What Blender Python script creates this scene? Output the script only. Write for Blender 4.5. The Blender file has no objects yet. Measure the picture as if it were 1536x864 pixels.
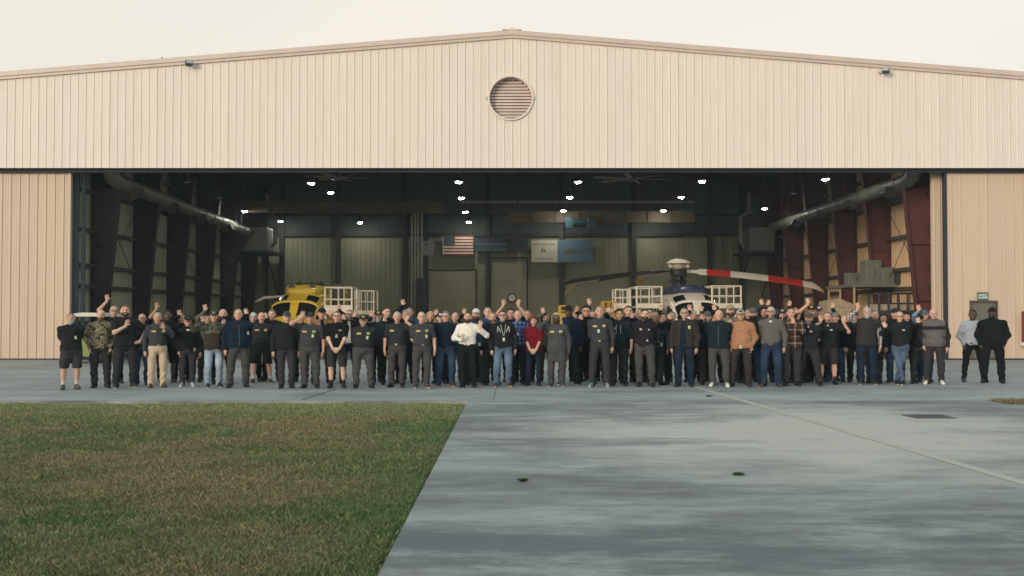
import bpy, math, random
import numpy as np
from mathutils import Vector, Matrix
random.seed(7)
rng = np.random.default_rng(11)
scene = bpy.context.scene
col = scene.collection
R = math.radians

# ------------------------------------------------------------------ camera geometry
CAM_H, FOC, PITCH = 1.67, 1600.0, math.atan(40 / 1600)
CP, SP = math.cos(PITCH), math.sin(PITCH)

def ray(px, py):
    u, v = (px - 768) / FOC, (432 - py) / FOC
    return u, CP - v * SP, SP + v * CP

def at(px, py, Y):
    """world x and z of an image point at distance Y"""
    u, dy, dz = ray(px, py)
    t = Y / dy
    return t * u, CAM_H + t * dz

def on_ground(px, py, z=0.0):
    u, dy, dz = ray(px, py)
    t = (z - CAM_H) / dz
    return t * u, t * dy

def lin(r, g, b):
    f = lambda c: (c / 255 / 12.92) if c / 255 <= 0.04045 else ((c / 255 + 0.055) / 1.055) ** 2.4
    return (f(r), f(g), f(b))

# ------------------------------------------------------------------ objects
def tag(o, label=None, cat=None, group=None, kind=None):
    if label: o['label'] = label
    if cat: o['category'] = cat
    if group: o['group'] = group
    if kind: o['kind'] = kind
    return o

def empty(name, loc, rz=0.0):
    o = bpy.data.objects.new(name, None)
    o.empty_display_size = 0.2
    o.location = loc
    o.rotation_euler = (0, 0, rz)
    col.objects.link(o)
    return o

def thing(name, loc, label, cat, group=None, rz=0.0):
    return tag(empty(name, loc, rz), label, cat, group)

def link(name, me, mats, parent=None):
    o = bpy.data.objects.new(name, me)
    for m in (mats if isinstance(mats, (list, tuple)) else [mats]):
        me.materials.append(m)
    if parent is not None: o.parent = parent
    col.objects.link(o)
    return o

def copy_tree(o, parent=None):
    c = o.copy()
    col.objects.link(c)
    if parent is not None:
        c.parent = parent
    for ch in list(o.children):
        copy_tree(ch, c)
    return c

def origin_of(parent):
    p = Vector((0, 0, 0))
    while parent is not None:
        p = p + parent.location
        parent = parent.parent
    return p

class MB:
    """collects shapes in world coordinates and links them as ONE mesh object"""
    def __init__(s): s.v, s.f, s.m = [], [], []
    def add(s, vs, fs, mi=0):
        n = len(s.v)
        s.v += [tuple(p) for p in vs]
        s.f += [tuple(i + n for i in f) for f in fs]
        s.m += [mi] * len(fs)
    def box(s, x0, x1, y0, y1, z0, z1, mi=0):
        vs = [(x, y, z) for x in (x0, x1) for y in (y0, y1) for z in (z0, z1)]
        s.add(vs, [(0, 1, 3, 2), (4, 6, 7, 5), (0, 4, 5, 1), (2, 3, 7, 6), (0, 2, 6, 4), (1, 5, 7, 3)], mi)
    def cham(s, x0, x1, y0, y1, z0, z1, c=0.03, mi=0):
        """box with chamfered vertical and top edges"""
        pl = [(x0 + c, y0), (x1 - c, y0), (x1, y0 + c), (x1, y1 - c), (x1 - c, y1), (x0 + c, y1), (x0, y1 - c), (x0, y0 + c)]
        cx, cy = (x0 + x1) / 2, (y0 + y1) / 2
        sh = lambda p: (p[0] - math.copysign(c, p[0] - cx), p[1] - math.copysign(c, p[1] - cy))
        vs = [(p[0], p[1], z0) for p in pl] + [(p[0], p[1], z1 - c) for p in pl] + [sh(p) + (z1,) for p in pl]
        fs = [tuple(range(7, -1, -1)), tuple(range(16, 24))]
        for k in (0, 8):
            for i in range(8):
                j = (i + 1) % 8
                fs.append((k + i, k + j, k + 8 + j, k + 8 + i))
        s.add(vs, fs, mi)
    def obox(s, c, size, M=None, mi=0):
        M = M or Matrix.Identity(3)
        c = Vector(c)
        vs = [c + M @ Vector((sx * size[0] / 2, sy * size[1] / 2, sz * size[2] / 2)) for sx in (-1, 1) for sy in (-1, 1) for sz in (-1, 1)]
        s.add(vs, [(0, 1, 3, 2), (4, 6, 7, 5), (0, 4, 5, 1), (2, 3, 7, 6), (0, 2, 6, 4), (1, 5, 7, 3)], mi)
    def bar(s, a, b, w, mi=0):
        s.tube([a, b], w / 2 * 1.3, 4, mi)
    def tube(s, pts, r, n=8, mi=0, caps=True):
        pts = [Vector(p) for p in pts]
        rs = r if isinstance(r, (list, tuple)) else [r] * len(pts)
        base = len(s.v)
        up = None
        for i, p in enumerate(pts):
            d = (pts[min(i + 1, len(pts) - 1)] - pts[max(i - 1, 0)]).normalized()
            if up is None or abs(up.dot(d)) > 0.95:
                up = Vector((0, 0, 1)) if abs(d.z) < 0.9 else Vector((0, 1, 0))
            a = d.cross(up).normalized()
            b = a.cross(d).normalized()
            for k in range(n):
                t = 2 * math.pi * (k + 0.5) / n
                s.v.append(tuple(p + (a * math.cos(t) + b * math.sin(t)) * rs[i]))
        for i in range(len(pts) - 1):
            for k in range(n):
                j = (k + 1) % n
                s.f.append((base + i * n + k, base + i * n + j, base + (i + 1) * n + j, base + (i + 1) * n + k)); s.m.append(mi)
        if caps:
            s.f.append(tuple(base + k for k in range(n - 1, -1, -1))); s.m.append(mi)
            e = base + (len(pts) - 1) * n
            s.f.append(tuple(e + k for k in range(n))); s.m.append(mi)
    def lathe(s, prof, n, c, axis='z', mi=0):
        base = len(s.v)
        for r, h in prof:
            for k in range(n):
                t = 2 * math.pi * k / n
                a, b = r * math.cos(t), r * math.sin(t)
                q = {'z': (a, b, h), 'y': (a, h, b), 'x': (h, a, b)}[axis]
                s.v.append((c[0] + q[0], c[1] + q[1], c[2] + q[2]))
        for i in range(len(prof) - 1):
            for k in range(n):
                j = (k + 1) % n
                s.f.append((base + i * n + k, base + i * n + j, base + (i + 1) * n + j, base + (i + 1) * n + k)); s.m.append(mi)
        s.f.append(tuple(base + k for k in range(n - 1, -1, -1))); s.m.append(mi)
        e = base + (len(prof) - 1) * n
        s.f.append(tuple(e + k for k in range(n))); s.m.append(mi)
    def prism(s, poly, axis, a, b, mi=0):
        n = len(poly)
        mk = {'y': lambda p, t: (p[0], t, p[1]), 'z': lambda p, t: (p[0], p[1], t), 'x': lambda p, t: (t, p[0], p[1])}[axis]
        vs = [mk(p, a) for p in poly] + [mk(p, b) for p in poly]
        fs = [tuple(range(n)), tuple(range(2 * n - 1, n - 1, -1))] + [(i, n + i, n + (i + 1) % n, (i + 1) % n) for i in range(n)]
        s.add(vs, fs, mi)
    def build(s, name, mats, parent=None, smooth=False, world=True, fix=True):
        me = bpy.data.meshes.new(name)
        off = origin_of(parent) if (parent is not None and world) else Vector((0, 0, 0))
        me.from_pydata([(p[0] - off.x, p[1] - off.y, p[2] - off.z) for p in s.v], [], s.f)
        me.polygons.foreach_set('material_index', s.m)
        if fix:
            import bmesh
            bm = bmesh.new(); bm.from_mesh(me)
            bmesh.ops.recalc_face_normals(bm, faces=bm.faces)
            bm.to_mesh(me); bm.free()
        if smooth:
            me.polygons.foreach_set('use_smooth', [True] * len(me.polygons))
            me.set_sharp_from_angle(angle=R(40))
        me.update()
        return link(name, me, mats, parent)

def np_mesh(name, V, Q, smooth=True, colors=None):
    me = bpy.data.meshes.new(name)
    k = Q.shape[1]
    me.vertices.add(len(V)); me.vertices.foreach_set('co', np.asarray(V, np.float32).ravel())
    me.loops.add(Q.size); me.loops.foreach_set('vertex_index', np.asarray(Q, np.int32).ravel())
    me.polygons.add(len(Q)); me.polygons.foreach_set('loop_start', np.arange(0, Q.size, k, dtype=np.int32))
    me.update(calc_edges=True)
    if smooth: me.polygons.foreach_set('use_smooth', np.ones(len(Q), bool))
    if colors is not None:
        a = me.color_attributes.new('col', 'FLOAT_COLOR', 'POINT')
        c4 = np.ones((len(V), 4), np.float32); c4[:, :3] = colors
        a.data.foreach_set('color', c4.ravel())
    return me

# ------------------------------------------------------------------ materials
class Nodes:
    def __init__(s, name):
        s.mat = bpy.data.materials.new(name)
        s.mat.use_nodes = True
        s.t = s.mat.node_tree
        s.b = s.t.nodes['Principled BSDF']
    def n(s, typ, **kw):
        x = s.t.nodes.new(typ)
        for k, v in kw.items():
            if k in x.inputs.keys(): x.inputs[k].default_value = v
            else: setattr(x, k, v)
        return x
    def l(s, a, b): s.t.links.new(a, b)
    def pos(s, scale=(1, 1, 1)):
        g = s.n('ShaderNodeNewGeometry')
        m = s.n('ShaderNodeMapping'); m.inputs['Scale'].default_value = scale
        s.l(g.outputs['Position'], m.inputs['Vector'])
        return m.outputs[0]
    def obj(s, scale=(1, 1, 1)):
        g = s.n('ShaderNodeTexCoord')
        m = s.n('ShaderNodeMapping'); m.inputs['Scale'].default_value = scale
        s.l(g.outputs['Object'], m.inputs['Vector'])
        return m.outputs[0]
    def noise(s, vec, scale, detail=4, rough=0.55):
        x = s.n('ShaderNodeTexNoise'); x.inputs['Scale'].default_value = scale; x.inputs['Detail'].default_value = detail; x.inputs['Roughness'].default_value = rough
        s.l(vec, x.inputs['Vector'])
        return x.outputs['Fac']
    def ramp(s, fac, stops):
        x = s.n('ShaderNodeValToRGB')
        e = x.color_ramp.elements
        while len(e) < len(stops): e.new(0.5)
        for i, (p, c) in enumerate(stops):
            e[i].position = p
            e[i].color = (c, c, c, 1) if not hasattr(c, '__len__') else tuple(c) + (1,)
        s.l(fac, x.inputs['Fac'])
        return x.outputs['Color']
    def mix(s, a, b, fac, blend='MIX'):
        x = s.n('ShaderNodeMix', data_type='RGBA', blend_type=blend)
        for sock, v in ((x.inputs[6], a), (x.inputs[7], b)):
            if hasattr(v, 'is_linked'): s.l(v, sock)
            else: sock.default_value = tuple(v) + (1,)
        if hasattr(fac, 'is_linked'): s.l(fac, x.inputs[0])
        else: x.inputs[0].default_value = fac
        return x.outputs[2]
    def math(s, op, a, b=0.0):
        x = s.n('ShaderNodeMath', operation=op)
        for i, v in enumerate((a, b)):
            if hasattr(v, 'is_linked'): s.l(v, x.inputs[i])
            else: x.inputs[i].default_value = v
        return x.outputs[0]
    def bump(s, h, strength=0.3, dist=0.02):
        x = s.n('ShaderNodeBump'); x.inputs['Strength'].default_value = strength; x.inputs['Distance'].default_value = dist
        s.l(h, x.inputs['Height']); s.l(x.outputs[0], s.b.inputs['Normal'])
    def color(s, v):
        if hasattr(v, 'is_linked'): s.l(v, s.b.inputs['Base Color'])
        else: s.b.inputs['Base Color'].default_value = tuple(v) + (1,)
    def rough(s, v, metal=0.0, spec=0.5):
        if hasattr(v, 'is_linked'): s.l(v, s.b.inputs['Roughness'])
        else: s.b.inputs['Roughness'].default_value = v
        s.b.inputs['Metallic'].default_value = metal
        s.b.inputs['Specular IOR Level'].default_value = spec

_mc = {}
def paint(name, c, rough=0.55, metal=0.0, var=0.12, scale=1.5, spec=0.4):
    """painted or plain surface with slight blotches and grime of its own"""
    if name in _mc: return _mc[name]
    m = Nodes(name)
    f = m.ramp(m.noise(m.pos(), scale, 5), [(0.3, 1 - var), (0.7, 1 + var * 0.6)])
    m.color(m.mix(c, f, 1.0, 'MULTIPLY'))
    m.rough(rough, metal, spec)
    _mc[name] = m.mat
    return m.mat

def lamp_mat(name, c, strength):
    m = Nodes(name)
    m.color((0.8, 0.8, 0.8))
    m.b.inputs['Emission Color'].default_value = tuple(c) + (1,)
    m.b.inputs['Emission Strength'].default_value = strength
    return m.mat

def attr_mat(name, rough, spec, fine=0.0, bump=0.0, scale=60, sss=0.0):
    m = Nodes(name)
    a = m.n('ShaderNodeAttribute', attribute_name='col')
    c = a.outputs['Color']
    if fine:
        nz = m.noise(m.obj(), scale, 3)
        f = m.ramp(nz, [(0.3, 1 - fine), (0.7, 1 + fine)])
        c = m.mix(c, f, 1.0, 'MULTIPLY')
        if bump: m.bump(nz, bump, 0.01)
    m.color(c); m.rough(rough, 0, spec)
    if sss:
        m.b.inputs['Subsurface Weight'].default_value = sss
        m.b.inputs['Subsurface Radius'].default_value = (0.02, 0.008, 0.004)
    return m.mat

# ------------------------------------------------------------------ camera, light
cam = bpy.data.cameras.new('camera')
cam.sensor_width = 36; cam.lens = 36 * FOC / 1536; cam.clip_end = 2000; cam.clip_start = 0.1
cam_o = bpy.data.objects.new('camera', cam); col.objects.link(cam_o)
cam_o.location = (0, 0, CAM_H); cam_o.rotation_euler = (R(90) + PITCH, 0, 0)
scene.camera = cam_o

SUN_EL, SUN_AZ = R(13), R(36)          # the sun stands behind the camera to the left
sun = bpy.data.lights.new('sun', 'SUN'); sun.energy = 1.7; sun.angle = R(18); sun.color = (1.0, 0.89, 0.76)
sun_o = bpy.data.objects.new('sun', sun); col.objects.link(sun_o)
to_sun = Vector((-math.sin(SUN_AZ) * math.cos(SUN_EL), -math.cos(SUN_AZ) * math.cos(SUN_EL), math.sin(SUN_EL)))
sun_o.rotation_euler = to_sun.to_track_quat('Z', 'Y').to_euler()
sun_o.location = to_sun * 60

w = bpy.data.worlds.new('World'); scene.world = w; w.use_nodes = True
wt = w.node_tree; bg = wt.nodes['Background']
sky = wt.nodes.new('ShaderNodeTexSky'); sky.sky_type = 'NISHITA'; sky.sun_disc = False
sky.sun_elevation = SUN_EL; sky.sun_rotation = math.atan2(to_sun.x, to_sun.y)
sky.dust_density = 4.0; sky.air_density = 1.0; sky.ozone_density = 1.0
# bright thin overcast lies over the clear sky: cream near the horizon, cooler overhead
tc = wt.nodes.new('ShaderNodeTexCoord'); sep = wt.nodes.new('ShaderNodeSeparateXYZ')
wt.links.new(tc.outputs['Generated'], sep.inputs[0])
rampw = wt.nodes.new('ShaderNodeValToRGB'); el = rampw.color_ramp.elements
el[0].position = 0.30; el[0].color = (0.855, 0.765, 0.645, 1); el[1].position = 0.85; el[1].color = (0.46, 0.66, 0.76, 1)
wt.links.new(sep.outputs[2], rampw.inputs['Fac'])
scale_v = wt.nodes.new('ShaderNodeMix'); scale_v.data_type = 'RGBA'; scale_v.blend_type = 'MULTIPLY'; scale_v.clamp_result = False
scale_v.inputs[0].default_value = 1.0; scale_v.inputs[7].default_value = (10, 10, 10, 1)
wt.links.new(rampw.outputs[0], scale_v.inputs[6])
dim = wt.nodes.new('ShaderNodeMix'); dim.data_type = 'RGBA'; dim.blend_type = 'MULTIPLY'
dim.inputs[0].default_value = 1.0; dim.inputs[7].default_value = (0.45, 0.45, 0.45, 1)
wt.links.new(sky.outputs[0], dim.inputs[6])
veil = wt.nodes.new('ShaderNodeMix'); veil.data_type = 'RGBA'; veil.blend_type = 'ADD'
veil.inputs[0].default_value = 1.0
cl = wt.nodes.new('ShaderNodeTexNoise'); cl.inputs['Scale'].default_value = 2.2; cl.inputs['Detail'].default_value = 5
cm = wt.nodes.new('ShaderNodeMapping'); cm.inputs['Scale'].default_value = (1, 1, 3.5)
wt.links.new(tc.outputs['Generated'], cm.inputs[0]); wt.links.new(cm.outputs[0], cl.inputs['Vector'])
cr = wt.nodes.new('ShaderNodeValToRGB'); cr.color_ramp.elements[0].position = 0.35; cr.color_ramp.elements[0].color = (0.93, 0.95, 0.95, 1); cr.color_ramp.elements[1].position = 0.62; cr.color_ramp.elements[1].color = (1, 1, 1, 1)
wt.links.new(cl.outputs['Fac'], cr.inputs['Fac'])
cloud = wt.nodes.new('ShaderNodeMix'); cloud.data_type = 'RGBA'; cloud.blend_type = 'MULTIPLY'; cloud.clamp_result = False; cloud.inputs[0].default_value = 1.0
wt.links.new(scale_v.outputs[2], cloud.inputs[6]); wt.links.new(cr.outputs[0], cloud.inputs[7])
wt.links.new(dim.outputs[2], veil.inputs[6]); wt.links.new(cloud.outputs[2], veil.inputs[7]); wt.links.new(veil.outputs[2], bg.inputs['Color'])
bg.inputs['Strength'].default_value = 0.1

vs = scene.view_settings
vs.view_transform = 'Standard'; vs.look = 'None'; vs.exposure = 0.0; vs.gamma = 1.0; vs.use_curve_mapping = False
scene.cycles.use_denoising = True
scene.cycles.max_bounces = 6
scene.cycles.volume_bounces = 0
HAZE = 0.00055
scene.cycles.sample_clamp_indirect = 4.0
# ------------------------------------------------------------------ ground
FY = 39.35                      # distance of the hangar doors
EDGE_Y = 20.68                  # far edge of the turf
EDGE_X = -0.86                  # edge of the driveway

def concrete(name, dark, light, warm, sun_and_stains=True):
    m = Nodes(name)
    st = m.noise(m.pos((0.27, 0.66, 1)), 0.8, 10, 0.70)              # long damp streaks across the slab
    st2 = m.noise(m.pos((0.7, 1.9, 1)), 1.3, 9, 0.72)
    mott = m.noise(m.pos((0.8, 1.1, 1)), 1.1, 7, 0.7)
    g = m.n('ShaderNodeNewGeometry'); sp = m.n('ShaderNodeSeparateXYZ'); m.l(g.outputs['Position'], sp.inputs[0])
    fac = m.ramp(st, [(0.38, 0.0), (0.56, 1.0)])
    c = m.mix(dark, light, fac)
    c = m.mix(c, m.ramp(st2, [(0.36, 0.62), (0.58, 1.12)]), 0.8, 'MULTIPLY')
    c = m.mix(c, m.ramp(mott, [(0.34, 0.80), (0.62, 1.10)]), 0.8, 'MULTIPLY')
    if sun_and_stains:                                                        # pale driveway patch: sunlit ground put into the colour
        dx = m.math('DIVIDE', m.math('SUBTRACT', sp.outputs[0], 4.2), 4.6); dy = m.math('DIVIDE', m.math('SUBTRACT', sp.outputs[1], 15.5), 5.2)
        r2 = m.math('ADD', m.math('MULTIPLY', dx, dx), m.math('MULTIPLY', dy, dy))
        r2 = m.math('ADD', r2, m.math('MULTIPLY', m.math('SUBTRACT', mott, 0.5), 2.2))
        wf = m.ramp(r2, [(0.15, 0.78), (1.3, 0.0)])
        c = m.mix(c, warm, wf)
        def stain(cx, cy, rx, ry, amt, colr, base):                 # broad damp stains with ragged edges
            ex = m.math('DIVIDE', m.math('SUBTRACT', sp.outputs[0], cx), rx); ey = m.math('DIVIDE', m.math('SUBTRACT', sp.outputs[1], cy), ry)
            q = m.math('ADD', m.math('ADD', m.math('MULTIPLY', ex, ex), m.math('MULTIPLY', ey, ey)), m.math('MULTIPLY', m.math('SUBTRACT', st, 0.5), 5.0))
            q = m.math('ADD', q, m.math('MULTIPLY', m.math('SUBTRACT', st2, 0.5), 3.0))
            return m.mix(base, colr, m.ramp(q, [(0.05, amt), (1.25, 0.0)]))
        damp_vignette = (0.100, 0.121, 0.122)  # damp stain tone, with vignette darkening painted in towards the camera
        c = stain(0.5, 7.6, 2.4, 0.75, 0.85, damp_vignette, c)
        c = stain(4.5, 8.2, 2.2, 0.8, 0.75, damp_vignette, c)
        c = stain(1.2, 18.2, 3.2, 1.9, 0.7, (0.125, 0.145, 0.15), c)
        c = stain(1.0, 14.2, 2.2, 0.8, 0.7, (0.12, 0.14, 0.15), c)
        c = stain(6.3, 10.6, 1.8, 0.8, 0.6, damp_vignette, c)
        c = m.mix(c, (0.40, 0.41, 0.385), m.math('MULTIPLY', m.math('GREATER_THAN', sp.outputs[1], EDGE_Y + 0.08), 0.35))
    fine = m.noise(m.pos(), 45, 5, 0.75)
    c = m.mix(c, m.ramp(fine, [(0.3, 0.82), (0.7, 1.12)]), 1.0, 'MULTIPLY')
    spots = m.noise(m.pos((1, 1.6, 1)), 6.5, 3, 0.5)
    c = m.mix(c, (0.06, 0.065, 0.065), m.math('MULTIPLY', m.ramp(spots, [(0.64, 0.0), (0.74, 1.0)]), 0.4))
    def joint(v, off, period, wd):
        q = m.math('PINGPONG', m.math('SUBTRACT', v, off), period / 2)
        return m.math('LESS_THAN', q, wd)
    far = m.math('GREATER_THAN', sp.outputs[1], EDGE_Y)
    j = m.math('MAXIMUM', m.math('MULTIPLY', joint(sp.outputs[0], -0.36, 7.6, 0.012), far), m.math('MULTIPLY', joint(sp.outputs[1], EDGE_Y + 0.08, 7.6, 0.016), 0.55))
    c = m.mix(c, (0.05, 0.055, 0.055), m.math('MULTIPLY', j, 0.6))
    m.color(c)
    m.rough(m.ramp(st, [(0.35, 0.55), (0.65, 0.85)]), 0, 0.3)
    m.bump(fine, 0.18, 0.01)
    return m.mat

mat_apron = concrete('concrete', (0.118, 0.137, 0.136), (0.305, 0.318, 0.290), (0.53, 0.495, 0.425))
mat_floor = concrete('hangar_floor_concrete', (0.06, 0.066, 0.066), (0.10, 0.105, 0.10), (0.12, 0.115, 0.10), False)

def turf_mat(name, blades):
    m = Nodes(name)
    p = m.pos()
    a = m.noise(p, 0.42, 5, 0.6)
    b = m.noise(p, 1.7, 5, 0.6)
    f = m.noise(p, 14, 4, 0.7)
    c = m.ramp(a, [(0.36, (0.235, 0.185, 0.135)), (0.45, (0.205, 0.178, 0.120)), (0.52, (0.150, 0.158, 0.092)), (0.60, (0.100, 0.152, 0.074))])
    c = m.mix(c, (0.27, 0.225, 0.15), m.math('MULTIPLY', m.ramp(b, [(0.48, 0.0), (0.60, 1.0)]), 0.55))
    edge = m.n('ShaderNodeSeparateXYZ'); gg = m.n('ShaderNodeNewGeometry'); m.l(gg.outputs['Position'], edge.inputs[0])
    ex = m.math('ADD', edge.outputs[0], m.math('MULTIPLY', m.math('SUBTRACT', b, 0.5), 3.0))      # lusher strip along the driveway
    c = m.mix(c, (0.100, 0.160, 0.075), m.math('MULTIPLY', m.ramp(m.math('ADD', m.math('MULTIPLY', ex, 0.5), 1.2), [(0.1, 0.0), (0.7, 1.0)]), 0.7))
    far = m.math('ADD', m.math('MULTIPLY', edge.outputs[1], 0.25), m.math('MULTIPLY', m.math('SUBTRACT', a, 0.5), 1.2))           # paler growth along the far edge
    c = m.mix(c, (0.235, 0.25, 0.145), m.ramp(m.math('SUBTRACT', far, 4.2), [(0.0, 0.0), (0.75, 0.8)]))
    c = m.mix(c, m.ramp(f, [(0.25, 0.55), (0.75, 1.45)]), 1.0, 'MULTIPLY')
    if blades:
        at_ = m.n('ShaderNodeAttribute', attribute_name='col')
        c = m.mix(c, at_.outputs['Color'], 1.0, 'MULTIPLY')
    else:
        c = m.mix(c, (0.62, 0.56, 0.50), 1.0, 'MULTIPLY')
    m.color(c); m.rough(0.85, 0, 0.2)
    return m.mat

soil = turf_mat('turf_soil', False)
g = MB(); g.box(-400, 400, -60, 900, -0.9, -0.07)
tag(g.build('ground', soil), kind='structure')
g = MB()
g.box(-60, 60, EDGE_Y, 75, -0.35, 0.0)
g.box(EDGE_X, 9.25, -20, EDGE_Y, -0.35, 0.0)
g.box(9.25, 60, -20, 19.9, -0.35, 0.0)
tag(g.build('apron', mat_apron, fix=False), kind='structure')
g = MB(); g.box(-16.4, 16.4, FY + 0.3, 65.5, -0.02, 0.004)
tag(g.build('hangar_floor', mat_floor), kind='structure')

# faded yellow taxi line
m = Nodes('faded_yellow_paint')
wear = m.ramp(m.noise(m.pos(), 3.2, 6, 0.7), [(0.35, 0.0), (0.7, 1.0)])
m.color(m.mix((0.41, 0.40, 0.35), (0.43, 0.385, 0.275), wear)); m.rough(0.8)
x0, y0 = on_ground(1035, 578); x1, y1 = on_ground(1536, 725)
d = Vector((x1 - x0, y1 - y0, 0)); nrm = Vector((-d.y, d.x, 0)).normalized() * 0.075
P0 = Vector((x0, y0, 0.004)) - d * 0.55; P1 = Vector((x1, y1, 0.004)) + d * 0.6
g = MB(); g.add([P0 - nrm, P0 + nrm, P1 + nrm, P1 - nrm], [(0, 1, 2, 3)])
tag(g.build('painted_line', m.mat), kind='structure')

# narrow crack in the slab in front of the left part of the crowd
a_, b_ = Vector(on_ground(452, 600) + (0.004,)), Vector(on_ground(502, 584) + (0.004,))
nn = Vector((-(b_ - a_).y, (b_ - a_).x, 0)).normalized() * 0.018
g = MB(); pr = None
pts = [a_.lerp(b_, i / 8) + nn * random.uniform(-0.8, 0.8) for i in range(9)]
for p, q in zip(pts[:-1], pts[1:]): g.add([p - nn, p + nn, q + nn, q - nn], [(0, 1, 2, 3)])
tag(g.build('pavement_crack', paint('crack_dark', (0.03, 0.034, 0.034), 0.9)), kind='structure')

# drain cover in the driveway
xa, ya = on_ground(1362, 625); xb, yb = on_ground(1424, 625); ya -= 0.32; yb += 0.32
t = thing('drain_cover', ((xa + xb) / 2, (ya + yb) / 2, 0), 'dark rectangular drain cover set flush in the concrete driveway', 'drain cover')
iron = paint('cast_iron', (0.075, 0.072, 0.085), 0.6, 0.1)
g = MB()
g.box(xa, xb, ya, ya + 0.06, 0, 0.008); g.box(xa, xb, yb - 0.06, yb, 0, 0.008); g.box(xa, xa + 0.06, ya + 0.06, yb - 0.06, 0, 0.008); g.box(xb - 0.06, xb, ya + 0.06, yb - 0.06, 0, 0.008)
g.build('frame', iron, t)
g = MB()
g.box(xa + 0.06, xb - 0.06, ya + 0.06, yb - 0.06, 0, 0.003)
n = 12
for i in range(n):
    x = xa + 0.08 + (xb - xa - 0.16) * i / (n - 1)
    g.box(x - 0.012, x + 0.012, ya + 0.06, yb - 0.06, 0.003, 0.007)
g.build('grate', iron, t)

# ------------------------------------------------------------------ turf
def blades(name, px, py, hgt, wid, bright, mat):
    n = len(px)
    ang = rng.uniform(0, 2 * np.pi, n)
    lean = rng.uniform(0.1, 0.95, n) * hgt
    la = rng.uniform(0, 2 * np.pi, n)
    V = np.zeros((n, 4, 3), np.float32)
    cx, sx = np.cos(ang) * wid / 2, np.sin(ang) * wid / 2
    z0 = -0.075
    V[:, 0] = np.stack([px - cx, py - sx, np.full(n, z0)], 1)
    V[:, 1] = np.stack([px + cx, py + sx, np.full(n, z0)], 1)
    V[:, 2] = np.stack([px + cx * 0.7 + np.cos(la) * lean * 0.35, py + sx * 0.7 + np.sin(la) * lean * 0.35, z0 + hgt * 0.6], 1)
    V[:, 3] = np.stack([px + np.cos(la) * lean, py + np.sin(la) * lean, z0 + hgt], 1)
    Q = np.arange(n * 4).reshape(n, 4)
    C = np.repeat(bright[:, None, :], 4, 1).reshape(-1, 3)
    me = np_mesh(name, V.reshape(-1, 3), Q, False, C)
    return link(name, me, mat)

def turf_points():
    xs, ys = [], []
    for (ya, yb, dens) in ((5.6, 8, 8500), (8, 11, 6500), (11, 15, 3600), (15, EDGE_Y, 2400)):
        xl = -(0.50 * yb + 1.2)
        n = int((yb - ya) * (EDGE_X - xl) * dens)
        xs.append(rng.uniform(xl, EDGE_X - 0.045 + 0.05 * (rng.random(n) < 0.04), n)); ys.append(rng.uniform(ya, yb - (0.02 if yb == EDGE_Y else 0), n))
    n = 60000
    xs.append(rng.uniform(-18, -0.9, n)); ys.append(rng.uniform(3, EDGE_Y, n))
    return np.concatenate(xs), np.concatenate(ys)

px_, py_ = turf_points()
clump = 0.5 + 0.5 * np.sin(px_ * 3.1 + 1.3 * np.sin(py_ * 2.3)) * np.sin(py_ * 3.7 + 1.7 * np.sin(px_ * 1.9))
n = len(px_)
hg = rng.uniform(0.022, 0.052, n) * (0.7 + 0.6 * clump)
dry = rng.random(n)
br = np.where((dry < 0.2)[:, None], np.array([1.55, 1.38, 1.2]), np.where((dry < 0.55)[:, None], np.array([1.0, 0.95, 0.9]), np.array([0.78, 1.08, 0.75]))) * rng.uniform(0.6, 1.4, n)[:, None]
grass_m = turf_mat('grass_blades', True)
tag(blades('grass', px_, py_, hg, rng.uniform(0.003, 0.007, n) * np.clip(py_ / 9, 1, 2), br, grass_m), kind='stuff')

n = 26000
px_, py_ = rng.uniform(9.27, 16, n), rng.uniform(19.92, EDGE_Y - 0.02, n)
keep = py_ > 20.3 - (px_ - 9.2) * 0.5 + 0.05 * np.sin(px_ * 9)
px_, py_ = px_[keep], py_[keep]; n = len(px_)
dry_m = Nodes('dry_grass')
a_ = dry_m.n('ShaderNodeAttribute', attribute_name='col')
dry_m.color(dry_m.mix((0.22, 0.185, 0.11), a_.outputs['Color'], 1.0, 'MULTIPLY')); dry_m.rough(0.9, 0, 0.2)
tag(blades('dry_grass', px_, py_, rng.uniform(0.08, 0.16, n), np.full(n, 0.012), np.ones((n, 3)) * rng.uniform(0.5, 1.4, (n, 1)), dry_m.mat), kind='stuff')

leaf_m = paint('weed_leaf', (0.045, 0.10, 0.03), 0.6, 0, 0.3, 20)
def weed(px, py, wd, label):
    X, Y = on_ground(px, py)
    g = MB(); r = random.Random(int(px))
    for i in range(46):
        a, q = r.uniform(0, 6.28), abs(r.gauss(0, 0.5)) * wd
        bx, by = X + math.cos(a) * q, Y + math.sin(a) * q * 0.6
        a2, L, h = r.uniform(0, 6.28), r.uniform(0.03, 0.07), r.uniform(0.008, 0.03)
        e = Vector((bx + math.cos(a2) * L, by + math.sin(a2) * L, h))
        s = Vector((-math.sin(a2), math.cos(a2), 0)) * 0.011
        mid = (Vector((bx, by, 0)) + e) / 2 + Vector((0, 0, 0.015))
        g.add([(bx, by, 0.001), mid + s, e, mid - s], [(0, 1, 2), (0, 2, 3)])
    tag(g.build('weed_tuft', leaf_m, fix=False), label, 'weed', 'weeds growing in the concrete')
weed(1108, 713, 0.075, 'small green weed in the driveway, dense low clump nearer the yellow line')
weed(785, 722, 0.05, 'small thin weed in the driveway nearer the turf edge')
weed(1063, 595, 0.05, 'tiny green weed on the concrete close to the crowd')

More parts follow.
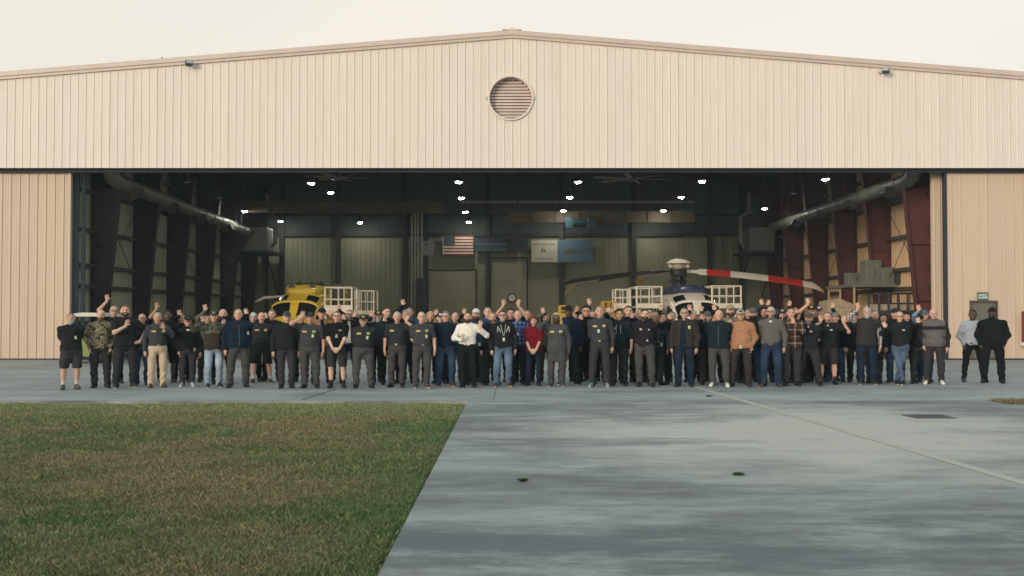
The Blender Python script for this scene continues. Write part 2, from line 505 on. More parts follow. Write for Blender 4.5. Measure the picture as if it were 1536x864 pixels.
# ------------------------------------------------------------------ hangar
hangar = thing('hangar', (0, FY, 0), 'wide cream metal hangar with open doors, low gable and round louvred vent', 'hangar')
HY = 39.0                                                  # front of the gable siding
def siding_mat(name, c, pitch, rust):
    m = Nodes(name)
    g = m.n('ShaderNodeNewGeometry'); sp = m.n('ShaderNodeSeparateXYZ'); m.l(g.outputs['Position'], sp.inputs[0])
    wn = m.n('ShaderNodeTexWhiteNoise', noise_dimensions='1D')
    m.l(m.math('FLOOR', m.math('DIVIDE', sp.outputs[0], pitch * 3)), wn.inputs['W'])          # each sheet has weathered a little differently
    v = m.mix(c, m.ramp(wn.outputs['Value'], [(0.0, (0.98, 0.98, 0.985)), (1.0, (1.015, 1.01, 1.0))]), 1.0, 'MULTIPLY')
    run = m.noise(m.pos((2.6, 1, 0.16)), 1.6, 6, 0.7)                                          # rain runs down the sheets
    v = m.mix(v, m.ramp(run, [(0.33, (0.90, 0.875, 0.84)), (0.52, (1, 1, 1))]), 0.6, 'MULTIPLY')
    spot = m.noise(m.pos(), 5.0, 4, 0.6)
    v = m.mix(v, rust, m.math('MULTIPLY', m.ramp(spot, [(0.68, 0.0), (0.76, 1.0)]), 0.16))
    lap = m.math('LESS_THAN', m.math('PINGPONG', m.math('SUBTRACT', sp.outputs[0], 0.05), pitch * 1.5), 0.008)
    v = m.mix(v, (0.3, 0.25, 0.21), m.math('MULTIPLY', lap, 0.35))
    m.color(v); m.rough(0.5, 0, 0.35)
    return m.mat
mat_gable = siding_mat('cream_siding', (0.70, 0.628, 0.575), 0.29, (0.42, 0.33, 0.26))
mat_door = siding_mat('tan_door_siding', (0.55, 0.43, 0.332), 0.325, (0.30, 0.20, 0.14))
mat_trim = paint('trim_metal', (0.54, 0.455, 0.40), 0.45, 0.0, 0.06)
dark_steel = paint('dark_blue_steel', (0.018, 0.032, 0.042), 0.5, 0.2)
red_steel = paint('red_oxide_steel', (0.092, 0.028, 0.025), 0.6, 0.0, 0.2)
shaded_red = paint('shaded_red_oxide_steel', (0.020, 0.014, 0.016), 0.6, 0.0, 0.2)  # left columns: the red steel with their shadow put into the colour
liner = paint('interior_wall_panels', (0.38, 0.39, 0.30), 0.6, 0.0, 0.1, 0.7)
liner_sunlit = paint('sunlit_wall_panels', (0.56, 0.395, 0.24), 0.6, 0.0, 0.1, 0.7)  # right wall: liner with warm sunlight painted into its colour
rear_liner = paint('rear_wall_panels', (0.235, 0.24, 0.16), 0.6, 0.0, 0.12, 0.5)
roof_metal = paint('roof_metal', (0.46, 0.45, 0.43), 0.45, 0.3)
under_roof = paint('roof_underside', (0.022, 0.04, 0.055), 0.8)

HZ = at(768, 252, HY)[1]                                   # underside of the header
APEX = at(768, 52, HY)[1]
SLOPE = 1 / 12.2
W = 24.5
top = lambda x: APEX - abs(x) * SLOPE

def siding(g, xa, xb, zb, zt, y, pitch=0.29, depth=0.021, skip=None):
    """ribbed sheet facing the camera; zt may be a function of x"""
    zt = zt if callable(zt) else (lambda x, z=zt: z)
    pts = []
    x = math.ceil(xa / pitch) * pitch
    pts.append((xa, 0))
    while x < xb - 0.05:
        if x > xa + 0.06:
            pts += [(x - 0.032, 0), (x - 0.014, depth), (x + 0.014, depth), (x + 0.032, 0)]
        # shallow stiffener between ribs
        for q in (x + pitch * 0.36, x + pitch * 0.64):
            if xa + 0.06 < q < xb - 0.06:
                pts += [(q - 0.014, 0), (q, depth * 0.22), (q + 0.014, 0)]
        x += pitch
    pts = sorted(pts) + [(xb, 0)]
    for (ax, ad), (bx, bd) in zip(pts[:-1], pts[1:]):
        spans = [(zb, None)]
        if skip:
            h0 = skip(ax, bx)
            if h0: spans = [(zb, h0[0]), (h0[1], None)]
        for z0, z1 in spans:
            g.add([(ax, y - ad, z0), (bx, y - bd, z0), (bx, y - bd, z1 if z1 is not None else zt(bx)), (ax, y - ad, z1 if z1 is not None else zt(ax))], [(0, 1, 2, 3)])

# round vent
vx, vz = at(766, 147, HY); VR = 33 / FOC * HY
g = MB()
def hole(a, b):
    m_ = (a + b) / 2 - vx
    if abs(m_) < VR: 
        h = math.sqrt(VR * VR - m_ * m_); return (vz - h, vz + h)
siding(g, -W, W, HZ, lambda x: top(x) - 0.02, HY, skip=hole)
g.build('gable_siding', mat_gable, hangar, fix=False)
# inner skin with a round opening for the vent
g = MB()
Y0, Y1 = HY + 0.004, HY + 0.16
N = 28
for i in range(N):
    a0, a1 = 2 * math.pi * i / N, 2 * math.pi * (i + 1) / N
    c0, c1 = (vx + VR * math.cos(a0), vz + VR * math.sin(a0)), (vx + VR * math.cos(a1), vz + VR * math.sin(a1))
    def outp(c):
        dx, dz = c[0] - vx, c[1] - vz
        k = 1.15 / max(abs(dx), abs(dz)); return (vx + dx * k, vz + dz * k)
    o0, o1 = outp(c0), outp(c1)
    g.add([(c0[0], Y1, c0[1]), (c1[0], Y1, c1[1]), (o1[0], Y1, o1[1]), (o0[0], Y1, o0[1])], [(0, 1, 2, 3)])
g.prism([(-W, HZ), (vx - 1.15, HZ), (vx - 1.15, top(vx - 1.15) - 0.05), (-W, top(W) - 0.05)], 'y', Y0, Y1)
g.prism([(vx + 1.15, HZ), (W, HZ), (W, top(W) - 0.05), (vx + 1.15, top(vx + 1.15) - 0.05)], 'y', Y0, Y1)
g.box(vx - 1.15, vx + 1.15, Y0, Y1, HZ, vz - 1.15)
g.box(vx - 1.15, vx + 1.15, Y0, Y1, vz + 1.15, APEX - 0.25)
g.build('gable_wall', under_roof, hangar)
g = MB()
ring = [(VR + 0.03, HY - 0.07), (VR - 0.03, HY - 0.07), (VR - 0.03, HY + 0.5), (VR + 0.03, HY + 0.5)]
base = []
for r_, h_ in ring + [ring[0]]:
    base.append((r_, h_))
n = 48
st = len(g.v)
for r_, h_ in base:
    for k in range(n):
        a = 2 * math.pi * k / n
        g.v.append((vx + r_ * math.cos(a), h_, vz + r_ * math.sin(a)))
for i in range(4):
    for k in range(n):
        j = (k + 1) % n
        g.f.append((st + i * n + k, st + i * n + j, st + (i + 1) * n + j, st + (i + 1) * n + k)); g.m.append(0)
vent = g.build('vent', mat_gable, hangar, True)
g = MB()
for i in range(14):
    z = vz - VR + 2 * VR * (i + 0.5) / 14
    h = math.sqrt(max(0, (VR - 0.04) ** 2 - (z - vz) ** 2))
    if h < 0.08: continue
    g.add([(vx - h, HY + 0.20, z - 0.052), (vx + h, HY + 0.20, z - 0.052), (vx + h, HY + 0.26, z + 0.044), (vx - h, HY + 0.26, z + 0.044),
           (vx - h, HY + 0.208, z - 0.055), (vx + h, HY + 0.208, z - 0.055), (vx + h, HY + 0.268, z + 0.04), (vx - h, HY + 0.268, z + 0.04)],
          [(0, 1, 2, 3), (7, 6, 5, 4), (0, 4, 5, 1), (3, 2, 6, 7)])
g.build('louvre', paint('louvre_metal', (0.60, 0.50, 0.45), 0.5), vent)
g = MB()
g.lathe([(VR - 0.02, 0.42), (VR - 0.02, 0.46)], 32, (vx, HY, vz), 'y')
g.build('vent_backing', under_roof, vent)
for sx in (-1, 1):
    g = MB(); cx = vx + sx * (VR + 0.07)
    g.box(cx - 0.04, cx + 0.04, HY - 0.05, HY - 0.002, vz - 0.05, vz + 0.05)
    g.build('latch', mat_trim, vent)

# rake trim: two-step metal trim along the gable
for sx in (-1, 1):
    g = MB()
    for za, zb, yy in ((-0.13, 0.02, 0.07), (-0.02, 0.15, 0.11)):
        pl = [(0, APEX + za), (sx * W, top(W) + za), (sx * W, top(W) + zb), (0, APEX + zb)]
        g.prism(pl, 'y', HY - yy, HY + (0.0 if za < -0.1 else -0.004))
    g.build('rake_trim', mat_trim, hangar)
g = MB(); g.box(-0.36, 0.36, HY - 0.10, HY + 1.5, APEX + 0.145, APEX + 0.19); g.box(-0.02, 0.02, HY - 0.1, HY - 0.05, APEX + 0.19, APEX + 0.25)
g.build('ridge_cap', mat_trim, hangar)
# roof
for sx in (-1, 1):
    g = MB()
    g.prism([(0, APEX - 0.06), (sx * (W + 0.2), top(W + 0.2) - 0.06), (sx * (W + 0.2), top(W + 0.2) + 0.14), (0, APEX + 0.14)], 'y', HY + 0.004, 66.4, 0)
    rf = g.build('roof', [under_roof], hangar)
    g = MB()
    g.prism([(sx * 0.01, APEX + 0.145), (sx * (W + 0.2), top(W + 0.2) + 0.145), (sx * (W + 0.2), top(W + 0.2) + 0.165), (sx * 0.01, APEX + 0.165)], 'y', HY + 0.004, 66.4, 0)
    g.build('roof_sheet', roof_metal, rf)
# header soffit and door track
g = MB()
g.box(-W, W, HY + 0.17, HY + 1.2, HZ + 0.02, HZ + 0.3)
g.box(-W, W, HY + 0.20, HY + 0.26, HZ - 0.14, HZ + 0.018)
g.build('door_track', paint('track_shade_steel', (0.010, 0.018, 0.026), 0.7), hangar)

# sliding doors
DZ = at(50, 257, FY)[1]
XL, XR = at(104, 400, FY)[0], at(1419, 400, FY)[0]
for (xa, xb, sx) in ((-W, XL, -1), (XR, W, 1)):
    g = MB()
    if sx < 0:
        siding(g, xa, xb, 0.06, DZ, FY, 0.325, 0.028)
    else:
        # leave the personnel door's opening out of the sheet
        pxa, pz = at(1455, 452, FY); pxb = at(1495, 452, FY)[0]
        siding(g, xa, pxa, 0.06, DZ, FY, 0.325)
        siding(g, pxb, xb, 0.06, DZ, FY, 0.325)
        siding(g, pxa, pxb, pz, DZ, FY, 0.325)
    dr = g.build('sliding_door', mat_door, hangar, fix=False)
    g = MB(); g.box(xa, xb, FY + 0.004, FY + 0.12, 0.05, DZ)
    if sx > 0:
        g = MB(); g.box(xa, pxa, FY + 0.004, FY + 0.12, 0.05, DZ); g.box(pxb, xb, FY + 0.004, FY + 0.12, 0.05, DZ); g.box(pxa, pxb, FY + 0.004, FY + 0.12, pz, DZ)
    g.build('door_core', dark_steel, dr)
    g = MB()
    xe = xb if sx < 0 else xa
    g.box(xe - 0.04, xe + 0.04, FY - 0.045, FY + 0.13, 0.04, DZ + 0.02)
    g.build('edge_trim', mat_door if sx < 0 else dark_steel, dr)
    g = MB(); g.box(xa, xb, FY - 0.02, FY + 0.13, 0.0, 0.05)
    g.build('bottom_seal', dark_steel, dr)
    if sx > 0:
        dm = paint('grey_brown_door_paint', (0.125, 0.12, 0.10), 0.5)
        g = MB(); g.box(pxa + 0.03, pxb - 0.03, FY + 0.03, FY + 0.075, 0.06, pz - 0.03)
        for zz in (0.35, 1.2):
            g.box(pxa + 0.16, pxb - 0.16, FY + 0.022, FY + 0.029, zz, zz + 0.68)
        g.box(pxb - 0.14, pxb - 0.06, FY - 0.02, FY + 0.03, 0.98, 1.04)
        g.build('personnel_door', dm, dr)
        g = MB()
        fm = paint('brown_door_frame', (0.09, 0.06, 0.045), 0.5)
        g.box(pxa - 0.02, pxa + 0.028, FY - 0.05, FY + 0.1, 0.05, pz); g.box(pxb - 0.028, pxb + 0.02, FY - 0.05, FY + 0.1, 0.05, pz); g.box(pxa - 0.02, pxb + 0.02, FY - 0.055, FY + 0.1, pz - 0.03, pz + 0.03)
        g.build('door_frame', fm, dr)
# stacked leaves behind the outer doors
lm = paint('door_leaf_edge', (0.075, 0.105, 0.115), 0.5, 0.2)
g = MB()
xa, xb = at(106, 400, 39.8)[0], at(125, 400, 39.8)[0]
for i in range(3):
    q0, q1 = xa + (xb - xa) * i / 3, xa + (xb - xa) * (i + 0.72) / 3
    g.box(q0 - (0.5 if i == 0 else 0), q1, 39.56 + i * 0.2, 39.7 + i * 0.2, 0.0, HZ + 0.1)
g.build('door_leaf', lm, hangar)
g = MB()
xa, xb = at(1397, 400, 39.9)[0], at(1413, 400, 39.9)[0]
siding(g, xa, xb, 0.03, HZ - 0.02, 39.82, 0.2)
g.box(xa, xb, 39.824, 39.95, 0.0, HZ + 0.1)
g.build('door_leaf', mat_door, hangar, fix=False)
g = MB(); g.box(xb, XR + 0.6, 39.84, 39.96, 0.0, HZ + 0.1)
g.build('jamb_post', dark_steel, hangar)

# side walls, rear wall, outer walls
XW, YR = 16.4, 65.5
for sx in (-1, 1):
    g = MB(); q = sorted((sx * XW, sx * (XW + 0.15)))
    g.box(q[0], q[1], FY + 0.7, YR + 0.15, 0, top(XW) - 0.1)
    yy = FY + 0.9
    while yy < YR:                                        # ribs of the wall sheet
        e = sorted((sx * (XW - 0.03), sx * (XW + 0.004)))
        g.box(e[0], e[1], yy - 0.02, yy + 0.02, 0, top(XW) - 0.12)
        yy += 0.3
    g.build('side_wall', liner if sx < 0 else liner_sunlit, hangar)
    g = MB(); q = sorted((sx * W, sx * (W - 0.1)))
    g.box(q[0], q[1], HY + 0.18, 66.3, 0, top(W) - 0.08)
    g.build('outer_wall', mat_gable, hangar)
g = MB(); g.prism([(-W + 0.12, 0), (W - 0.12, 0), (W - 0.12, top(W) - 0.1), (0, APEX - 0.08), (-W + 0.12, top(W) - 0.1)], 'y', YR, YR + 0.15)
x = -16.2
while x < 16.3:
    g.box(x - 0.02, x + 0.02, YR - 0.03, YR + 0.004, 0, 6.4); x += 0.3
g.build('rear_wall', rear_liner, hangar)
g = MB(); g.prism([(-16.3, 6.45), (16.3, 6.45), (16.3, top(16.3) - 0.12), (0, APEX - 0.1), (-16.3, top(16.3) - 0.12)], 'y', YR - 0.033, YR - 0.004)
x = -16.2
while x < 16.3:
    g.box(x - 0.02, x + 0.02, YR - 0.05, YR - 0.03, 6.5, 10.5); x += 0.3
g.build('shaded_upper_wall', paint('upper_wall_shade', (0.062, 0.078, 0.070), 0.7), hangar)  # dark sheet: the shade above the lamps put into the wall colour

# rigid frames: tapered columns and rafters
FRAMES = [41.5 + 4.6 * k for k in range(6)]
KNEE = top(XW) - 1.2
for yk in FRAMES:
    for sx in (-1, 1):
        g = MB()
        wz = lambda z: 0.47 + 0.095 * z
        o = XW - 0.05
        g.prism([(sx * o, 0), (sx * (o - wz(0)), 0), (sx * (o - wz(KNEE)), KNEE), (sx * o, KNEE)], 'y', yk - 0.012, yk + 0.012)
        for inner in (0, 1):
            a0 = o - (wz(0) if inner else 0); a1 = o - (wz(KNEE) if inner else 0)
            t_ = 0.03 if inner else -0.03
            g.prism([(sx * a0, 0), (sx * (a0 + t_), 0), (sx * (a1 + t_), KNEE), (sx * a1, KNEE)], 'y', yk - 0.16, yk + 0.16)
        for zz in (2.2, 4.4, 6.6):
            q = sorted((sx * (o - 0.04), sx * (o - wz(zz) + 0.04)))
            g.box(q[0], q[1], yk - 0.15, yk - 0.013, zz, zz + 0.02)
        g.build('frame_column', red_steel if sx > 0 else shaded_red, hangar)
        g = MB()
        tz = lambda x: top(x) - 0.12
        g.prism([(0, tz(0)), (sx * o, tz(o)), (sx * o, KNEE), (sx * (o - wz(KNEE)), KNEE), (sx * 8, tz(8) - 0.75), (0, tz(0) - 0.95)], 'y', yk - 0.012, yk + 0.012)
        g.prism([(sx * (o - wz(KNEE)), KNEE), (sx * 8, tz(8) - 0.75), (sx * 8, tz(8) - 0.78), (sx * (o - wz(KNEE)), KNEE - 0.03)], 'y', yk - 0.16, yk + 0.16)
        g.prism([(sx * 8, tz(8) - 0.75), (0, tz(0) - 0.95), (0, tz(0) - 0.98), (sx * 8, tz(8) - 0.78)], 'y', yk - 0.16, yk + 0.16)
        g.build('rafter', paint('dark_rafter_steel', (0.035, 0.028, 0.034), 0.6), hangar)
# girts along the side walls, bracing rods
girt = paint('girt_steel', (0.05, 0.042, 0.036), 0.6)
for sx in (-1, 1):
    for zz in (1.35, 2.75, 3.55, 4.9, 6.4, 7.8):
        g = MB(); q = sorted((sx * (XW - 0.06), sx * (XW - 0.24)))
        g.box(q[0], q[1], FY + 0.8, YR - 0.05, zz - 0.07, zz + 0.07)
        g.build('girt', girt, hangar)
    for k in (0, 2):
        for a, b in ((2.9, 6.3), (6.3, 2.9)):
            g = MB(); xx = sx * (XW - 0.27)
            g.tube([(xx, FRAMES[k] + 0.2, a), (xx, FRAMES[k + 1] - 0.2, b)], 0.015, 6)
            g.build('brace_rod', girt, hangar)
for i in range(11):
    for sx in (-1, 1):
        x = sx * (0.8 + i * 1.5)
        g = MB(); g.box(x - 0.04, x + 0.04, HY + 0.3, YR - 0.05, top(x) - 0.26, top(x) - 0.085)
        g.build('purlin', under_roof, hangar)
# rear wall columns, girt and door outlines
rc = paint('rear_column_steel', (0.028, 0.03, 0.028), 0.6)
for px, wd in ((423, 7), (507, 7), (607, 7), (731, 6), (842, 7), (951, 7), (1065, 7), (1112, 4), (400, 4)):
    x = at(px, 430, YR - 0.2)[0]; hw = wd / FOC * 65 / 2
    g = MB(); g.box(x - 0.015, x + 0.015, YR - 0.33, YR - 0.06, 0, top(x) - 0.3)
    g.box(x - hw, x + hw, YR - 0.35, YR - 0.33, 0, top(x) - 0.3); g.box(x - hw, x + hw, YR - 0.06, YR - 0.035, 0, top(x) - 0.3)
    g.build('rear_column', rc, hangar)
g = MB()
z = at(768, 352, YR - 0.2)[1]
g.box(-16.1, 16.1, YR - 0.22, YR - 0.04, z - 0.1, z + 0.1)
g.box(-16.1, 16.1, YR - 0.2, YR - 0.04, z + 1.15, z + 1.27)
g.build('rear_girt', rc, hangar)
def outline(pxa, pxb, pya, pyb, wd=0.07):
    xa, zt = at(pxa, pya, YR - 0.05); xb, zb = at(pxb, pyb, YR - 0.05)
    g = MB()
    g.box(xa, xa + wd, YR - 0.09, YR - 0.035, zb, zt); g.box(xb - wd, xb, YR - 0.09, YR - 0.035, zb, zt); g.box(xa + wd, xb - wd, YR - 0.09, YR - 0.035, zt - wd, zt)
    return g
lightpan = paint('rear_door_paint', (0.26, 0.255, 0.17), 0.6)
g = outline(641, 715, 404, 540); g.build('rear_door_frame', rc, hangar)
xa, zt = at(642, 405, YR - 0.05); xb = at(714, 405, YR - 0.05)[0]
g = MB(); g.box(xa + 0.06, xb - 0.06, YR - 0.06, YR - 0.034, 0, zt - 0.08)
for zz in (1.2, 2.4, 3.6):
    g.box(xa + 0.06, xb - 0.06, YR - 0.066, YR - 0.058, zz, zz + 0.03)
g.build('rear_door', lightpan, hangar)
g = outline(734, 792, 386, 540); g.build('rear_door_frame', rc, hangar)
xa, zt = at(735, 387, YR - 0.05); xb = at(791, 387, YR - 0.05)[0]
g = MB(); g.box(xa + 0.06, xb - 0.06, YR - 0.06, YR - 0.034, 0, zt - 0.08); g.box((xa + xb) / 2 - 0.4, (xa + xb) / 2 - 0.37, YR - 0.066, YR - 0.058, 0, zt - 0.1)
g.build('rear_door', lightpan, hangar)

# ------------------------------------------------------------------ things on the facade
fl_m = paint('floodlight_housing', (0.06, 0.075, 0.085), 0.5, 0.3)
gl_m = paint('floodlight_glass', (0.35, 0.38, 0.38), 0.1, 0.0, 0.02)
pale_m = paint('pale_bracket', (0.62, 0.60, 0.55), 0.5)
def floodlight(px, py, turn, label):
    X, Z = at(px, py, HY - 0.25)
    t = thing('floodlight', (X, HY, Z), label, 'floodlight', 'floodlights under the roof edge')
    M = Matrix.Rotation(turn, 3, 'Z') @ Matrix.Rotation(R(-28), 3, 'X')
    g = MB(); g.obox((X, HY - 0.3, Z), (0.26, 0.13, 0.17), M); g.obox(Vector((X, HY - 0.3, Z)) + M @ Vector((0, 0.095, 0.0)), (0.18, 0.06, 0.11), M); g.build('housing', fl_m, t)
    g = MB(); g.obox(Vector((X, HY - 0.3, Z)) + M @ Vector((0, -0.07, 0)), (0.22, 0.012, 0.13), M); g.build('lens', gl_m, t)
    g = MB(); g.tube([(X, HY - 0.02, Z + 0.05), (X, HY - 0.16, Z + 0.08), (X, HY - 0.24, Z + 0.03)], 0.025, 8); g.box(X - 0.2, X - 0.06, HY - 0.12, HY - 0.036, Z - 0.04, Z + 0.08); g.build('bracket', pale_m, t)
floodlight(284, 95, R(25), 'dark floodlight under the left roof slope of the hangar gable')
floodlight(1328, 106, R(-25), 'grey floodlight under the right roof slope of the hangar gable')
X, Z = at(238, 88, HY)
t = thing('roof_vent_pipe', (X, HY + 0.4, Z), 'small grey vent pipe poking above the left roof edge', 'vent pipe')
g = MB(); g.lathe([(0.13, -0.1), (0.13, 0.03), (0.06, 0.07), (0.05, 0.12)], 14, (X, HY + 0.4, Z), 'z'); g.build('flashing', fl_m, t, True)
g = MB(); g.tube([(X - 0.02, HY + 0.4, Z + 0.1), (X - 0.02, HY + 0.4, Z + 0.22)], 0.02, 8); g.build('pipe', pale_m, t)

# green sign over the personnel door
xa, za = at(1466, 438.5, FY - 0.05); xb, zb = at(1482.5, 450.5, FY - 0.05)
t = thing('wall_sign', ((xa + xb) / 2, FY, (za + zb) / 2), 'small green sign with white lettering over the grey personnel door', 'sign')
g = MB(); g.box(xa, xb, FY - 0.06, FY - 0.04, zb, za); g.build('panel', paint('sign_green', (0.035, 0.12, 0.085), 0.4), t)
white = paint('sign_white', (0.75, 0.76, 0.72), 0.5)
def text(body, size, x, y, z, mat, parent, name='lettering'):
    c = bpy.data.curves.new(name, 'FONT'); c.body = body; c.size = size; c.align_x = 'CENTER'; c.align_y = 'CENTER'; c.extrude = 0.002; c.offset = size * 0.02
    o = bpy.data.objects.new(name, c); c.materials.append(mat)
    col.objects.link(o); bpy.context.view_layer.update()
    me = bpy.data.meshes.new_from_object(o.evaluated_get(bpy.context.evaluated_depsgraph_get()))
    bpy.data.objects.remove(o); me.materials.clear(); p = origin_of(parent)
    o = link(name, me, mat, parent)
    o.location = (x - p.x, y - p.y, z - p.z); o.rotation_euler = (R(90), 0, 0)
    return o
text('SAFETY', 0.10, (xa + xb) / 2, FY - 0.063, za - 0.10, white, t)
text('GLASSES', 0.10, (xa + xb) / 2, FY - 0.063, za - 0.195, white, t)

# red box at the right end
xa, za = at(1533, 467, FY - 0.1); zb = at(1533, 513, FY - 0.1)[1]; zc = at(1533, 519, FY - 0.1)[1]
t = thing('extinguisher_cabinet', (xa + 0.3, FY, zb), 'dark red cabinet on the hangar door at the right edge of the view', 'cabinet')
g = MB(); g.cham(xa, xa + 0.6, FY - 0.24, FY - 0.04, zb, za, 0.02); g.build('case', paint('cabinet_red', (0.16, 0.02, 0.018), 0.4), t)
g = MB(); g.box(xa + 0.06, xa + 0.54, FY - 0.248, FY - 0.238, zb + 0.12, za - 0.1); g.build('door', paint('cabinet_red_panel', (0.2, 0.025, 0.02), 0.3), t)
g = MB(); g.box(xa - 0.08, xa + 0.68, FY - 0.26, FY - 0.04, zc, zb - 0.01); g.build('shelf', pale_m, t)
# ------------------------------------------------------------------ inside the hangar: lamps
shade_m = paint('lamp_shade', (0.09, 0.10, 0.11), 0.4, 0.5)
glow_m = lamp_mat('lamp_glow', (1.0, 0.95, 0.84), 250.0)
off_m = paint('lamp_lens_unlit', (0.42, 0.42, 0.40), 0.3)
grp = 'pendant lamps hanging in the hangar'
def pendant(px, py, Y, label, lit=True):
    X, Z = at(px, py, Y)
    t = thing('pendant_lamp', (X, Y, Z), label, 'lamp', grp)
    g = MB(); g.lathe([(0.205, 0.0), (0.19, 0.05), (0.12, 0.17), (0.09, 0.21), (0.09, 0.38), (0.04, 0.42)], 18, (X, Y, Z), 'z')
    g.build('lamp_shade', shade_m, t, True)
    g = MB(); g.lathe([(0.03, -0.06), (0.08, -0.05), (0.12, -0.03), (0.135, -0.004)], 18, (X, Y, Z), 'z'); g.build('lens', glow_m if lit else off_m, t)
    g = MB(); zt = top(X) - 0.3; g.tube([(X, Y, Z + 0.43), (X, Y, zt)], 0.018, 6); g.build('rod', shade_m, t)
ROWS = [(45.0, 'front row'), (50.6, 'second row'), (57.7, 'third row'), (63.8, 'rear row')]
LAMPS = [(280, 273, 0, 'dim pendant lamp at the left end of the front row under the header', False), (467, 275, 0, 'lit pendant lamp of the front row above the left crane beam', True),
 (688, 273, 0, 'lit pendant lamp of the front row just left of the gable centre', True), (867, 273, 0, 'lit pendant lamp of the front row just right of the gable centre', True),
 (1053, 272, 0, 'lit pendant lamp of the front row to the right of the ceiling fan', True), (1238, 269, 0, 'lit pendant lamp at the right end of the front row', True),
 (328, 297, 1, 'dim pendant lamp of the second row beside the left air duct', False), (496, 289, 1, 'lit pendant lamp of the second row, small one just over the left crane beam', True),
 (692, 297, 1, 'lit pendant lamp of the second row above the flag', True), (855, 296, 1, 'lit pendant lamp of the second row above the blue hoist', True),
 (1022, 296, 1, 'lit pendant lamp of the second row at the right end of the right crane beam', True), (1190, 290, 1, 'dark pendant lamp of the second row near the right air duct', False),
 (367, 317, 2, 'lit pendant lamp of the third row at the left end of the left crane beam', True), (698, 318, 2, 'lit pendant lamp of the third row between the two crane beams', True),
 (845, 316, 2, 'lit pendant lamp of the third row against the right crane beam, left one', True), (995, 316, 2, 'lit pendant lamp of the third row against the right crane beam, right one', True),
 (1147, 313, 2, 'lit pendant lamp of the third row nearest the right air duct', True),
 (421, 332, 3, 'lit pendant lamp of the rear row beside the left air handler', True), (540, 334, 3, 'lit pendant lamp of the rear row under the middle of the left crane beam', True),
 (703, 333, 3, 'lit pendant lamp of the rear row above the dark banner', True), (836, 332, 3, 'lit pendant lamp of the rear row just left of the blue hoist', True),
 (976, 332, 3, 'lit pendant lamp of the rear row under the right crane beam', True)]
for px, py, r_, lab, lit in LAMPS: pendant(px, py, ROWS[r_][0], lab, lit)

# round air ducts along both side walls
duct_m = paint('galvanised_duct', (0.19, 0.195, 0.165), 0.5, 0.35, 0.15, 2)
for sx, lab in ((-1, 'long round metal air duct along the left wall of the hangar'), (1, 'long round metal air duct along the right wall of the hangar')):
    dx = sx * 15.3; dz = lambda y: (6.86 - (y - 39.7) * (0.019 if sx < 0 else 0.003))
    t = thing('air_duct', (dx, 50, 6.5), lab, 'duct', 'air ducts along the hangar walls')
    g = MB(); g.tube([(dx, 40.35, 10.0), (dx, 40.35, dz(40) + 0.9), (dx, 40.42, dz(40) + 0.4), (dx, 40.65, dz(40) + 0.1), (dx, 41.1, dz(41)), (dx, 62.5, dz(62.5))], 0.285, 20)
    y = 41.9
    while y < 62: g.tube([(dx, y, dz(y)), (dx, y + 0.07, dz(y))], 0.305, 20); y += 1.5
    g.build('pipe', duct_m, t, True)
    for y in (42.6, 47.4, 52.0, 56.6):
        g = MB(); g.obox((dx - sx * 0.25, y, dz(y) - 0.30), (0.45, 0.6, 0.30), Matrix.Rotation(R(sx * 25), 3, 'Y')); g.build('outlet', paint('duct_outlet', (0.10, 0.105, 0.09), 0.5, 0.3), t)
    for y in (44, 49, 54, 59):
        g = MB(); g.tube([(dx, y, dz(y) + 0.33), (dx, y, top(15.3) - 0.3)], 0.012, 6); g.build('hanger', shade_m, t)

# crane beams with hoist
beam_m = paint('crane_beam_paint', (0.085, 0.062, 0.027), 0.55, 0, 0.2)
def crane(pxa, pxb, pya, pyb, Y, lab):
    xa, zt = at(pxa, pya, Y); xb, zb = at(pxb, pyb, Y)
    t = thing('crane_beam', ((xa + xb) / 2, Y, zt), lab, 'crane', 'overhead crane beams')
    g = MB(); g.box(xa, xb, Y - 0.02, Y + 0.02, zb, zt); g.box(xa, xb, Y - 0.17, Y + 0.17, zt - 0.04, zt - 0.002); g.box(xa, xb, Y - 0.17, Y + 0.17, zb + 0.002, zb + 0.04)
    n = int((xb - xa) / 1.2)
    for i in range(n + 1):
        x = xa + 0.02 + (xb - xa - 0.06) * i / n; g.box(x, x + 0.02, Y - 0.15, Y - 0.02, zb + 0.04, zt - 0.04)
    g.build('girder', beam_m, t)
    for x in (xa + 0.5, xb - 0.5):
        g = MB(); g.box(x - 0.25, x + 0.25, Y - 0.3, Y + 0.3, zt, zt + 0.22); g.tube([(x, Y, zt + 0.2), (x, Y, top(x) - 0.4)], 0.05, 8); g.build('hanger', dark_steel, t)
    return t
crane(370, 665, 303, 319, 58.6, 'long ochre crane beam under the roof on the left side of the hangar')
cr = crane(763, 1042, 317, 334, 58.9, 'long ochre crane beam under the roof on the right with a blue hoist')
xa, z = at(850, 328, 58.5); xb, zb = at(890, 342, 58.5)
t = thing('hoist', ((xa + xb) / 2, 58.5, zb), 'blue electric hoist hanging from the right crane beam', 'hoist')
blue_m = paint('hoist_blue', (0.015, 0.040, 0.055), 0.4)
g = MB(); g.tube([(xa, 58.4, (z + zb) / 2 + 0.02), (xb, 58.4, (z + zb) / 2 + 0.02)], 0.24, 14); g.cham(xa - 0.1, xa + 0.35, 58.15, 58.75, zb - 0.05, z + 0.05, 0.04); g.cham(xb - 0.35, xb + 0.1, 58.15, 58.75, zb - 0.02, z + 0.05, 0.04); g.build('drum', blue_m, t, True)
g = MB(); g.tube([((xa + xb) / 2, 58.4, zb), ((xa + xb) / 2, 58.4, zb - 0.35)], 0.02, 6); g.lathe([(0.1, -0.5), (0.12, -0.4), (0.05, -0.33)], 10, ((xa + xb) / 2, 58.4, zb), 'z'); g.build('hook_block', dark_steel, t)
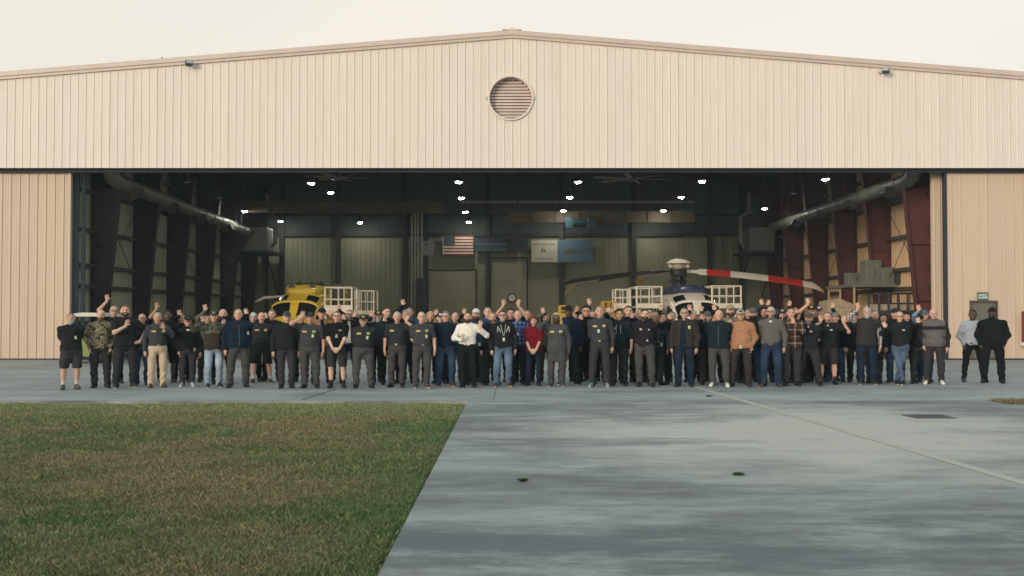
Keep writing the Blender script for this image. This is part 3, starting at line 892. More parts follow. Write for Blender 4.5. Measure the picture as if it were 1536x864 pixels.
# pale conduit rail behind the beams
xa, z = at(690, 303, 60.5); xb = at(1042, 303, 60.5)[0]
t = thing('conduit_rail', ((xa + xb) / 2, 60.5, z), 'thin pale rail hung level under the roof above the right crane beam', 'rail')
g = MB(); g.box(xa, xb, 60.45, 60.55, z - 0.06, z + 0.06); g.build('rail', paint('pale_rail', (0.26, 0.26, 0.23), 0.5), t)
for i in range(6):
    x = xa + 0.4 + (xb - xa - 0.8) * i / 5
    g = MB(); g.tube([(x, 60.5, z + 0.05), (x, 60.5, top(x) - 0.3)], 0.02, 6); g.build('hanger', shade_m, t)

# ceiling fans
def fan(px, py, Y, span, lab):
    X, Z = at(px, py, Y)
    t = thing('ceiling_fan', (X, Y, Z), lab, 'ceiling fan', 'large ceiling fans')
    g = MB(); g.lathe([(0.05, -0.2), (0.2, -0.16), (0.22, 0.05), (0.1, 0.2)], 16, (X, Y, Z), 'z'); g.build('motor', shade_m, t, True)
    for k in range(6):
        a = R(14 + 60 * k)
        dvec = Vector((math.cos(a), math.sin(a), 0))
        M = Matrix.Rotation(a, 3, 'Z') @ Matrix.Rotation(R(18), 3, 'X')
        g = MB(); g.obox(Vector((X, Y, Z - 0.05)) + dvec * (span / 2 + 0.18), (span, 0.2, 0.03), M); g.build('fan_blade', paint('fan_blade', (0.16, 0.17, 0.16), 0.4), t)
    g = MB(); g.tube([(X, Y, Z + 0.15), (X, Y, top(X) - 0.25)], 0.03, 8); g.build('downrod', shade_m, t)
fan(948, 266, 47.6, 1.6, 'large dark ceiling fan hanging under the roof right of centre')
fan(505, 264, 47.6, 1.2, 'smaller dark ceiling fan hanging under the roof left of centre')

# air handlers in both rear corners
ah_m = paint('air_handler_paint', (0.13, 0.145, 0.13), 0.5)
for sx, px, lab in ((-1, (362, 404), 'grey air handler cabinet on a bracket in the left rear corner'), (1, (1120, 1158), 'grey air handler cabinet on a bracket in the right rear corner')):
    Y = 62.6
    xa, z = at(px[0], 342, Y); xb, zb = at(px[1], 377, Y)
    t = thing('air_handler', ((xa + xb) / 2, Y, zb), lab, 'air handler', 'air handlers in the rear corners')
    g = MB(); g.cham(xa, xb, Y - 0.7, Y + 1.0, zb, z, 0.03)
    g.box(xa + 0.1, xb - 0.1, Y - 0.72, Y - 0.702, zb + 0.1, z - 0.1); g.build('cabinet', ah_m, t)
    g = MB(); g.box(xa - 0.3, xb + 0.3, Y - 0.85, YR - 0.4, zb - 0.15, zb - 0.002); g.build('platform', dark_steel, t)
    for xx in (xa, xb):
        g = MB(); g.tube([(xx, Y - 0.7, zb - 0.15), (xx, YR - 0.3, zb - 2.6)], 0.05, 6); g.build('strut', dark_steel, t)
    xi = (xb if sx < 0 else xa) - sx * 0.25
    g = MB(); g.tube([(xi, Y - 0.5, zb + 0.2), (xi - sx * 0.2, Y - 0.5, zb + 0.5), (xi - sx * 0.2, Y - 0.5, z + 0.6), (xi + sx * 0.3, Y - 0.5, z + 0.9), (xi + sx * 0.3, Y - 0.5, z + 2.0)], 0.13, 10); g.build('flue', duct_m, t, True)

# pipe bundle on the rear wall
t = thing('pipe_bundle', (at(625, 430, YR - 0.5)[0], YR - 0.5, 0), 'bundle of pale vertical pipes running up the rear wall beside the flag', 'pipes')
for px in (618, 622.5, 627, 632.5):
    x = at(px, 430, YR - 0.55)[0]; g = MB(); g.tube([(x, YR - 0.55, 0.3), (x, YR - 0.55, 8.6)], 0.06, 10); g.build('pipe', paint('pale_pipe', (0.28, 0.28, 0.23), 0.5), t, True)
x = at(636, 430, YR - 0.5)[0]; g = MB(); g.box(x - 0.05, x + 0.25, YR - 0.5, YR - 0.33, 0, 8.4); g.build('cable_tray', dark_steel, t)
x = at(632, 440, YR - 0.6)[0]; g = MB(); g.cham(x - 0.25, x + 0.3, YR - 0.85, YR - 0.62, 1.6, 3.9, 0.04); g.build('control_panel', rc, t)

# wall clock
X, Z = at(768, 447, YR - 0.15)
t = thing('wall_clock', (X, YR, Z), 'round white wall clock with dark rim on the rear wall', 'clock')
g = MB(); g.lathe([(0.25, -0.22), (0.27, -0.2), (0.27, -0.04), (0.22, -0.04)], 28, (X, YR, Z), 'y'); g.build('rim', dark_steel, t, True)
g = MB(); g.lathe([(0.205, -0.232), (0.205, -0.222)], 28, (X, YR, Z), 'y'); g.build('dial', paint('clock_dial', (0.72, 0.70, 0.62), 0.5), t)
g = MB(); g.obox((X + 0.04, YR - 0.237, Z + 0.03), (0.12, 0.005, 0.02), Matrix.Rotation(R(-35), 3, 'Y')); g.obox((X - 0.03, YR - 0.237, Z + 0.06), (0.16, 0.005, 0.014), Matrix.Rotation(R(60), 3, 'Y')); g.build('clock_hands', dark_steel, t)

# flag and banners hung on the rear wall
BY = YR - 0.5
def panel(name, pxa, pxb, pya, pyb, mat, lab, cat):
    xa, zt = at(pxa, pya, BY); xb, zb = at(pxb, pyb, BY)
    t = thing(name, ((xa + xb) / 2, BY, zb), lab, cat)
    g = MB(); g.box(xa, xb, BY - 0.012, BY + 0.012, zb, zt); g.build('cloth', mat, t)
    for x in (xa + 0.06, xb - 0.06):
        g = MB(); g.tube([(x, BY, zt - 0.02), (x, YR - 0.1, zt + 0.35)], 0.012, 6); g.build('cord', dark_steel, t)
    return t, xa, xb, zb, zt
flag_w = paint('flag_white', (0.62, 0.56, 0.46), 0.7); flag_r = paint('flag_red', (0.20, 0.045, 0.035), 0.7); flag_b = paint('flag_blue', (0.02, 0.028, 0.05), 0.7)
t, xa, xb, zb, zt = panel('flag', 664, 710, 353.5, 383, flag_w, 'striped red and white flag with a blue canton on the rear wall', 'flag')
hh = (zt - zb) / 13
g = MB()
for i in range(0, 13, 2): g.box(xa + 0.04, xb, BY - 0.018, BY - 0.0125, zt - hh * (i + 1), zt - hh * i)
g.build('red_stripes', flag_r, t)
cx = xa + (xb - xa) * 0.40
g = MB(); g.box(xa + 0.045, cx, BY - 0.024, BY - 0.0185, zt - hh * 7, zt - 0.001); g.build('canton', flag_b, t)
g = MB()
for r_ in range(5):
    for c_ in range(6):
        x = xa + 0.1 + (cx - xa - 0.14) * c_ / 5; z = zt - hh * 7 * (r_ + 0.5) / 5
        g.prism([(x + 0.032 * (1 if k % 2 == 0 else 0.42) * math.sin(k * math.pi / 5), z + 0.032 * (1 if k % 2 == 0 else 0.42) * math.cos(k * math.pi / 5)) for k in range(10)], 'y', BY - 0.028, BY - 0.0245)
g.build('stars', flag_w, t)

grey_b = paint('grey_banner', (0.20, 0.225, 0.195), 0.7)
t, xa, xb, zb, zt = panel('emblem_banner', 612.5, 651.5, 361.5, 383, grey_b, 'small grey banner with a round emblem left of the flag', 'banner')
g = MB(); g.lathe([(0.30, -0.02), (0.30, -0.013)], 24, (xa + 0.42, BY, (za := (zb + zt) / 2)), 'y'); g.build('emblem', paint('emblem_grey', (0.10, 0.10, 0.10), 0.7), t)
g = MB(); g.lathe([(0.17, -0.026), (0.17, -0.0205)], 18, (xa + 0.42, BY, za), 'y'); g.build('emblem_centre', paint('emblem_mid', (0.17, 0.15, 0.13), 0.7), t)
g = MB(); g.box(xa + 1.0, xa + 1.22, BY - 0.018, BY - 0.0125, zt - 0.28, zt - 0.12); g.build('green_mark', paint('mark_green', (0.09, 0.17, 0.05), 0.7), t)

dk_b = paint('dark_banner', (0.022, 0.034, 0.05), 0.7)
t, xa, xb, zb, zt = panel('dark_banner', 712, 793, 357, 377.5, dk_b, 'long dark blue banner with a faint band right of the flag', 'banner')
g = MB()
zm = zb + (zt - zb) * 0.5; xm = xa + (xb - xa) * 0.6
g.box(xa + 0.1, xm, BY - 0.018, BY - 0.0125, zm, zm + 0.07)
g.build('pale_band', paint('band_blue', (0.14, 0.16, 0.21), 0.7), t)
g = MB(); g.box(xa + 0.02, xa + 1.9, BY - 0.018, BY - 0.0125, zb + 0.02, zb + 0.24); g.build('teal_band', paint('band_teal', (0.045, 0.085, 0.075), 0.7), t)
g = MB(); g.box(xm + 0.1, xb - 0.35, BY - 0.018, BY - 0.0125, zm - 0.03, zm + 0.12); g.build('brown_band', paint('band_brown', (0.06, 0.035, 0.03), 0.7), t)

ban_w = paint('banner_white', (0.42, 0.42, 0.33), 0.7)
t, xa, xb, zb, zt = panel('helicopter_banner', 797, 889, 360.5, 393.5, ban_w, 'wide banner, white half with small dark mark and blue half with helicopter picture', 'banner')
xm = xa + (xb - xa) * 0.425
blue_b = Nodes('banner_blue'); ps = blue_b.pos()
blue_b.color(blue_b.mix((0.05, 0.10, 0.16), (0.085, 0.16, 0.20), blue_b.noise(ps, 0.9, 3))); blue_b.rough(0.7)
g = MB(); g.box(xm, xb, BY - 0.018, BY - 0.0125, zb, zt); g.build('blue_half', blue_b.mat, t)
ink = paint('banner_ink', (0.06, 0.055, 0.04), 0.7)
dkr = paint('banner_red_ink', (0.20, 0.13, 0.10), 0.7)
g = MB()
for i in range(9):
    q = xa + 0.14 + i * 0.145
    g.box(q, q + (0.11 if i not in (2, 6) else 0.06), BY - 0.018, BY - 0.0125, zt - 0.27 - (0.04 if i in (0, 7, 8) else 0), zt - 0.20)
g.build('heading_marks', dkr, t)
g = MB(); zc = (zb + zt) / 2 + 0.05; xc = xa + (xm - xa) * 0.46
g.prism([(xc - 0.13, zc - 0.1), (xc - 0.05, zc - 0.1), (xc + 0.0, zc + 0.12), (xc - 0.09, zc + 0.12)], 'y', BY - 0.018, BY - 0.0125)
g.prism([(xc + 0.01, zc - 0.08), (xc + 0.14, zc - 0.1), (xc + 0.11, zc + 0.04), (xc + 0.03, zc + 0.09)], 'y', BY - 0.018, BY - 0.0125)
g.build('logo_mark', ink, t)
g = MB(); g.box(xa + 0.25, xm - 0.25, BY - 0.018, BY - 0.0125, zb + 0.2, zb + 0.24); g.build('footer_line', dkr, t)
camo_ink = Nodes('print_camouflage')
camo_ink.color(camo_ink.ramp(camo_ink.noise(camo_ink.pos(), 5.5, 3), [(0.4, (0.035, 0.045, 0.02)), (0.5, (0.13, 0.125, 0.05)), (0.6, (0.05, 0.05, 0.03))])); camo_ink.rough(0.7)
hx, hz, q = xm + 0.35, (zb + zt) / 2 - 0.05, 1.35 / 3.0
sil = [(0, 0), (0.15, 0.14), (0.5, 0.22), (0.8, 0.32), (1.3, 0.36), (1.7, 0.28), (2.1, 0.16), (3.1, 0.2), (3.35, 0.42), (3.5, 0.42), (3.35, 0.08), (2.2, -0.02), (1.7, -0.2), (0.6, -0.22), (0.2, -0.14)]
g = MB(); g.prism([(hx + a * q * 1.05, hz + b * q) for a, b in sil], 'y', BY - 0.023, BY - 0.0185)
g.prism([(hx - 0.1, hz + 0.19), (hx + 1.45, hz + 0.19), (hx + 1.45, hz + 0.205), (hx - 0.1, hz + 0.205)], 'y', BY - 0.023, BY - 0.0185)
g.build('helicopter_print', camo_ink.mat, t)

# ------------------------------------------------------------------ work platforms and shelves
rail_w = paint('platform_white', (0.62, 0.57, 0.47), 0.5)
rail_d = paint('platform_black', (0.03, 0.03, 0.03), 0.5)
rail_y = paint('platform_yellow', (0.42, 0.26, 0.02), 0.5)
def platform(x0, x1, y0, y1, zd, zr, nx, mat, lab, toe=0.12, r=0.025, sub=None):
    t = thing('work_platform', ((x0 + x1) / 2, (y0 + y1) / 2, 0), lab, 'platform')
    g = MB(); g.box(x0, x1, y0, y1, zd - 0.08, zd); g.box(x0, x1, y0 - 0.03, y0 - 0.002, zd - 0.1, zd + toe); g.build('deck', mat, t)
    for yy in (y0 + 0.03, y1 - 0.03):
        g = MB()
        for zz in (zr, zd + (zr - zd) * 0.5): g.tube([(x0 + 0.04, yy, zz), (x1 - 0.04, yy, zz)], r, 8)
        for i in range(nx):
            x = x0 + 0.04 + (x1 - x0 - 0.08) * i / (nx - 1); g.tube([(x, yy, zd), (x, yy, zr)], r if 0 < i < nx - 1 else r * 1.5, 8)
        g.build('railing', mat, t)
    for x in (x0 + 0.04, x1 - 0.04):
        g = MB()
        for zz in (zr, zd + (zr - zd) * 0.5): g.tube([(x, y0 + 0.03, zz), (x, y1 - 0.03, zz)], r, 8)
        g.build('end_railing', mat, t)
    for x in (x0 + 0.06, x1 - 0.06):
        for y in (y0 + 0.06, y1 - 0.06):
            g = MB(); g.tube([(x, y, 0.1), (x, y, zd - 0.08)], r * 1.7, 8); lg = g.build('leg', mat, t)
            g = MB(); g.lathe([(0.1, -0.03), (0.1, 0.03)], 14, (x, y, 0.1), 'x'); g.build('caster', rail_d, lg)
    g = MB(); g.tube([(x0 + 0.06, y0 + 0.06, 0.3), (x1 - 0.06, y0 + 0.06, zd - 0.15)], r, 6); g.build('brace', mat, t)
    return t
def plat_px(pxa, pxb, pyd, pyr, Y, depth, nx, mat, lab, **k):
    xa, zd = at(pxa, pyd, Y); xb, zr = at(pxb, pyr, Y)
    return platform(xa, xb, Y, Y + depth, zd, zr, nx, mat, lab, **k)
plat_px(486, 529, 467, 431, 46.8, 1.6, 3, rail_w, 'white work platform with solid toe board beside the yellow helicopter', toe=0.27, r=0.03)
plat_px(531, 562, 469, 436, 48.9, 1.4, 4, rail_w, 'lower white platform railing to the right of the yellow helicopter platform', toe=0.1, r=0.025)
plat_px(922, 947, 459, 434, 47.4, 1.3, 3, rail_w, 'narrow white railed platform at the far left of the white helicopter')
plat_px(954, 994, 459, 430, 46.9, 3.2, 3, rail_w, 'white work platform against the left flank of the white helicopter', r=0.032)
plat_px(1067, 1113, 459, 429, 46.9, 3.2, 5, rail_w, 'white work platform against the right flank of the white helicopter', r=0.03)
plat_px(1318, 1395, 470, 440, 42.2, 1.3, 6, rail_d, 'black railed platform near the right door edge', r=0.028)
plat_px(904, 925, 472, 453, 44.5, 0.9, 3, rail_y, 'yellow maintenance stand glimpsed over the heads right of centre', r=0.035, toe=0.1)
plat_px(839, 852, 474, 459, 44.0, 0.9, 2, rail_y, 'small yellow maintenance stand behind the blond woman', r=0.04, toe=0.12)

# shelf with equipment cabinets on the right wall
Y = 45.6
xa, zs = at(1268, 427, Y)
t = thing('wall_shelf', (15.5, 46.5, zs), 'steel shelf on the right wall carrying grey equipment cabinets', 'shelf')
g = MB(); g.box(14.25, 16.1, 44.6, 48.4, zs - 0.12, zs); g.build('deck', paint('shelf_grey', (0.12, 0.12, 0.10), 0.6), t)
for y in (44.7, 46.6, 48.3):
    g = MB(); g.tube([(14.35, y, 0), (14.35, y, zs - 0.12)], 0.05, 8); g.build('post', paint('post_tan', (0.33, 0.25, 0.13), 0.6), t)
cab_m = paint('cabinet_grey_green', (0.125, 0.135, 0.105), 0.5)
def cabinet(pxa, pxb, pya, Y, depth, zb, lab, mat=cab_m):
    xa, zt = at(pxa, pya, Y); xb = at(pxb, pya, Y)[0]
    t = thing('equipment_cabinet', ((xa + xb) / 2, Y, zb), lab, 'cabinet', 'cabinets on the wall shelf')
    g = MB(); g.cham(xa, xb, Y, Y + depth, zb + 0.003, zt, 0.03); g.build('case', mat, t)
    g = MB(); g.box(xa + 0.05, (xa + xb) / 2 - 0.01, Y - 0.015, Y - 0.002, zb + 0.07, zt - 0.07); g.box((xa + xb) / 2 + 0.01, xb - 0.05, Y - 0.015, Y - 0.002, zb + 0.07, zt - 0.07); g.build('doors', mat, t)
    g = MB(); g.box((xa + xb) / 2 + 0.04, (xa + xb) / 2 + 0.07, Y - 0.04, Y - 0.015, (zb + zt) / 2 - 0.1, (zb + zt) / 2 + 0.1); g.build('handle', rail_d, t)
cabinet(1272, 1293, 409, 47.6, 0.6, zs, 'small low grey cabinet at the left end of the wall shelf')
cabinet(1299, 1323, 390, 45.8, 0.8, zs, 'tallest grey-green cabinet in the middle of the wall shelf')
cabinet(1324, 1342, 401, 45.3, 0.8, zs, 'medium grey cabinet right of the tallest one on the wall shelf')
cabinet(1346, 1358, 406, 45.0, 0.6, zs, 'small black box at the right end of the wall shelf', rail_d)

# packing crate and pale roll
ply = paint('plywood', (0.36, 0.29, 0.19), 0.7, 0, 0.15, 4)
X0, Z0 = at(1241, 452, 45.0); X1 = at(1287, 452, 45.0)[0]
t = thing('packing_crate', ((X0 + X1) / 2, 45.6, 0), 'large tan plywood crate with sloping lid behind the right of the crowd', 'crate')
g = MB(); g.box(X0, X1, 45, 46.2, 0.1, Z0 - 0.25); g.build('box', ply, t)
g = MB(); g.prism([(X0, Z0 - 0.245), (X1, Z0 - 0.245), (X1, Z0 - 0.2), (X0 + 0.5, Z0 + 0.12), (X0, Z0)], 'y', 44.96, 46.24); g.build('lid', ply, t)
g = MB()
for x in (X0 + 0.05, (X0 + X1) / 2, X1 - 0.13): g.box(x, x + 0.08, 44.965, 44.998, 0.1, Z0 - 0.25)
g.box(X0, X1, 44.93, 44.963, 1.0, 1.1); g.build('batten', ply, t)
g = MB()
for x in (X0 + 0.1, (X0 + X1) / 2 - 0.05, X1 - 0.2): g.box(x, x + 0.1, 45, 46.2, 0, 0.098)
g.build('skid', ply, t)
X0, Z0 = at(1298, 456, 43.9); X1, Z1 = at(1357, 468, 43.9)
t = thing('blade_cradle', ((X0 + X1) / 2, 43.9, 0), 'long pale covered rotor blade lying on a stand by the right wall', 'cradle')
g = MB(); zc = (Z0 + Z1) / 2
g.tube([(X0, 43.9, zc), (X0 + 0.3, 43.9, zc), (X1, 43.9, zc - 0.02)], [0.09, 0.17, 0.17], 12); g.build('cover', paint('pale_canvas', (0.55, 0.46, 0.34), 0.8), t, True)
for x in (X0 + 0.3, X1 - 0.3):
    g = MB(); g.tube([(x, 43.75, 0), (x, 43.9, zc - 0.17)], 0.03, 6); g.tube([(x, 44.05, 0), (x, 43.9, zc - 0.17)], 0.03, 6); g.build('trestle', rail_d, t)

# utility cart at the left door edge
cx, cz = at(143, 469, 37.4)
t = thing('utility_cart', (cx, 37.4, 0), 'utility cart with a pale roof standing behind the left end of the crowd', 'cart')
g = MB(); g.prism([(cx - 0.6, cz - 0.13), (cx + 0.6, cz - 0.13), (cx + 0.55, cz - 0.05), (cx + 0.2, cz), (cx - 0.2, cz), (cx - 0.55, cz - 0.05)], 'y', 36.6, 38.4); g.build('roof', paint('cart_roof', (0.55, 0.56, 0.48), 0.5), t)
for sx in (-1, 1):
    for y in (36.7, 38.3):
        g = MB(); g.tube([(cx + sx * 0.53, y, 0.7), (cx + sx * 0.53, y, cz - 0.13)], 0.02, 6); g.build('roof_post', rail_d, t)
    for y in (36.55, 38.35):
        g = MB(); g.lathe([(0.1, -0.09), (0.22, -0.09), (0.24, -0.05), (0.24, 0.05), (0.22, 0.09), (0.1, 0.09)], 18, (cx + sx * 0.5, y, 0.24), 'x'); w_ = g.build('wheel', rail_d, t, True)
        g = MB(); g.lathe([(0.11, -0.1), (0.11, 0.1)], 14, (cx + sx * 0.5, y, 0.24), 'x'); g.build('rim', pale_m, w_)
g = MB(); yg = paint('cart_yellow_green', (0.16, 0.20, 0.05), 0.5)
g.cham(cx - 0.58, cx + 0.58, 36.3, 36.85, 0.25, 0.85, 0.08); g.cham(cx - 0.58, cx + 0.58, 36.85, 38.6, 0.25, 0.45, 0.05); g.build('body', yg, t)
g = MB(); g.cham(cx - 0.52, cx + 0.52, 37.4, 37.9, 0.45, 0.78, 0.05); g.cham(cx - 0.52, cx + 0.52, 37.85, 38.0, 0.78, 1.2, 0.05); g.build('seat', rail_d, t)
g = MB(); g.tube([(cx - 0.25, 36.8, 0.85), (cx - 0.25, 37.05, 1.02)], 0.02, 6); g.lathe([(0.15, -0.012), (0.17, 0.0), (0.15, 0.012)], 16, (cx - 0.25, 37.08, 1.04), 'y'); g.build('steering_wheel', rail_d, t)

# ------------------------------------------------------------------ helicopters
SEC = [(0.0, .10, 1.22, 1.06), (0.12, .36, 1.36, 0.88), (0.35, .66, 1.46, 0.72), (0.7, .92, 1.58, 0.60), (1.0, 1.06, 1.84, 0.54), (1.32, 1.13, 2.24, 0.50), (1.7, 1.17, 2.38, 0.48),
       (2.2, 1.20, 2.55, 0.47), (2.8, 1.21, 2.68, 0.47), (3.6, 1.21, 2.74, 0.47), (8.0, 1.18, 2.72, 0.52), (9.4, .9, 2.68, 0.9), (10.8, .45, 2.62, 1.5), (12.5, .30, 2.55, 1.8), (16.0, .17, 2.5, 2.05)]
def lerp_sec(y):
    for a, b in zip(SEC[:-1], SEC[1:]):
        if y <= b[0]:
            t = (y - a[0]) / (b[0] - a[0]); return [a[i] + (b[i] - a[i]) * t for i in range(1, 4)]
    return list(SEC[-1][1:])
def hull(y, ang, off=0.0):
    hw, zt, zb = lerp_sec(y)
    e = 2 / 3.3
    c, s_ = math.cos(ang), math.sin(ang)
    hz = (zt - zb) / 2
    return Vector(((hw + off) * math.copysign(abs(c) ** e, c), y, (zt + zb) / 2 + (hz + off) * math.copysign(abs(s_) ** e, s_)))
def heli(px_c, Yn, body, cowl_mat, name, lab, rotor, frame_mat):
    X = (px_c - 768) / FOC * Yn
    t = thing(name, (X, Yn, 0), lab, 'helicopter')
    O = Vector((X, Yn, 0))
    glass = paint('cockpit_glass', (0.006, 0.008, 0.009), 0.08, 0, 0.0)
    ys = sorted(set([s[0] for s in SEC] + [0.05, 0.22, 0.52, 0.88, 1.16, 1.5, 2.0, 2.5, 3.2, 5.0, 6.5]))
    n = 40
    g = MB()
    for y in ys:
        for k in range(n): g.v.append(tuple(O + hull(y, 2 * math.pi * k / n)))
    for i in range(len(ys) - 1):
        for k in range(n):
            g.f.append((i * n + k, i * n + (k + 1) % n, (i + 1) * n + (k + 1) % n, (i + 1) * n + k)); g.m.append(0)
    g.f.append(tuple(range(n))); g.m.append(0)
    e = (len(ys) - 1) * n; g.f.append(tuple(range(e, e + n))); g.m.append(0)
    g.build('fuselage', body, t, True)
    def patch(nm, ya, yb, aa, ab, mat, off=0.012, th=0.012, par=None):
        g = MB(); m1, m2 = 8, 8
        for o_ in (off + th, off - 0.03):
            for i in range(m1 + 1):
                for j in range(m2 + 1):
                    g.v.append(tuple(O + hull(ya + (yb - ya) * i / m1, R(aa + (ab - aa) * j / m2), o_)))
        q = (m1 + 1) * (m2 + 1)
        for b in (0, q):
            for i in range(m1):
                for j in range(m2):
                    a = b + i * (m2 + 1) + j; g.f.append((a, a + 1, a + m2 + 2, a + m2 + 1)); g.m.append(0)
        rim = [i * (m2 + 1) for i in range(m1 + 1)] + [m1 * (m2 + 1) + j for j in range(1, m2 + 1)] + [i * (m2 + 1) + m2 for i in range(m1 - 1, -1, -1)] + [j for j in range(m2 - 1, 0, -1)]
        for a, b in zip(rim, rim[1:] + rim[:1]): g.f.append((a, b, b + q, a + q)); g.m.append(0)
        return g.build(nm, mat, par or t, True)
    # cockpit frame behind the panes, then the panes
    for sa, sb in ((93, 140), (40, 87)):
        patch('windshield', 0.74, 1.28, sa, sb, glass)
    for sa, sb in ((101, 130), (50, 79)):
        patch('eyebrow_window', 1.56, 2.2, sa, sb, glass)
    for sa, sb in ((156, 182), (-2, 24)):
        patch('cockpit_side_window', 0.95, 2.1, sa, sb, glass)
        for y in (3.6, 4.7, 5.8, 6.9): patch('cabin_window', y, y + 0.6, sa + 0.5, sb - 4, glass)
    patch('brow_frame', 1.32, 1.42, 34, 146, frame_mat, 0.02, 0.03)
    # engine cowling
    g = MB(); rows = [(2.75, .62, 2.66, 2.82), (2.95, .78, 2.6, 2.98), (3.4, .86, 2.55, 3.06), (6.5, .84, 2.55, 3.06), (8.0, .55, 2.6, 2.95), (9.2, .2, 2.64, 2.76)]
    m_ = 20
    for y, hw, zb, zt in rows:
        for k in range(m_ + 1):
            a = math.pi * k / m_; e2 = 2 / 4.5
            g.v.append(tuple(O + Vector((hw * math.copysign(abs(math.cos(a)) ** e2, math.cos(a)), y, zb + (zt - zb) * abs(math.sin(a)) ** e2))))
    for i in range(len(rows) - 1):
        for k in range(m_): 
            b = i * (m_ + 1) + k; g.f.append((b, b + 1, b + m_ + 2, b + m_ + 1)); g.m.append(0)
    g.f.append(tuple(range(m_ + 1))); g.m.append(0)
    cw = g.build('engine_cowl', cowl_mat, t, True)
    for sx in (-1, 1):
        g = MB(); g.lathe([(0.16, -0.05), (0.19, -0.02), (0.19, 0.3)], 16, O + Vector((sx * 0.45, 2.93, 2.83)), 'y'); g.build('air_intake', dark_steel, cw, True)
    # sponsons, wheels, tail
    for sx in (-1, 1):
        g = MB(); prof = [(0.02, -1.9), (0.25, -1.5), (0.38, -0.6), (0.38, 0.8), (0.2, 1.7), (0.02, 2.1)]
        g.lathe(prof, 16, O + Vector((sx * 1.3, 6.2, 0.85)), 'y'); g.build('sponson', body, t, True)
    for (sx, y) in ((-1.25, 6.6), (1.25, 6.6), (-0.14, 1.6), (0.14, 1.6)):
        g = MB(); g.lathe([(0.12, -0.09), (0.26, -0.09), (0.29, -0.05), (0.29, 0.05), (0.26, 0.09), (0.12, 0.09)], 20, O + Vector((sx, y, 0.29)), 'x'); w_ = g.build('wheel', rail_d, t, True)
        g = MB(); g.tube([O + Vector((sx, y, 0.3)), O + Vector((sx * 0.9, y - 0.1, 0.75))], 0.05, 8); g.build('strut', pale_m, w_)
    g = MB(); g.prism([(Yn + 14.6, 2.4), (Yn + 16.0, 2.3), (Yn + 16.5, 3.1), (Yn + 15.8, 3.1)], 'x', X - 0.09, X + 0.09); g.build('tail_fin', cowl_mat, t)
    g = MB(); g.cham(X - 1.9, X - 0.09, Yn + 15.4, Yn + 16.2, 2.6, 2.68, 0.02); g.build('stabiliser', body, t)
    for k in range(4):
        a = R(20 + 90 * k); g = MB(); g.obox(O + Vector((0.24, 16.0, 2.4)) + Vector((0, math.cos(a), math.sin(a))) * 0.4, (0.03, 0.8, 0.14), Matrix.Rotation(a, 3, 'X')); g.build('tail_rotor_blade', rail_d, t)
    H = O + Vector((0.0, 6.1, 0))
    if rotor:
        H = Vector(((1018 - 768) / FOC * (Yn + 6.1), Yn + 6.1, 0))
        g = MB(); g.lathe([(0.34, 3.0), (0.3, 3.2), (0.2, 3.25), (0.2, 3.95)], 18, H, 'z')
        for k in range(8):
            a = R(45 * k); p = H + Vector((math.cos(a) * 0.33, math.sin(a) * 0.33, 0)); g.tube([p + Vector((0, 0, 3.1)), p + Vector((0, 0, 3.75))], 0.035, 6)
        g.lathe([(0.42, 3.28), (0.45, 3.32), (0.42, 3.36)], 18, H, 'z'); g.lathe([(0.3, 3.5), (0.4, 3.6), (0.4, 3.85), (0.25, 3.9)], 12, H, 'z')
        g.build('rotor_mast', rail_d, t, True)
        hubm = paint('rotor_hub_white', (0.80, 0.74, 0.60), 0.4)
        g = MB(); g.lathe([(0.22, 3.88), (0.32, 4.0), (0.26, 4.12)], 20, H, 'z')
        for sx in (-1, 1): g.lathe([(0.08, -0.05), (0.1, 0), (0.08, 0.05)], 12, H + Vector((sx * 0.42, -0.15, 4.02)), 'y'); g.tube([H + Vector((sx * 0.2, -0.1, 4.0)), H + Vector((sx * 0.42, -0.12, 4.02))], 0.05, 8)
        hb = g.build('rotor_hub', hubm, t, True)
        g = MB(); g.lathe([(0.55, 4.12), (0.60, 4.16), (0.52, 4.24), (0.35, 4.33), (0.12, 4.38), (0.02, 4.385)], 28, H, 'z'); g.build('hub_cap', hubm, hb, True)
        bw = paint('blade_white', (0.62, 0.58, 0.50), 0.4); brd = paint('blade_red', (0.42, 0.03, 0.02), 0.4); bdk = paint('blade_dark', (0.055, 0.058, 0.054), 0.45); byl = paint('blade_yellow', (0.55, 0.33, 0.03), 0.45)
        def blade(tip, pitch_deg, bands, width, droop):
            root = H + Vector((0, 0, 3.80)); d = tip - root
            fwd = Vector((d.x, d.y, 0)).normalized(); side = Vector((-fwd.y, fwd.x, 0))
            N = 40; g = MB()
            for i in range(N + 1):
                u = 0.055 + (1 - 0.055) * i / N
                wd = width * (0.5 if u < 0.13 else (1.0 if u < 0.93 else 1.0 - (u - 0.93) / 0.07 * 0.45))
                c = root + Vector((d.x * u, d.y * u, d.z * (0.35 * u + 0.65 * u * u) - (max(0, u - 0.92) / 0.08) ** 1.3 * droop))
                ca, sa = math.cos(R(pitch_deg)), math.sin(R(pitch_deg))
                ch = side * ca + Vector((0, 0, sa)); nn = fwd.cross(ch)
                for (a, b) in ((-0.5, 0), (-0.2, 0.06), (0.2, 0.05), (0.5, 0), (0.2, -0.05), (-0.2, -0.06)):
                    g.v.append(tuple(c + ch * (a * wd) + nn * (b * wd)))
            for i in range(N):
                u = 0.055 + 0.945 * (i + 0.5) / N
                mi = [m for lim, m in bands if u <= lim][0]
                for k in range(6): g.f.append((i * 6 + k, i * 6 + (k + 1) % 6, i * 6 + 6 + (k + 1) % 6, i * 6 + 6 + k)); g.m.append(mi)
            g.f.append(tuple(range(6))); g.m.append(0); g.f.append(tuple(range(N * 6, N * 6 + 6))); g.m.append(bands[-1][1])
            g.build('rotor_blade', [bw, brd, bdk, byl], t, True)
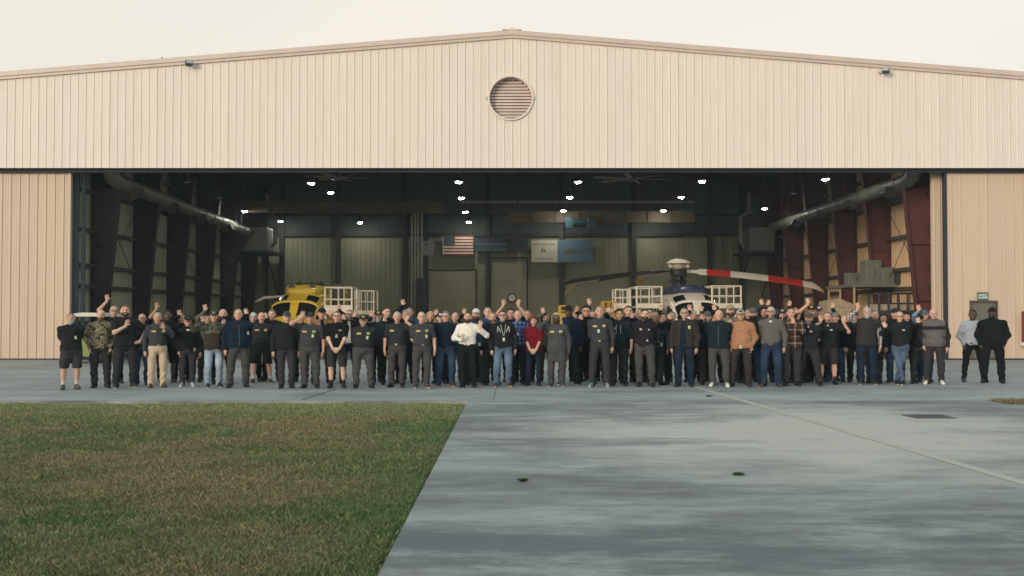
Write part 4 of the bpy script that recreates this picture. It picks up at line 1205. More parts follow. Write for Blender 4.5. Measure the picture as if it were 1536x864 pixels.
        def tipat(px, py, Y): x, z = at(px, py, Y); return Vector((x, Y, z))
        wb = [(0.20, 0), (0.37, 1), (0.615, 0), (0.865, 1), (0.965, 0), (1.0, 3)]
        blade(tipat(1236, 431, Yn + 4.9), 38, wb, 0.50, 0.20)
        blade(tipat(845, 424, Yn + 6.6), 22, [(0.24, 0), (1.0, 2)], 0.46, 0.08)
        blade(tipat(848, 432, Yn + 3.6), 20, [(0.72, 2), (0.93, 0), (1.0, 3)], 0.42, 0.26)
        blade(H + Vector((-1.2, 6.8, 3.55)), 20, [(0.9, 0), (1.0, 3)], 0.46, 0.2)
    else:
        g = MB()
        for i in range(9):
            x = -0.7 + i * 0.17; g.lathe([(0.08, 0), (0.1, 0.06), (0.05, 0.1 + 0.05 * (i % 3))], 10, O + Vector((x, 4.2 + 0.3 * (i % 2), 3.03)), 'z')
        g.box(X - 0.5, X + 0.6, Yn + 4.6, Yn + 5.2, 3.05, 3.16)
        g.build('exposed_gearbox', rail_d, t)
        g = MB(); xa, za = at(383, 453, Yn + 1.6); xb, zb = at(410, 445, Yn + 1.6)
        g.tube([(xa, Yn + 1.6, za), ((xa + xb) / 2, Yn + 1.6, (za + zb) / 2 + 0.07), (X - 0.6, Yn + 1.9, zb + 0.02)], [0.03, 0.07, 0.05], 8); g.build('sensor_boom', paint('boom_pale', (0.4, 0.4, 0.33), 0.5), t, True)
        # open doors and wiring behind the cowl on the right
        g = MB(); g.cham(X + 1.2, X + 1.7, Yn + 4.0, Yn + 4.6, 2.1, 3.1, 0.05); g.build('open_cowl_door', rail_d, t)
    return t
gloss = lambda nm, c: paint(nm, c, 0.25, 0, 0.04, 1.0, 0.5)
white_body = gloss('helicopter_white', (0.62, 0.57, 0.49)); navy = gloss('helicopter_navy', (0.02, 0.028, 0.075)); yel = gloss('helicopter_yellow', (0.62, 0.43, 0.035))
heli(1053, 45.6, white_body, navy, 'white_helicopter', 'white helicopter with navy engine cowl and red banded rotor blade inside hangar', True, white_body)
heli(433, 45.9, yel, yel, 'yellow_helicopter', 'yellow helicopter without rotor head facing out of the left side of hangar', False, yel)

# haze volume added to lift the dark tones
m = bpy.data.materials.new('shadow_lift_air'); m.use_nodes = True
nt = m.node_tree; nt.nodes.remove(nt.nodes['Principled BSDF'])
pv = nt.nodes.new('ShaderNodeVolumePrincipled'); pv.inputs['Color'].default_value = (0.76, 0.93, 1.0, 1); pv.inputs['Density'].default_value = HAZE
nt.links.new(pv.outputs[0], nt.nodes['Material Output'].inputs['Volume'])
g = MB(); g.box(-410, 410, -70, 910, -1.9, 14.5)
tag(g.build('shadow_lift_haze', m), kind='stuff')
# ------------------------------------------------------------------ people: smooth bodies grown from joint chains
class Field:
    """a distance field on a grid whose steps may vary; shapes are blended into it and its zero surface becomes a mesh"""
    def __init__(s, xs, ys, zs):
        s.x, s.y, s.z = xs, ys, zs
        s.F = np.full((len(xs), len(ys), len(zs)), 0.06, np.float32)
    def blk(s, lo, hi):
        out = []
        for ax, a, b in zip((s.x, s.y, s.z), lo, hi):
            i, j = np.searchsorted(ax, a), np.searchsorted(ax, b)
            if j <= i: return None
            out.append(slice(i, j))
        return tuple(out)
    def pts(s, b):
        return s.x[b[0]][:, None, None], s.y[b[1]][None, :, None], s.z[b[2]][None, None, :]
    def put(s, b, d, k, op):
        f = s.F[b]
        if op == 'u':
            if k > 0:
                h = np.clip(0.5 + 0.5 * (f - d) / k, 0, 1); s.F[b] = f * (1 - h) + d * h - k * h * (1 - h)
            else: s.F[b] = np.minimum(f, d)
        elif op == 's':
            if k > 0:
                h = np.clip(0.5 - 0.5 * (f + d) / k, 0, 1); s.F[b] = f * (1 - h) - d * h + k * h * (1 - h)
            else: s.F[b] = np.maximum(f, -d)
    def cap(s, a, b, ra, rb, k=0.03, op='u', fr=None):
        a, b = np.asarray(a, float), np.asarray(b, float)
        if fr: wa, wb = fr[1] + fr[0] @ a, fr[1] + fr[0] @ b
        else: wa, wb = a, b
        m = max(ra, rb) + 0.05
        bl = s.blk(np.minimum(wa, wb) - m, np.maximum(wa, wb) + m)
        if bl is None: return
        X, Y, Z = s.pts(bl)
        d = wb - wa; L = float(d @ d) + 1e-9
        t = np.clip(((X - wa[0]) * d[0] + (Y - wa[1]) * d[1] + (Z - wa[2]) * d[2]) / L, 0, 1)
        q = np.sqrt((X - wa[0] - t * d[0]) ** 2 + (Y - wa[1] - t * d[1]) ** 2 + (Z - wa[2] - t * d[2]) ** 2) - (ra + (rb - ra) * t)
        s.put(bl, q.astype(np.float32), k, op)
    def ell(s, c, r, k=0.03, op='u', fr=None, cut=None):
        c = np.asarray(c, float); r = np.asarray(r, float)
        w_ = fr[1] + fr[0] @ c if fr else c
        m = (float(r.max()) if fr else r) + 0.05
        bl = s.blk(w_ - m, w_ + m)
        if bl is None: return
        X, Y, Z = s.pts(bl)
        X, Y, Z = X - w_[0], Y - w_[1], Z - w_[2]
        if fr:
            M = fr[0]
            X, Y, Z = X * M[0, 0] + Y * M[1, 0] + Z * M[2, 0], X * M[0, 1] + Y * M[1, 1] + Z * M[2, 1], X * M[0, 2] + Y * M[1, 2] + Z * M[2, 2]
        k0 = np.sqrt((X / r[0]) ** 2 + (Y / r[1]) ** 2 + (Z / r[2]) ** 2) + 1e-6
        k1 = np.sqrt((X / r[0] ** 2) ** 2 + (Y / r[1] ** 2) ** 2 + (Z / r[2] ** 2) ** 2) + 1e-6
        d = k0 * (k0 - 1) / k1
        if cut is not None:                                  # cut(x, y, z) in the head's own axes, positive = cut away
            d = np.maximum(d, cut(X + c[0], Y + c[1], Z + c[2]))
        s.put(bl, d.astype(np.float32), k, op)
    def mesh(s):
        F = s.F; S = F < 0
        nx, ny, nz = F.shape
        cnt = np.zeros((nx - 1, ny - 1, nz - 1), np.int8)
        offs = [(a, b, c) for a in (0, 1) for b in (0, 1) for c in (0, 1)]
        for a, b, c in offs: cnt += S[a:nx - 1 + a, b:ny - 1 + b, c:nz - 1 + c]
        I, J, K = np.nonzero((cnt > 0) & (cnt < 8))
        idx = np.full(cnt.shape, -1, np.int32); idx[I, J, K] = np.arange(len(I))
        val = np.stack([F[I + a, J + b, K + c] for a, b, c in offs], 1)
        acc = np.zeros((len(I), 3)); num = np.zeros(len(I))
        for p in range(8):
            for ax in range(3):
                if offs[p][ax] == 0:
                    o = list(offs[p]); o[ax] = 1; q = offs.index(tuple(o))
                    va, vb = val[:, p], val[:, q]
                    m = (va < 0) != (vb < 0)
                    t = np.where(m, va / np.where(m, va - vb, 1), 0)
                    P = np.tile(np.array(offs[p], float), (len(I), 1)); P[:, ax] = t
                    acc += P * m[:, None]; num += m
        u = acc / num[:, None]
        V = np.stack([s.x[I] + u[:, 0] * (s.x[I + 1] - s.x[I]), s.y[J] + u[:, 1] * (s.y[J + 1] - s.y[J]), s.z[K] + u[:, 2] * (s.z[K + 1] - s.z[K])], 1)
        Q = []
        def quads(m, cells, flip):
            q = np.stack(cells, 1)
            q[flip] = q[flip][:, ::-1]
            Q.append(q[(q >= 0).all(1)])
        A, B = S[:-1, 1:-1, 1:-1], S[1:, 1:-1, 1:-1]
        i, j, k = np.nonzero(A != B); j, k = j + 1, k + 1
        quads(None, [idx[i, j - 1, k - 1], idx[i, j, k - 1], idx[i, j, k], idx[i, j - 1, k]], ~S[i, j, k])
        A, B = S[1:-1, :-1, 1:-1], S[1:-1, 1:, 1:-1]
        i, j, k = np.nonzero(A != B); i, k = i + 1, k + 1
        quads(None, [idx[i - 1, j, k - 1], idx[i - 1, j, k], idx[i, j, k], idx[i, j, k - 1]], ~S[i, j, k])
        A, B = S[1:-1, 1:-1, :-1], S[1:-1, 1:-1, 1:]
        i, j, k = np.nonzero(A != B); i, j = i + 1, j + 1
        quads(None, [idx[i - 1, j - 1, k], idx[i, j - 1, k], idx[i, j, k], idx[i - 1, j, k]], ~S[i, j, k])
        return V, np.concatenate(Q)

skin_m = attr_mat('skin', 0.5, 0.35, 0.08, 0.0, 30)
cloth_m = attr_mat('woven_cloth', 0.9, 0.12, 0.10, 0.2, 28)
hair_m = attr_mat('hair_strands', 0.7, 0.2, 0.35, 0.4, 70)
shoe_m = attr_mat('shoe_leather', 0.5, 0.35, 0.1, 0.0, 30)
felt_m = attr_mat('cap_cloth', 0.85, 0.15, 0.12, 0.15, 60)
badge_w = paint('badge_card', (0.62, 0.60, 0.45), 0.5); badge_g = paint('badge_card_green', (0.50, 0.56, 0.28), 0.5)
patch_y = paint('name_patch_yellow', (0.55, 0.42, 0.14), 0.8); patch_l = paint('emblem_light', (0.50, 0.50, 0.46), 0.8); patch_g = paint('emblem_green', (0.36, 0.44, 0.16), 0.8)
belt_m = paint('belt_leather', (0.012, 0.011, 0.01), 0.5); wire_m = paint('spectacle_frame', (0.01, 0.01, 0.012), 0.4)
tee_m = paint('undershirt_white', (0.62, 0.60, 0.55), 0.9)

SKIN = {'L': (0.56, 0.36, 0.265), 'R': (0.54, 0.315, 0.235), 'T': (0.44, 0.27, 0.175), 'M': (0.30, 0.17, 0.105), 'D': (0.085, 0.046, 0.030)}
HAIR = {'gr': (0.135, 0.125, 0.112), 'wh': (0.38, 0.355, 0.31), 'br': (0.045, 0.027, 0.017), 'bk': (0.012, 0.010, 0.010), 'lb': (0.11, 0.068, 0.04), 'rd': (0.13, 0.035, 0.018), 'bl': (0.42, 0.32, 0.17), 'rb': (0.14, 0.06, 0.03)}
C = dict(black=(0.010, 0.012, 0.015), softblack=(0.017, 0.020, 0.023), char=(0.052, 0.056, 0.066), chard=(0.031, 0.035, 0.041), grey=(0.075, 0.074, 0.076), dgrey=(0.042, 0.042, 0.047), navy=(0.011, 0.020, 0.042), dnavy=(0.008, 0.013, 0.024),
         teal=(0.012, 0.024, 0.032), blue=(0.030, 0.075, 0.155), denim=(0.030, 0.062, 0.115), jeans=(0.022, 0.045, 0.085), djeans=(0.013, 0.026, 0.048), ljeans=(0.235, 0.30, 0.375), mjeans=(0.085, 0.125, 0.20), fade=(0.10, 0.155, 0.23),
         khaki=(0.46, 0.37, 0.26), white=(0.66, 0.62, 0.55), red=(0.19, 0.012, 0.022), tan=(0.36, 0.185, 0.105), brown=(0.075, 0.045, 0.028), duck=(0.27, 0.155, 0.08), olive=(0.055, 0.060, 0.035), lgrey=(0.30, 0.33, 0.38), quarter=(0.135, 0.13, 0.125),
         dkgreen=(0.020, 0.030, 0.022), coverall=(0.072, 0.074, 0.080), plum=(0.022, 0.018, 0.028), dbrown=(0.040, 0.034, 0.032), beige=(0.30, 0.26, 0.19), sage=(0.11, 0.125, 0.10), lblue=(0.16, 0.25, 0.33), vest=(0.036, 0.034, 0.035), stripe=(0.145, 0.135, 0.135), wht=(0.62, 0.62, 0.58))
C = {k: (v if max(v) > 0.3 else tuple(c * 0.78 for c in v)) for k, v in C.items()}

def camo_col(V, pal, sc, ph):
    x, y, z = V[:, 0] * sc, V[:, 1] * sc, V[:, 2] * sc
    n1 = np.sin(x * 1.0 + 2.1 * np.sin(z * 0.8 + ph) + ph) + np.sin(z * 1.3 + 1.7 * np.sin(x * 1.1 + y)) + 0.7 * np.sin(x * 2.9 - z * 2.3 + y * 2)
    q = np.digitize(n1, [-0.9, 0.0, 0.9]) if len(pal) == 4 else np.digitize(n1, [-0.4, 0.6])
    return np.array(pal)[q]
def plaid_col(V, base, l1, l2, p1, w1, p2):
    x, z = V[:, 0], V[:, 2]
    a = np.abs((x / p1) % 1 - 0.5) < w1; b = np.abs((z / p1) % 1 - 0.5) < w1
    c = np.abs((x / p2) % 1 - 0.5) < 0.12; d = np.abs((z / p2 + 0.3) % 1 - 0.5) < 0.12
    base, l1, l2 = np.array(base), np.array(l1), np.array(l2)
    out = np.tile(base, (len(V), 1))
    out += (a[:, None] * 1.0 + b[:, None] * 1.0) * 0.5 * (l1 - base)
    out += (c | d)[:, None] * 0.45 * (l2 - base)
    return np.clip(out, 0.004, 1)
PATT = {
 'camo': lambda V, c: camo_col(V, [(0.16, 0.155, 0.09), (0.10, 0.095, 0.055), (0.30, 0.265, 0.17), (0.045, 0.042, 0.028)], 22, 0.4),
 'camojacket': lambda V, c: np.where((V[:, 2] > 1.25)[:, None], camo_col(V, [(0.035, 0.038, 0.028), (0.075, 0.08, 0.055), (0.13, 0.125, 0.095), (0.02, 0.02, 0.016)], 24, 1.4), np.array((0.040, 0.031, 0.024))),
 'camotee': lambda V, c: camo_col(V, [(0.20, 0.18, 0.12), (0.12, 0.12, 0.08), (0.26, 0.235, 0.17), (0.09, 0.09, 0.06)], 24, 2.4),
 'blueplaid': lambda V, c: plaid_col(V, (0.016, 0.045, 0.17), (0.30, 0.36, 0.50), (0.02, 0.03, 0.07), 0.095, 0.09, 0.095),
 'darkplaid': lambda V, c: plaid_col(V, (0.012, 0.020, 0.022), (0.07, 0.11, 0.12), (0.01, 0.012, 0.014), 0.11, 0.12, 0.11),
 'brownplaid': lambda V, c: plaid_col(V, (0.030, 0.024, 0.022), (0.36, 0.29, 0.21), (0.12, 0.04, 0.018), 0.15, 0.07, 0.15),
 'whiteplaid': lambda V, c: plaid_col(V, (0.46, 0.44, 0.44), (0.02, 0.02, 0.03), (0.14, 0.12, 0.14), 0.06, 0.13, 0.06),
 'band': lambda V, c: np.where(((V[:, 2] > 1.275) & (V[:, 2] < 1.355))[:, None], np.array((0.022, 0.019, 0.027)), np.where((np.abs(V[:, 0]) > 0.245)[:, None], np.array((0.020, 0.020, 0.024)), np.array(c))),
}

def frame_of(yaw, tilt, nod, org):
    cy, sy, ct, st, cn, sn = math.cos(yaw), math.sin(yaw), math.cos(tilt), math.sin(tilt), math.cos(nod), math.sin(nod)
    Rz = np.array([[cy, -sy, 0], [sy, cy, 0], [0, 0, 1]]); Ry = np.array([[ct, 0, st], [0, 1, 0], [-st, 0, ct]]); Rx = np.array([[1, 0, 0], [0, cn, -sn], [0, sn, cn]])
    return (Rz @ Ry @ Rx, np.array(org, float))

def grid(lo, hi, step): return np.arange(lo, hi + step, step)
def zgrid(spans, coarse, fine):
    zs, z = [], spans[0]
    lo, hi, fines = spans
    z = lo
    while z < hi:
        zs.append(z); z += fine if any(a <= z <= b for a, b in fines) else coarse
    return np.array(zs + [z])

def ik(S, T, L1, L2, pole):
    d = T - S; D = np.linalg.norm(d); lim = (L1 + L2) * 0.985
    if D > lim: T = S + d / D * lim; d = T - S; D = lim
    if D < 0.12: D = 0.12
    a = math.acos(max(-1, min(1, (L1 * L1 + D * D - L2 * L2) / (2 * L1 * D))))
    u = d / np.linalg.norm(d); p = pole - u * (pole @ u); p /= np.linalg.norm(p) + 1e-9
    return S + u * L1 * math.cos(a) + p * L1 * math.sin(a), T

skin_m = attr_mat('skin', 0.5, 0.35, 0.08, 0.0, 30)
cloth_m = attr_mat('woven_cloth', 0.9, 0.12, 0.10, 0.2, 28)
hair_m = attr_mat('hair_strands', 0.7, 0.2, 0.35, 0.4, 70)
shoe_m = attr_mat('shoe_leather', 0.5, 0.35, 0.1, 0.0, 30)
felt_m = attr_mat('cap_cloth', 0.85, 0.15, 0.12, 0.15, 60)
badge_w = paint('badge_card', (0.62, 0.60, 0.45), 0.5); badge_g = paint('badge_card_green', (0.50, 0.56, 0.28), 0.5)
patch_y = paint('name_patch_yellow', (0.55, 0.42, 0.14), 0.8); patch_l = paint('emblem_light', (0.50, 0.50, 0.46), 0.8); patch_g = paint('emblem_green', (0.36, 0.44, 0.16), 0.8)
belt_m = paint('belt_leather', (0.012, 0.011, 0.01), 0.5); wire_m = paint('spectacle_frame', (0.01, 0.01, 0.012), 0.4)
tee_m = paint('undershirt_white', (0.62, 0.60, 0.55), 0.9)

SKIN = {'L': (0.56, 0.36, 0.265), 'R': (0.54, 0.315, 0.235), 'T': (0.44, 0.27, 0.175), 'M': (0.30, 0.17, 0.105), 'D': (0.085, 0.046, 0.030)}
HAIR = {'gr': (0.135, 0.125, 0.112), 'wh': (0.38, 0.355, 0.31), 'br': (0.045, 0.027, 0.017), 'bk': (0.012, 0.010, 0.010), 'lb': (0.11, 0.068, 0.04), 'rd': (0.13, 0.035, 0.018), 'bl': (0.42, 0.32, 0.17), 'rb': (0.14, 0.06, 0.03)}
C = dict(black=(0.010, 0.012, 0.015), softblack=(0.017, 0.020, 0.023), char=(0.052, 0.056, 0.066), chard=(0.031, 0.035, 0.041), grey=(0.075, 0.074, 0.076), dgrey=(0.042, 0.042, 0.047), navy=(0.011, 0.020, 0.042), dnavy=(0.008, 0.013, 0.024),
         teal=(0.012, 0.024, 0.032), blue=(0.030, 0.075, 0.155), denim=(0.030, 0.062, 0.115), jeans=(0.022, 0.045, 0.085), djeans=(0.013, 0.026, 0.048), ljeans=(0.235, 0.30, 0.375), mjeans=(0.085, 0.125, 0.20), fade=(0.10, 0.155, 0.23),
         khaki=(0.46, 0.37, 0.26), white=(0.66, 0.62, 0.55), red=(0.19, 0.012, 0.022), tan=(0.36, 0.185, 0.105), brown=(0.075, 0.045, 0.028), duck=(0.27, 0.155, 0.08), olive=(0.055, 0.060, 0.035), lgrey=(0.30, 0.33, 0.38), quarter=(0.135, 0.13, 0.125),
         dkgreen=(0.020, 0.030, 0.022), coverall=(0.072, 0.074, 0.080), plum=(0.022, 0.018, 0.028), dbrown=(0.040, 0.034, 0.032), beige=(0.30, 0.26, 0.19), sage=(0.11, 0.125, 0.10), lblue=(0.16, 0.25, 0.33), vest=(0.036, 0.034, 0.035), stripe=(0.145, 0.135, 0.135), wht=(0.62, 0.62, 0.58))
C = {k: (v if max(v) > 0.3 else tuple(c * 0.78 for c in v)) for k, v in C.items()}

def camo_col(V, pal, sc, ph):
    x, y, z = V[:, 0] * sc, V[:, 1] * sc, V[:, 2] * sc
    n1 = np.sin(x * 1.0 + 2.1 * np.sin(z * 0.8 + ph) + ph) + np.sin(z * 1.3 + 1.7 * np.sin(x * 1.1 + y)) + 0.7 * np.sin(x * 2.9 - z * 2.3 + y * 2)
    q = np.digitize(n1, [-0.9, 0.0, 0.9]) if len(pal) == 4 else np.digitize(n1, [-0.4, 0.6])
    return np.array(pal)[q]
def plaid_col(V, base, l1, l2, p1, w1, p2):
    x, z = V[:, 0], V[:, 2]
    a = np.abs((x / p1) % 1 - 0.5) < w1; b = np.abs((z / p1) % 1 - 0.5) < w1
    c = np.abs((x / p2) % 1 - 0.5) < 0.12; d = np.abs((z / p2 + 0.3) % 1 - 0.5) < 0.12
    base, l1, l2 = np.array(base), np.array(l1), np.array(l2)
    out = np.tile(base, (len(V), 1))
    out += (a[:, None] * 1.0 + b[:, None] * 1.0) * 0.5 * (l1 - base)
    out += (c | d)[:, None] * 0.45 * (l2 - base)
    return np.clip(out, 0.004, 1)
PATT = {
 'camo': lambda V, c: camo_col(V, [(0.16, 0.155, 0.09), (0.10, 0.095, 0.055), (0.30, 0.265, 0.17), (0.045, 0.042, 0.028)], 22, 0.4),
 'camojacket': lambda V, c: np.where((V[:, 2] > 1.25)[:, None], camo_col(V, [(0.035, 0.038, 0.028), (0.075, 0.08, 0.055), (0.13, 0.125, 0.095), (0.02, 0.02, 0.016)], 24, 1.4), np.array((0.040, 0.031, 0.024))),
 'camotee': lambda V, c: camo_col(V, [(0.20, 0.18, 0.12), (0.12, 0.12, 0.08), (0.26, 0.235, 0.17), (0.09, 0.09, 0.06)], 24, 2.4),
 'blueplaid': lambda V, c: plaid_col(V, (0.016, 0.045, 0.17), (0.30, 0.36, 0.50), (0.02, 0.03, 0.07), 0.095, 0.09, 0.095),
 'darkplaid': lambda V, c: plaid_col(V, (0.012, 0.020, 0.022), (0.07, 0.11, 0.12), (0.01, 0.012, 0.014), 0.11, 0.12, 0.11),
 'brownplaid': lambda V, c: plaid_col(V, (0.030, 0.024, 0.022), (0.36, 0.29, 0.21), (0.12, 0.04, 0.018), 0.15, 0.07, 0.15),
 'whiteplaid': lambda V, c: plaid_col(V, (0.46, 0.44, 0.44), (0.02, 0.02, 0.03), (0.14, 0.12, 0.14), 0.06, 0.13, 0.06),
 'band': lambda V, c: np.where(((V[:, 2] > 1.275) & (V[:, 2] < 1.355))[:, None], np.array((0.022, 0.019, 0.027)), np.where((np.abs(V[:, 0]) > 0.245)[:, None], np.array((0.020, 0.020, 0.024)), np.array(c))),
}

def frame_of(yaw, tilt, nod, org):
    cy, sy, ct, st, cn, sn = math.cos(yaw), math.sin(yaw), math.cos(tilt), math.sin(tilt), math.cos(nod), math.sin(nod)
    Rz = np.array([[cy, -sy, 0], [sy, cy, 0], [0, 0, 1]]); Ry = np.array([[ct, 0, st], [0, 1, 0], [-st, 0, ct]]); Rx = np.array([[1, 0, 0], [0, cn, -sn], [0, sn, cn]])
    return (Rz @ Ry @ Rx, np.array(org, float))

def grid(lo, hi, step): return np.arange(lo, hi + step, step)
def zgrid(spans, coarse, fine):
    zs, z = [], spans[0]
    lo, hi, fines = spans
    z = lo
    while z < hi:
        zs.append(z); z += fine if any(a <= z <= b for a, b in fines) else coarse
    return np.array(zs + [z])

def ik(S, T, L1, L2, pole):
    d = T - S; D = np.linalg.norm(d); lim = (L1 + L2) * 0.985
    if D > lim: T = S + d / D * lim; d = T - S; D = lim
    if D < 0.12: D = 0.12
    a = math.acos(max(-1, min(1, (L1 * L1 + D * D - L2 * L2) / (2 * L1 * D))))
    u = d / np.linalg.norm(d); p = pole - u * (pole @ u); p /= np.linalg.norm(p) + 1e-9
    return S + u * L1 * math.cos(a) + p * L1 * math.sin(a), T

def hand_prims(W, d, n, side, curl, fan):
    """wrist, finger direction, palm normal; returns capsules of palm, four fingers and thumb"""
    d = d / np.linalg.norm(d); n = n - d * (n @ d); n /= np.linalg.norm(n)
    u = np.cross(d, n); out = []
    out.append((W - d * 0.02, W + d * 0.03, 0.026, 0.027, 0.012))
    ths = side * (1 if True else 1)
    for i, (off, ln) in enumerate(((-1.5, 0.072), (-0.5, 0.085), (0.5, 0.080), (1.5, 0.062))):
        off *= -ths
        a = W + d * 0.025 + u * off * 0.013; b = W + d * 0.088 + u * off * 0.0205
        out.append((a, b, 0.0165, 0.0135, 0.012))
        dd = d + u * off * fan; dd /= np.linalg.norm(dd)
        m = b + (dd * math.cos(curl * 0.5) + n * math.sin(curl * 0.5)) * ln * 0.5
        e = m + (dd * math.cos(curl * 1.3) + n * math.sin(curl * 1.3)) * ln * 0.5
        out.append((b, m, 0.0125, 0.0112, 0.004)); out.append((m, e, 0.0112, 0.0095, 0.004))
    tb = W + d * 0.03 + u * ths * 0.022
    tm = tb + (d * 0.55 + u * ths * 0.75 + n * 0.2) * 0.045
    te = tm + (d * 0.85 + u * ths * (0.45 if fan > 0.05 else 0.1) + n * 0.25) * 0.036
    out.append((tb, tm, 0.017, 0.0135, 0.010)); out.append((tm, te, 0.0135, 0.0105, 0.004))
    return out

def person(x, top, foot, lab, skin='L', hair=('short', 'br'), hat=None, torso=('shirt', 'char'), legs=('trousers', 'dgrey'), shoes=('black', 'black'), al='down', ar='down', w=1.0, belly=1.0, beard=None, glasses=None,
           badge=None, patches=None, turn=0.0, nod=0.0, yawh=0.0, sleeves='long', inner=None, belt=False, stance=1.0, patt=None, female=False, hood=False, hem=None, lanyard=None, mark=None, wrist=None, cross=False):
    X0, Y0 = on_ground(x, foot)
    X0 = at(x, top + 12, Y0)[0]
    ztop = at(x, top, Y0)[1]
    h = max(1.52, min(1.98, ztop - (0.035 if hat else 0.012)))
    s = h / 1.78
    vr = random.Random(int(x * 13 + foot * 10)); turn = turn + vr.uniform(-0.22, 0.22); stance *= vr.uniform(0.78, 1.3); shift = vr.uniform(-0.05, 0.05)
    yaw = -math.atan2(X0, Y0) * 0.9 + turn
    w *= 1.17
    root = thing('person', (X0, Y0, 0), lab, 'person', 'people gathered in front of the hangar', yaw)
    root.rotation_euler = (vr.uniform(-0.012, 0.02), shift * 0.5, yaw)
    cyaw, syaw = math.cos(-yaw), math.sin(-yaw)
    def loc(px, py, Y):
        wx, wz = at(px, py, Y); dx, dy = wx - X0, Y - Y0
        return np.array((dx * cyaw - dy * syaw, dx * syaw + dy * cyaw, wz))
    rr = random.Random(int(x * 7 + top))
    sw = 0.185 * w ** 0.6 * (0.9 if female else 1.0)
    SH = {sd: np.array((sd * sw * s, 0.02 * s, 1.40 * s)) for sd in (-1, 1)}
    L1, L2 = 0.295 * s, 0.265 * s
    arms = {}
    for sd, spec in ((-1, al), (1, ar)):
        kind = spec if isinstance(spec, str) else spec[0]
        n = np.array((0, -1.0, 0)); curl, fan = 0.45, 0.02
        if kind == 'up':
            T = loc(spec[1], spec[2] + 1.2, Y0 - 0.16)
            dv = np.array((sd * 0.08 + (spec[3] if len(spec) > 3 else 0.0), 0.04, 1.0)); curl, fan = 0.12, 0.17
            pole = np.array((sd * 0.9, 0.05, -0.7)); Wp = T - dv / np.linalg.norm(dv) * 0.075
        elif kind == 'chest':
            T = loc(spec[1], spec[2], Y0 - 0.27)
            dv = np.array((-sd * 0.35, -0.15, 1.0)); curl, fan = 0.35, 0.12; pole = np.array((sd * 1.0, 0.1, -0.9)); Wp = T - dv / np.linalg.norm(dv) * 0.07
        elif kind == 'back': Wp = np.array((sd * 0.04, 0.20, 0.93)) * s; dv = np.array((-sd, 0.1, -0.3)); pole = np.array((sd * 1.0, 0.25, 0.0)); n = np.array((0, 1.0, 0))
        elif kind == 'pocket': Wp = np.array((sd * 0.178 * w ** 0.8, -0.045, 0.925)) * s; dv = np.array((-sd * 0.35, -0.05, -1.0)); pole = np.array((sd * 0.7, 1.0, 0.0)); curl = 0.6
        elif kind == 'clasp': Wp = np.array((sd * 0.075, -0.21 - 0.03 * belly, 0.90)) * s; dv = np.array((-sd * 0.75, -0.1, -0.65)); pole = np.array((sd * 1.0, 0.3, -0.2)); n = np.array((0.0, 1.0, 0.2)); curl = 0.7
        elif kind == 'hip': Wp = np.array((sd * 0.225 * w, -0.09, 1.0)) * s; dv = np.array((-sd * 0.9, -0.25, -0.35)); pole = np.array((sd * 1.0, 0.35, 0.1)); curl = 0.3
        else:
            Wp = np.array((sd * (sw / s + 0.075 + 0.04 * (w - 1)), -0.04, 0.875)) * s; dv = np.array((-sd * 0.05, -0.10, -1.0)); pole = np.array((sd * 0.5, 0.9, 0.0)); n = np.array((-sd * 0.8, 0.4, 0)); curl = 0.6
        E, Wp = ik(SH[sd], Wp, L1, L2, pole)
        arms[sd] = (E, Wp, hand_prims(Wp, np.array(dv, float), n, -sd if kind not in ('down',) else -sd, curl, fan), kind)
    # legs
    hipw = 0.095 * w ** 0.7
    st = 0.125 * stance * w ** 0.5
    ph = rr.uniform(0, 6)
    K, A, Hh = {}, {}, {}
    for sd in (-1, 1):
        Hh[sd] = np.array((sd * hipw, 0.01, 0.90)) * s
        ax = sd * st if not cross else -sd * 0.07
        A[sd] = np.array((ax + shift, 0.02 + (0.1 * sd if cross else 0.0) + rr.uniform(-0.03, 0.03), 0.085)) * s
        K[sd] = (Hh[sd] + A[sd]) / 2 + np.array((sd * 0.012, -0.025, 0.02)) * s
    short = legs[0] == 'shorts'
    kt = torso[0]
    heavy = kt in ('jacket', 'hoodie', 'vest', 'coverall')
    infl = {'shirt': 0.013, 'polo': 0.013, 'tee': 0.014, 'jacket': 0.026, 'hoodie': 0.023, 'vest': 0.028, 'sweater': 0.017, 'coverall': 0.022, 'blouse': 0.012}[kt]
    hem_z = hem if hem else {'shirt': 0.995, 'polo': 0.90, 'tee': 0.885, 'jacket': 0.88, 'hoodie': 0.90, 'vest': 0.90, 'sweater': 0.91, 'coverall': 0.60, 'blouse': 0.84}[kt]
    hs = s * 1.13
    hc = np.array((0.0, 0.012, 1.667)) * s
    q = lambda *a: np.array(a) * s
    qh = lambda *a: np.array(a) * hs
    fr = frame_of(yawh - turn * 0.7 + rr.uniform(-0.12, 0.12), rr.uniform(-0.06, 0.06), nod + rr.uniform(-0.05, 0.05), hc)

    def torso_prims(f, e, lowest=True):
        f.ell(np.array((0, 0.012, 1.285)) * s, (np.array((0.168 * w ** 0.8, 0.112 * w ** 0.6, 0.21)) * s) + e, 0.05)
        for sd in (-1, 1): f.cap(np.array((sd * 0.03, 0.03, 1.445)) * s, SH[sd] * (0.84, 1, 1), 0.062 * s + e, 0.052 * s + e, 0.05)
        f.cap(np.array((0, 0.035, 1.47)) * s, np.array((0, 0.03, 1.40)) * s, 0.060 * s + e * 0.6, 0.085 * s + e, 0.05)
        f.ell(np.array((0, 0.0, 1.08)) * s, (np.array((0.150 * w, 0.105 * w ** 0.8, 0.19)) * s) + e, 0.06)
        f.ell(np.array((0, 0.012, 0.945)) * s, (np.array((0.170 * w ** 0.9, 0.118 * w ** 0.7, 0.145)) * s) + e, 0.06)
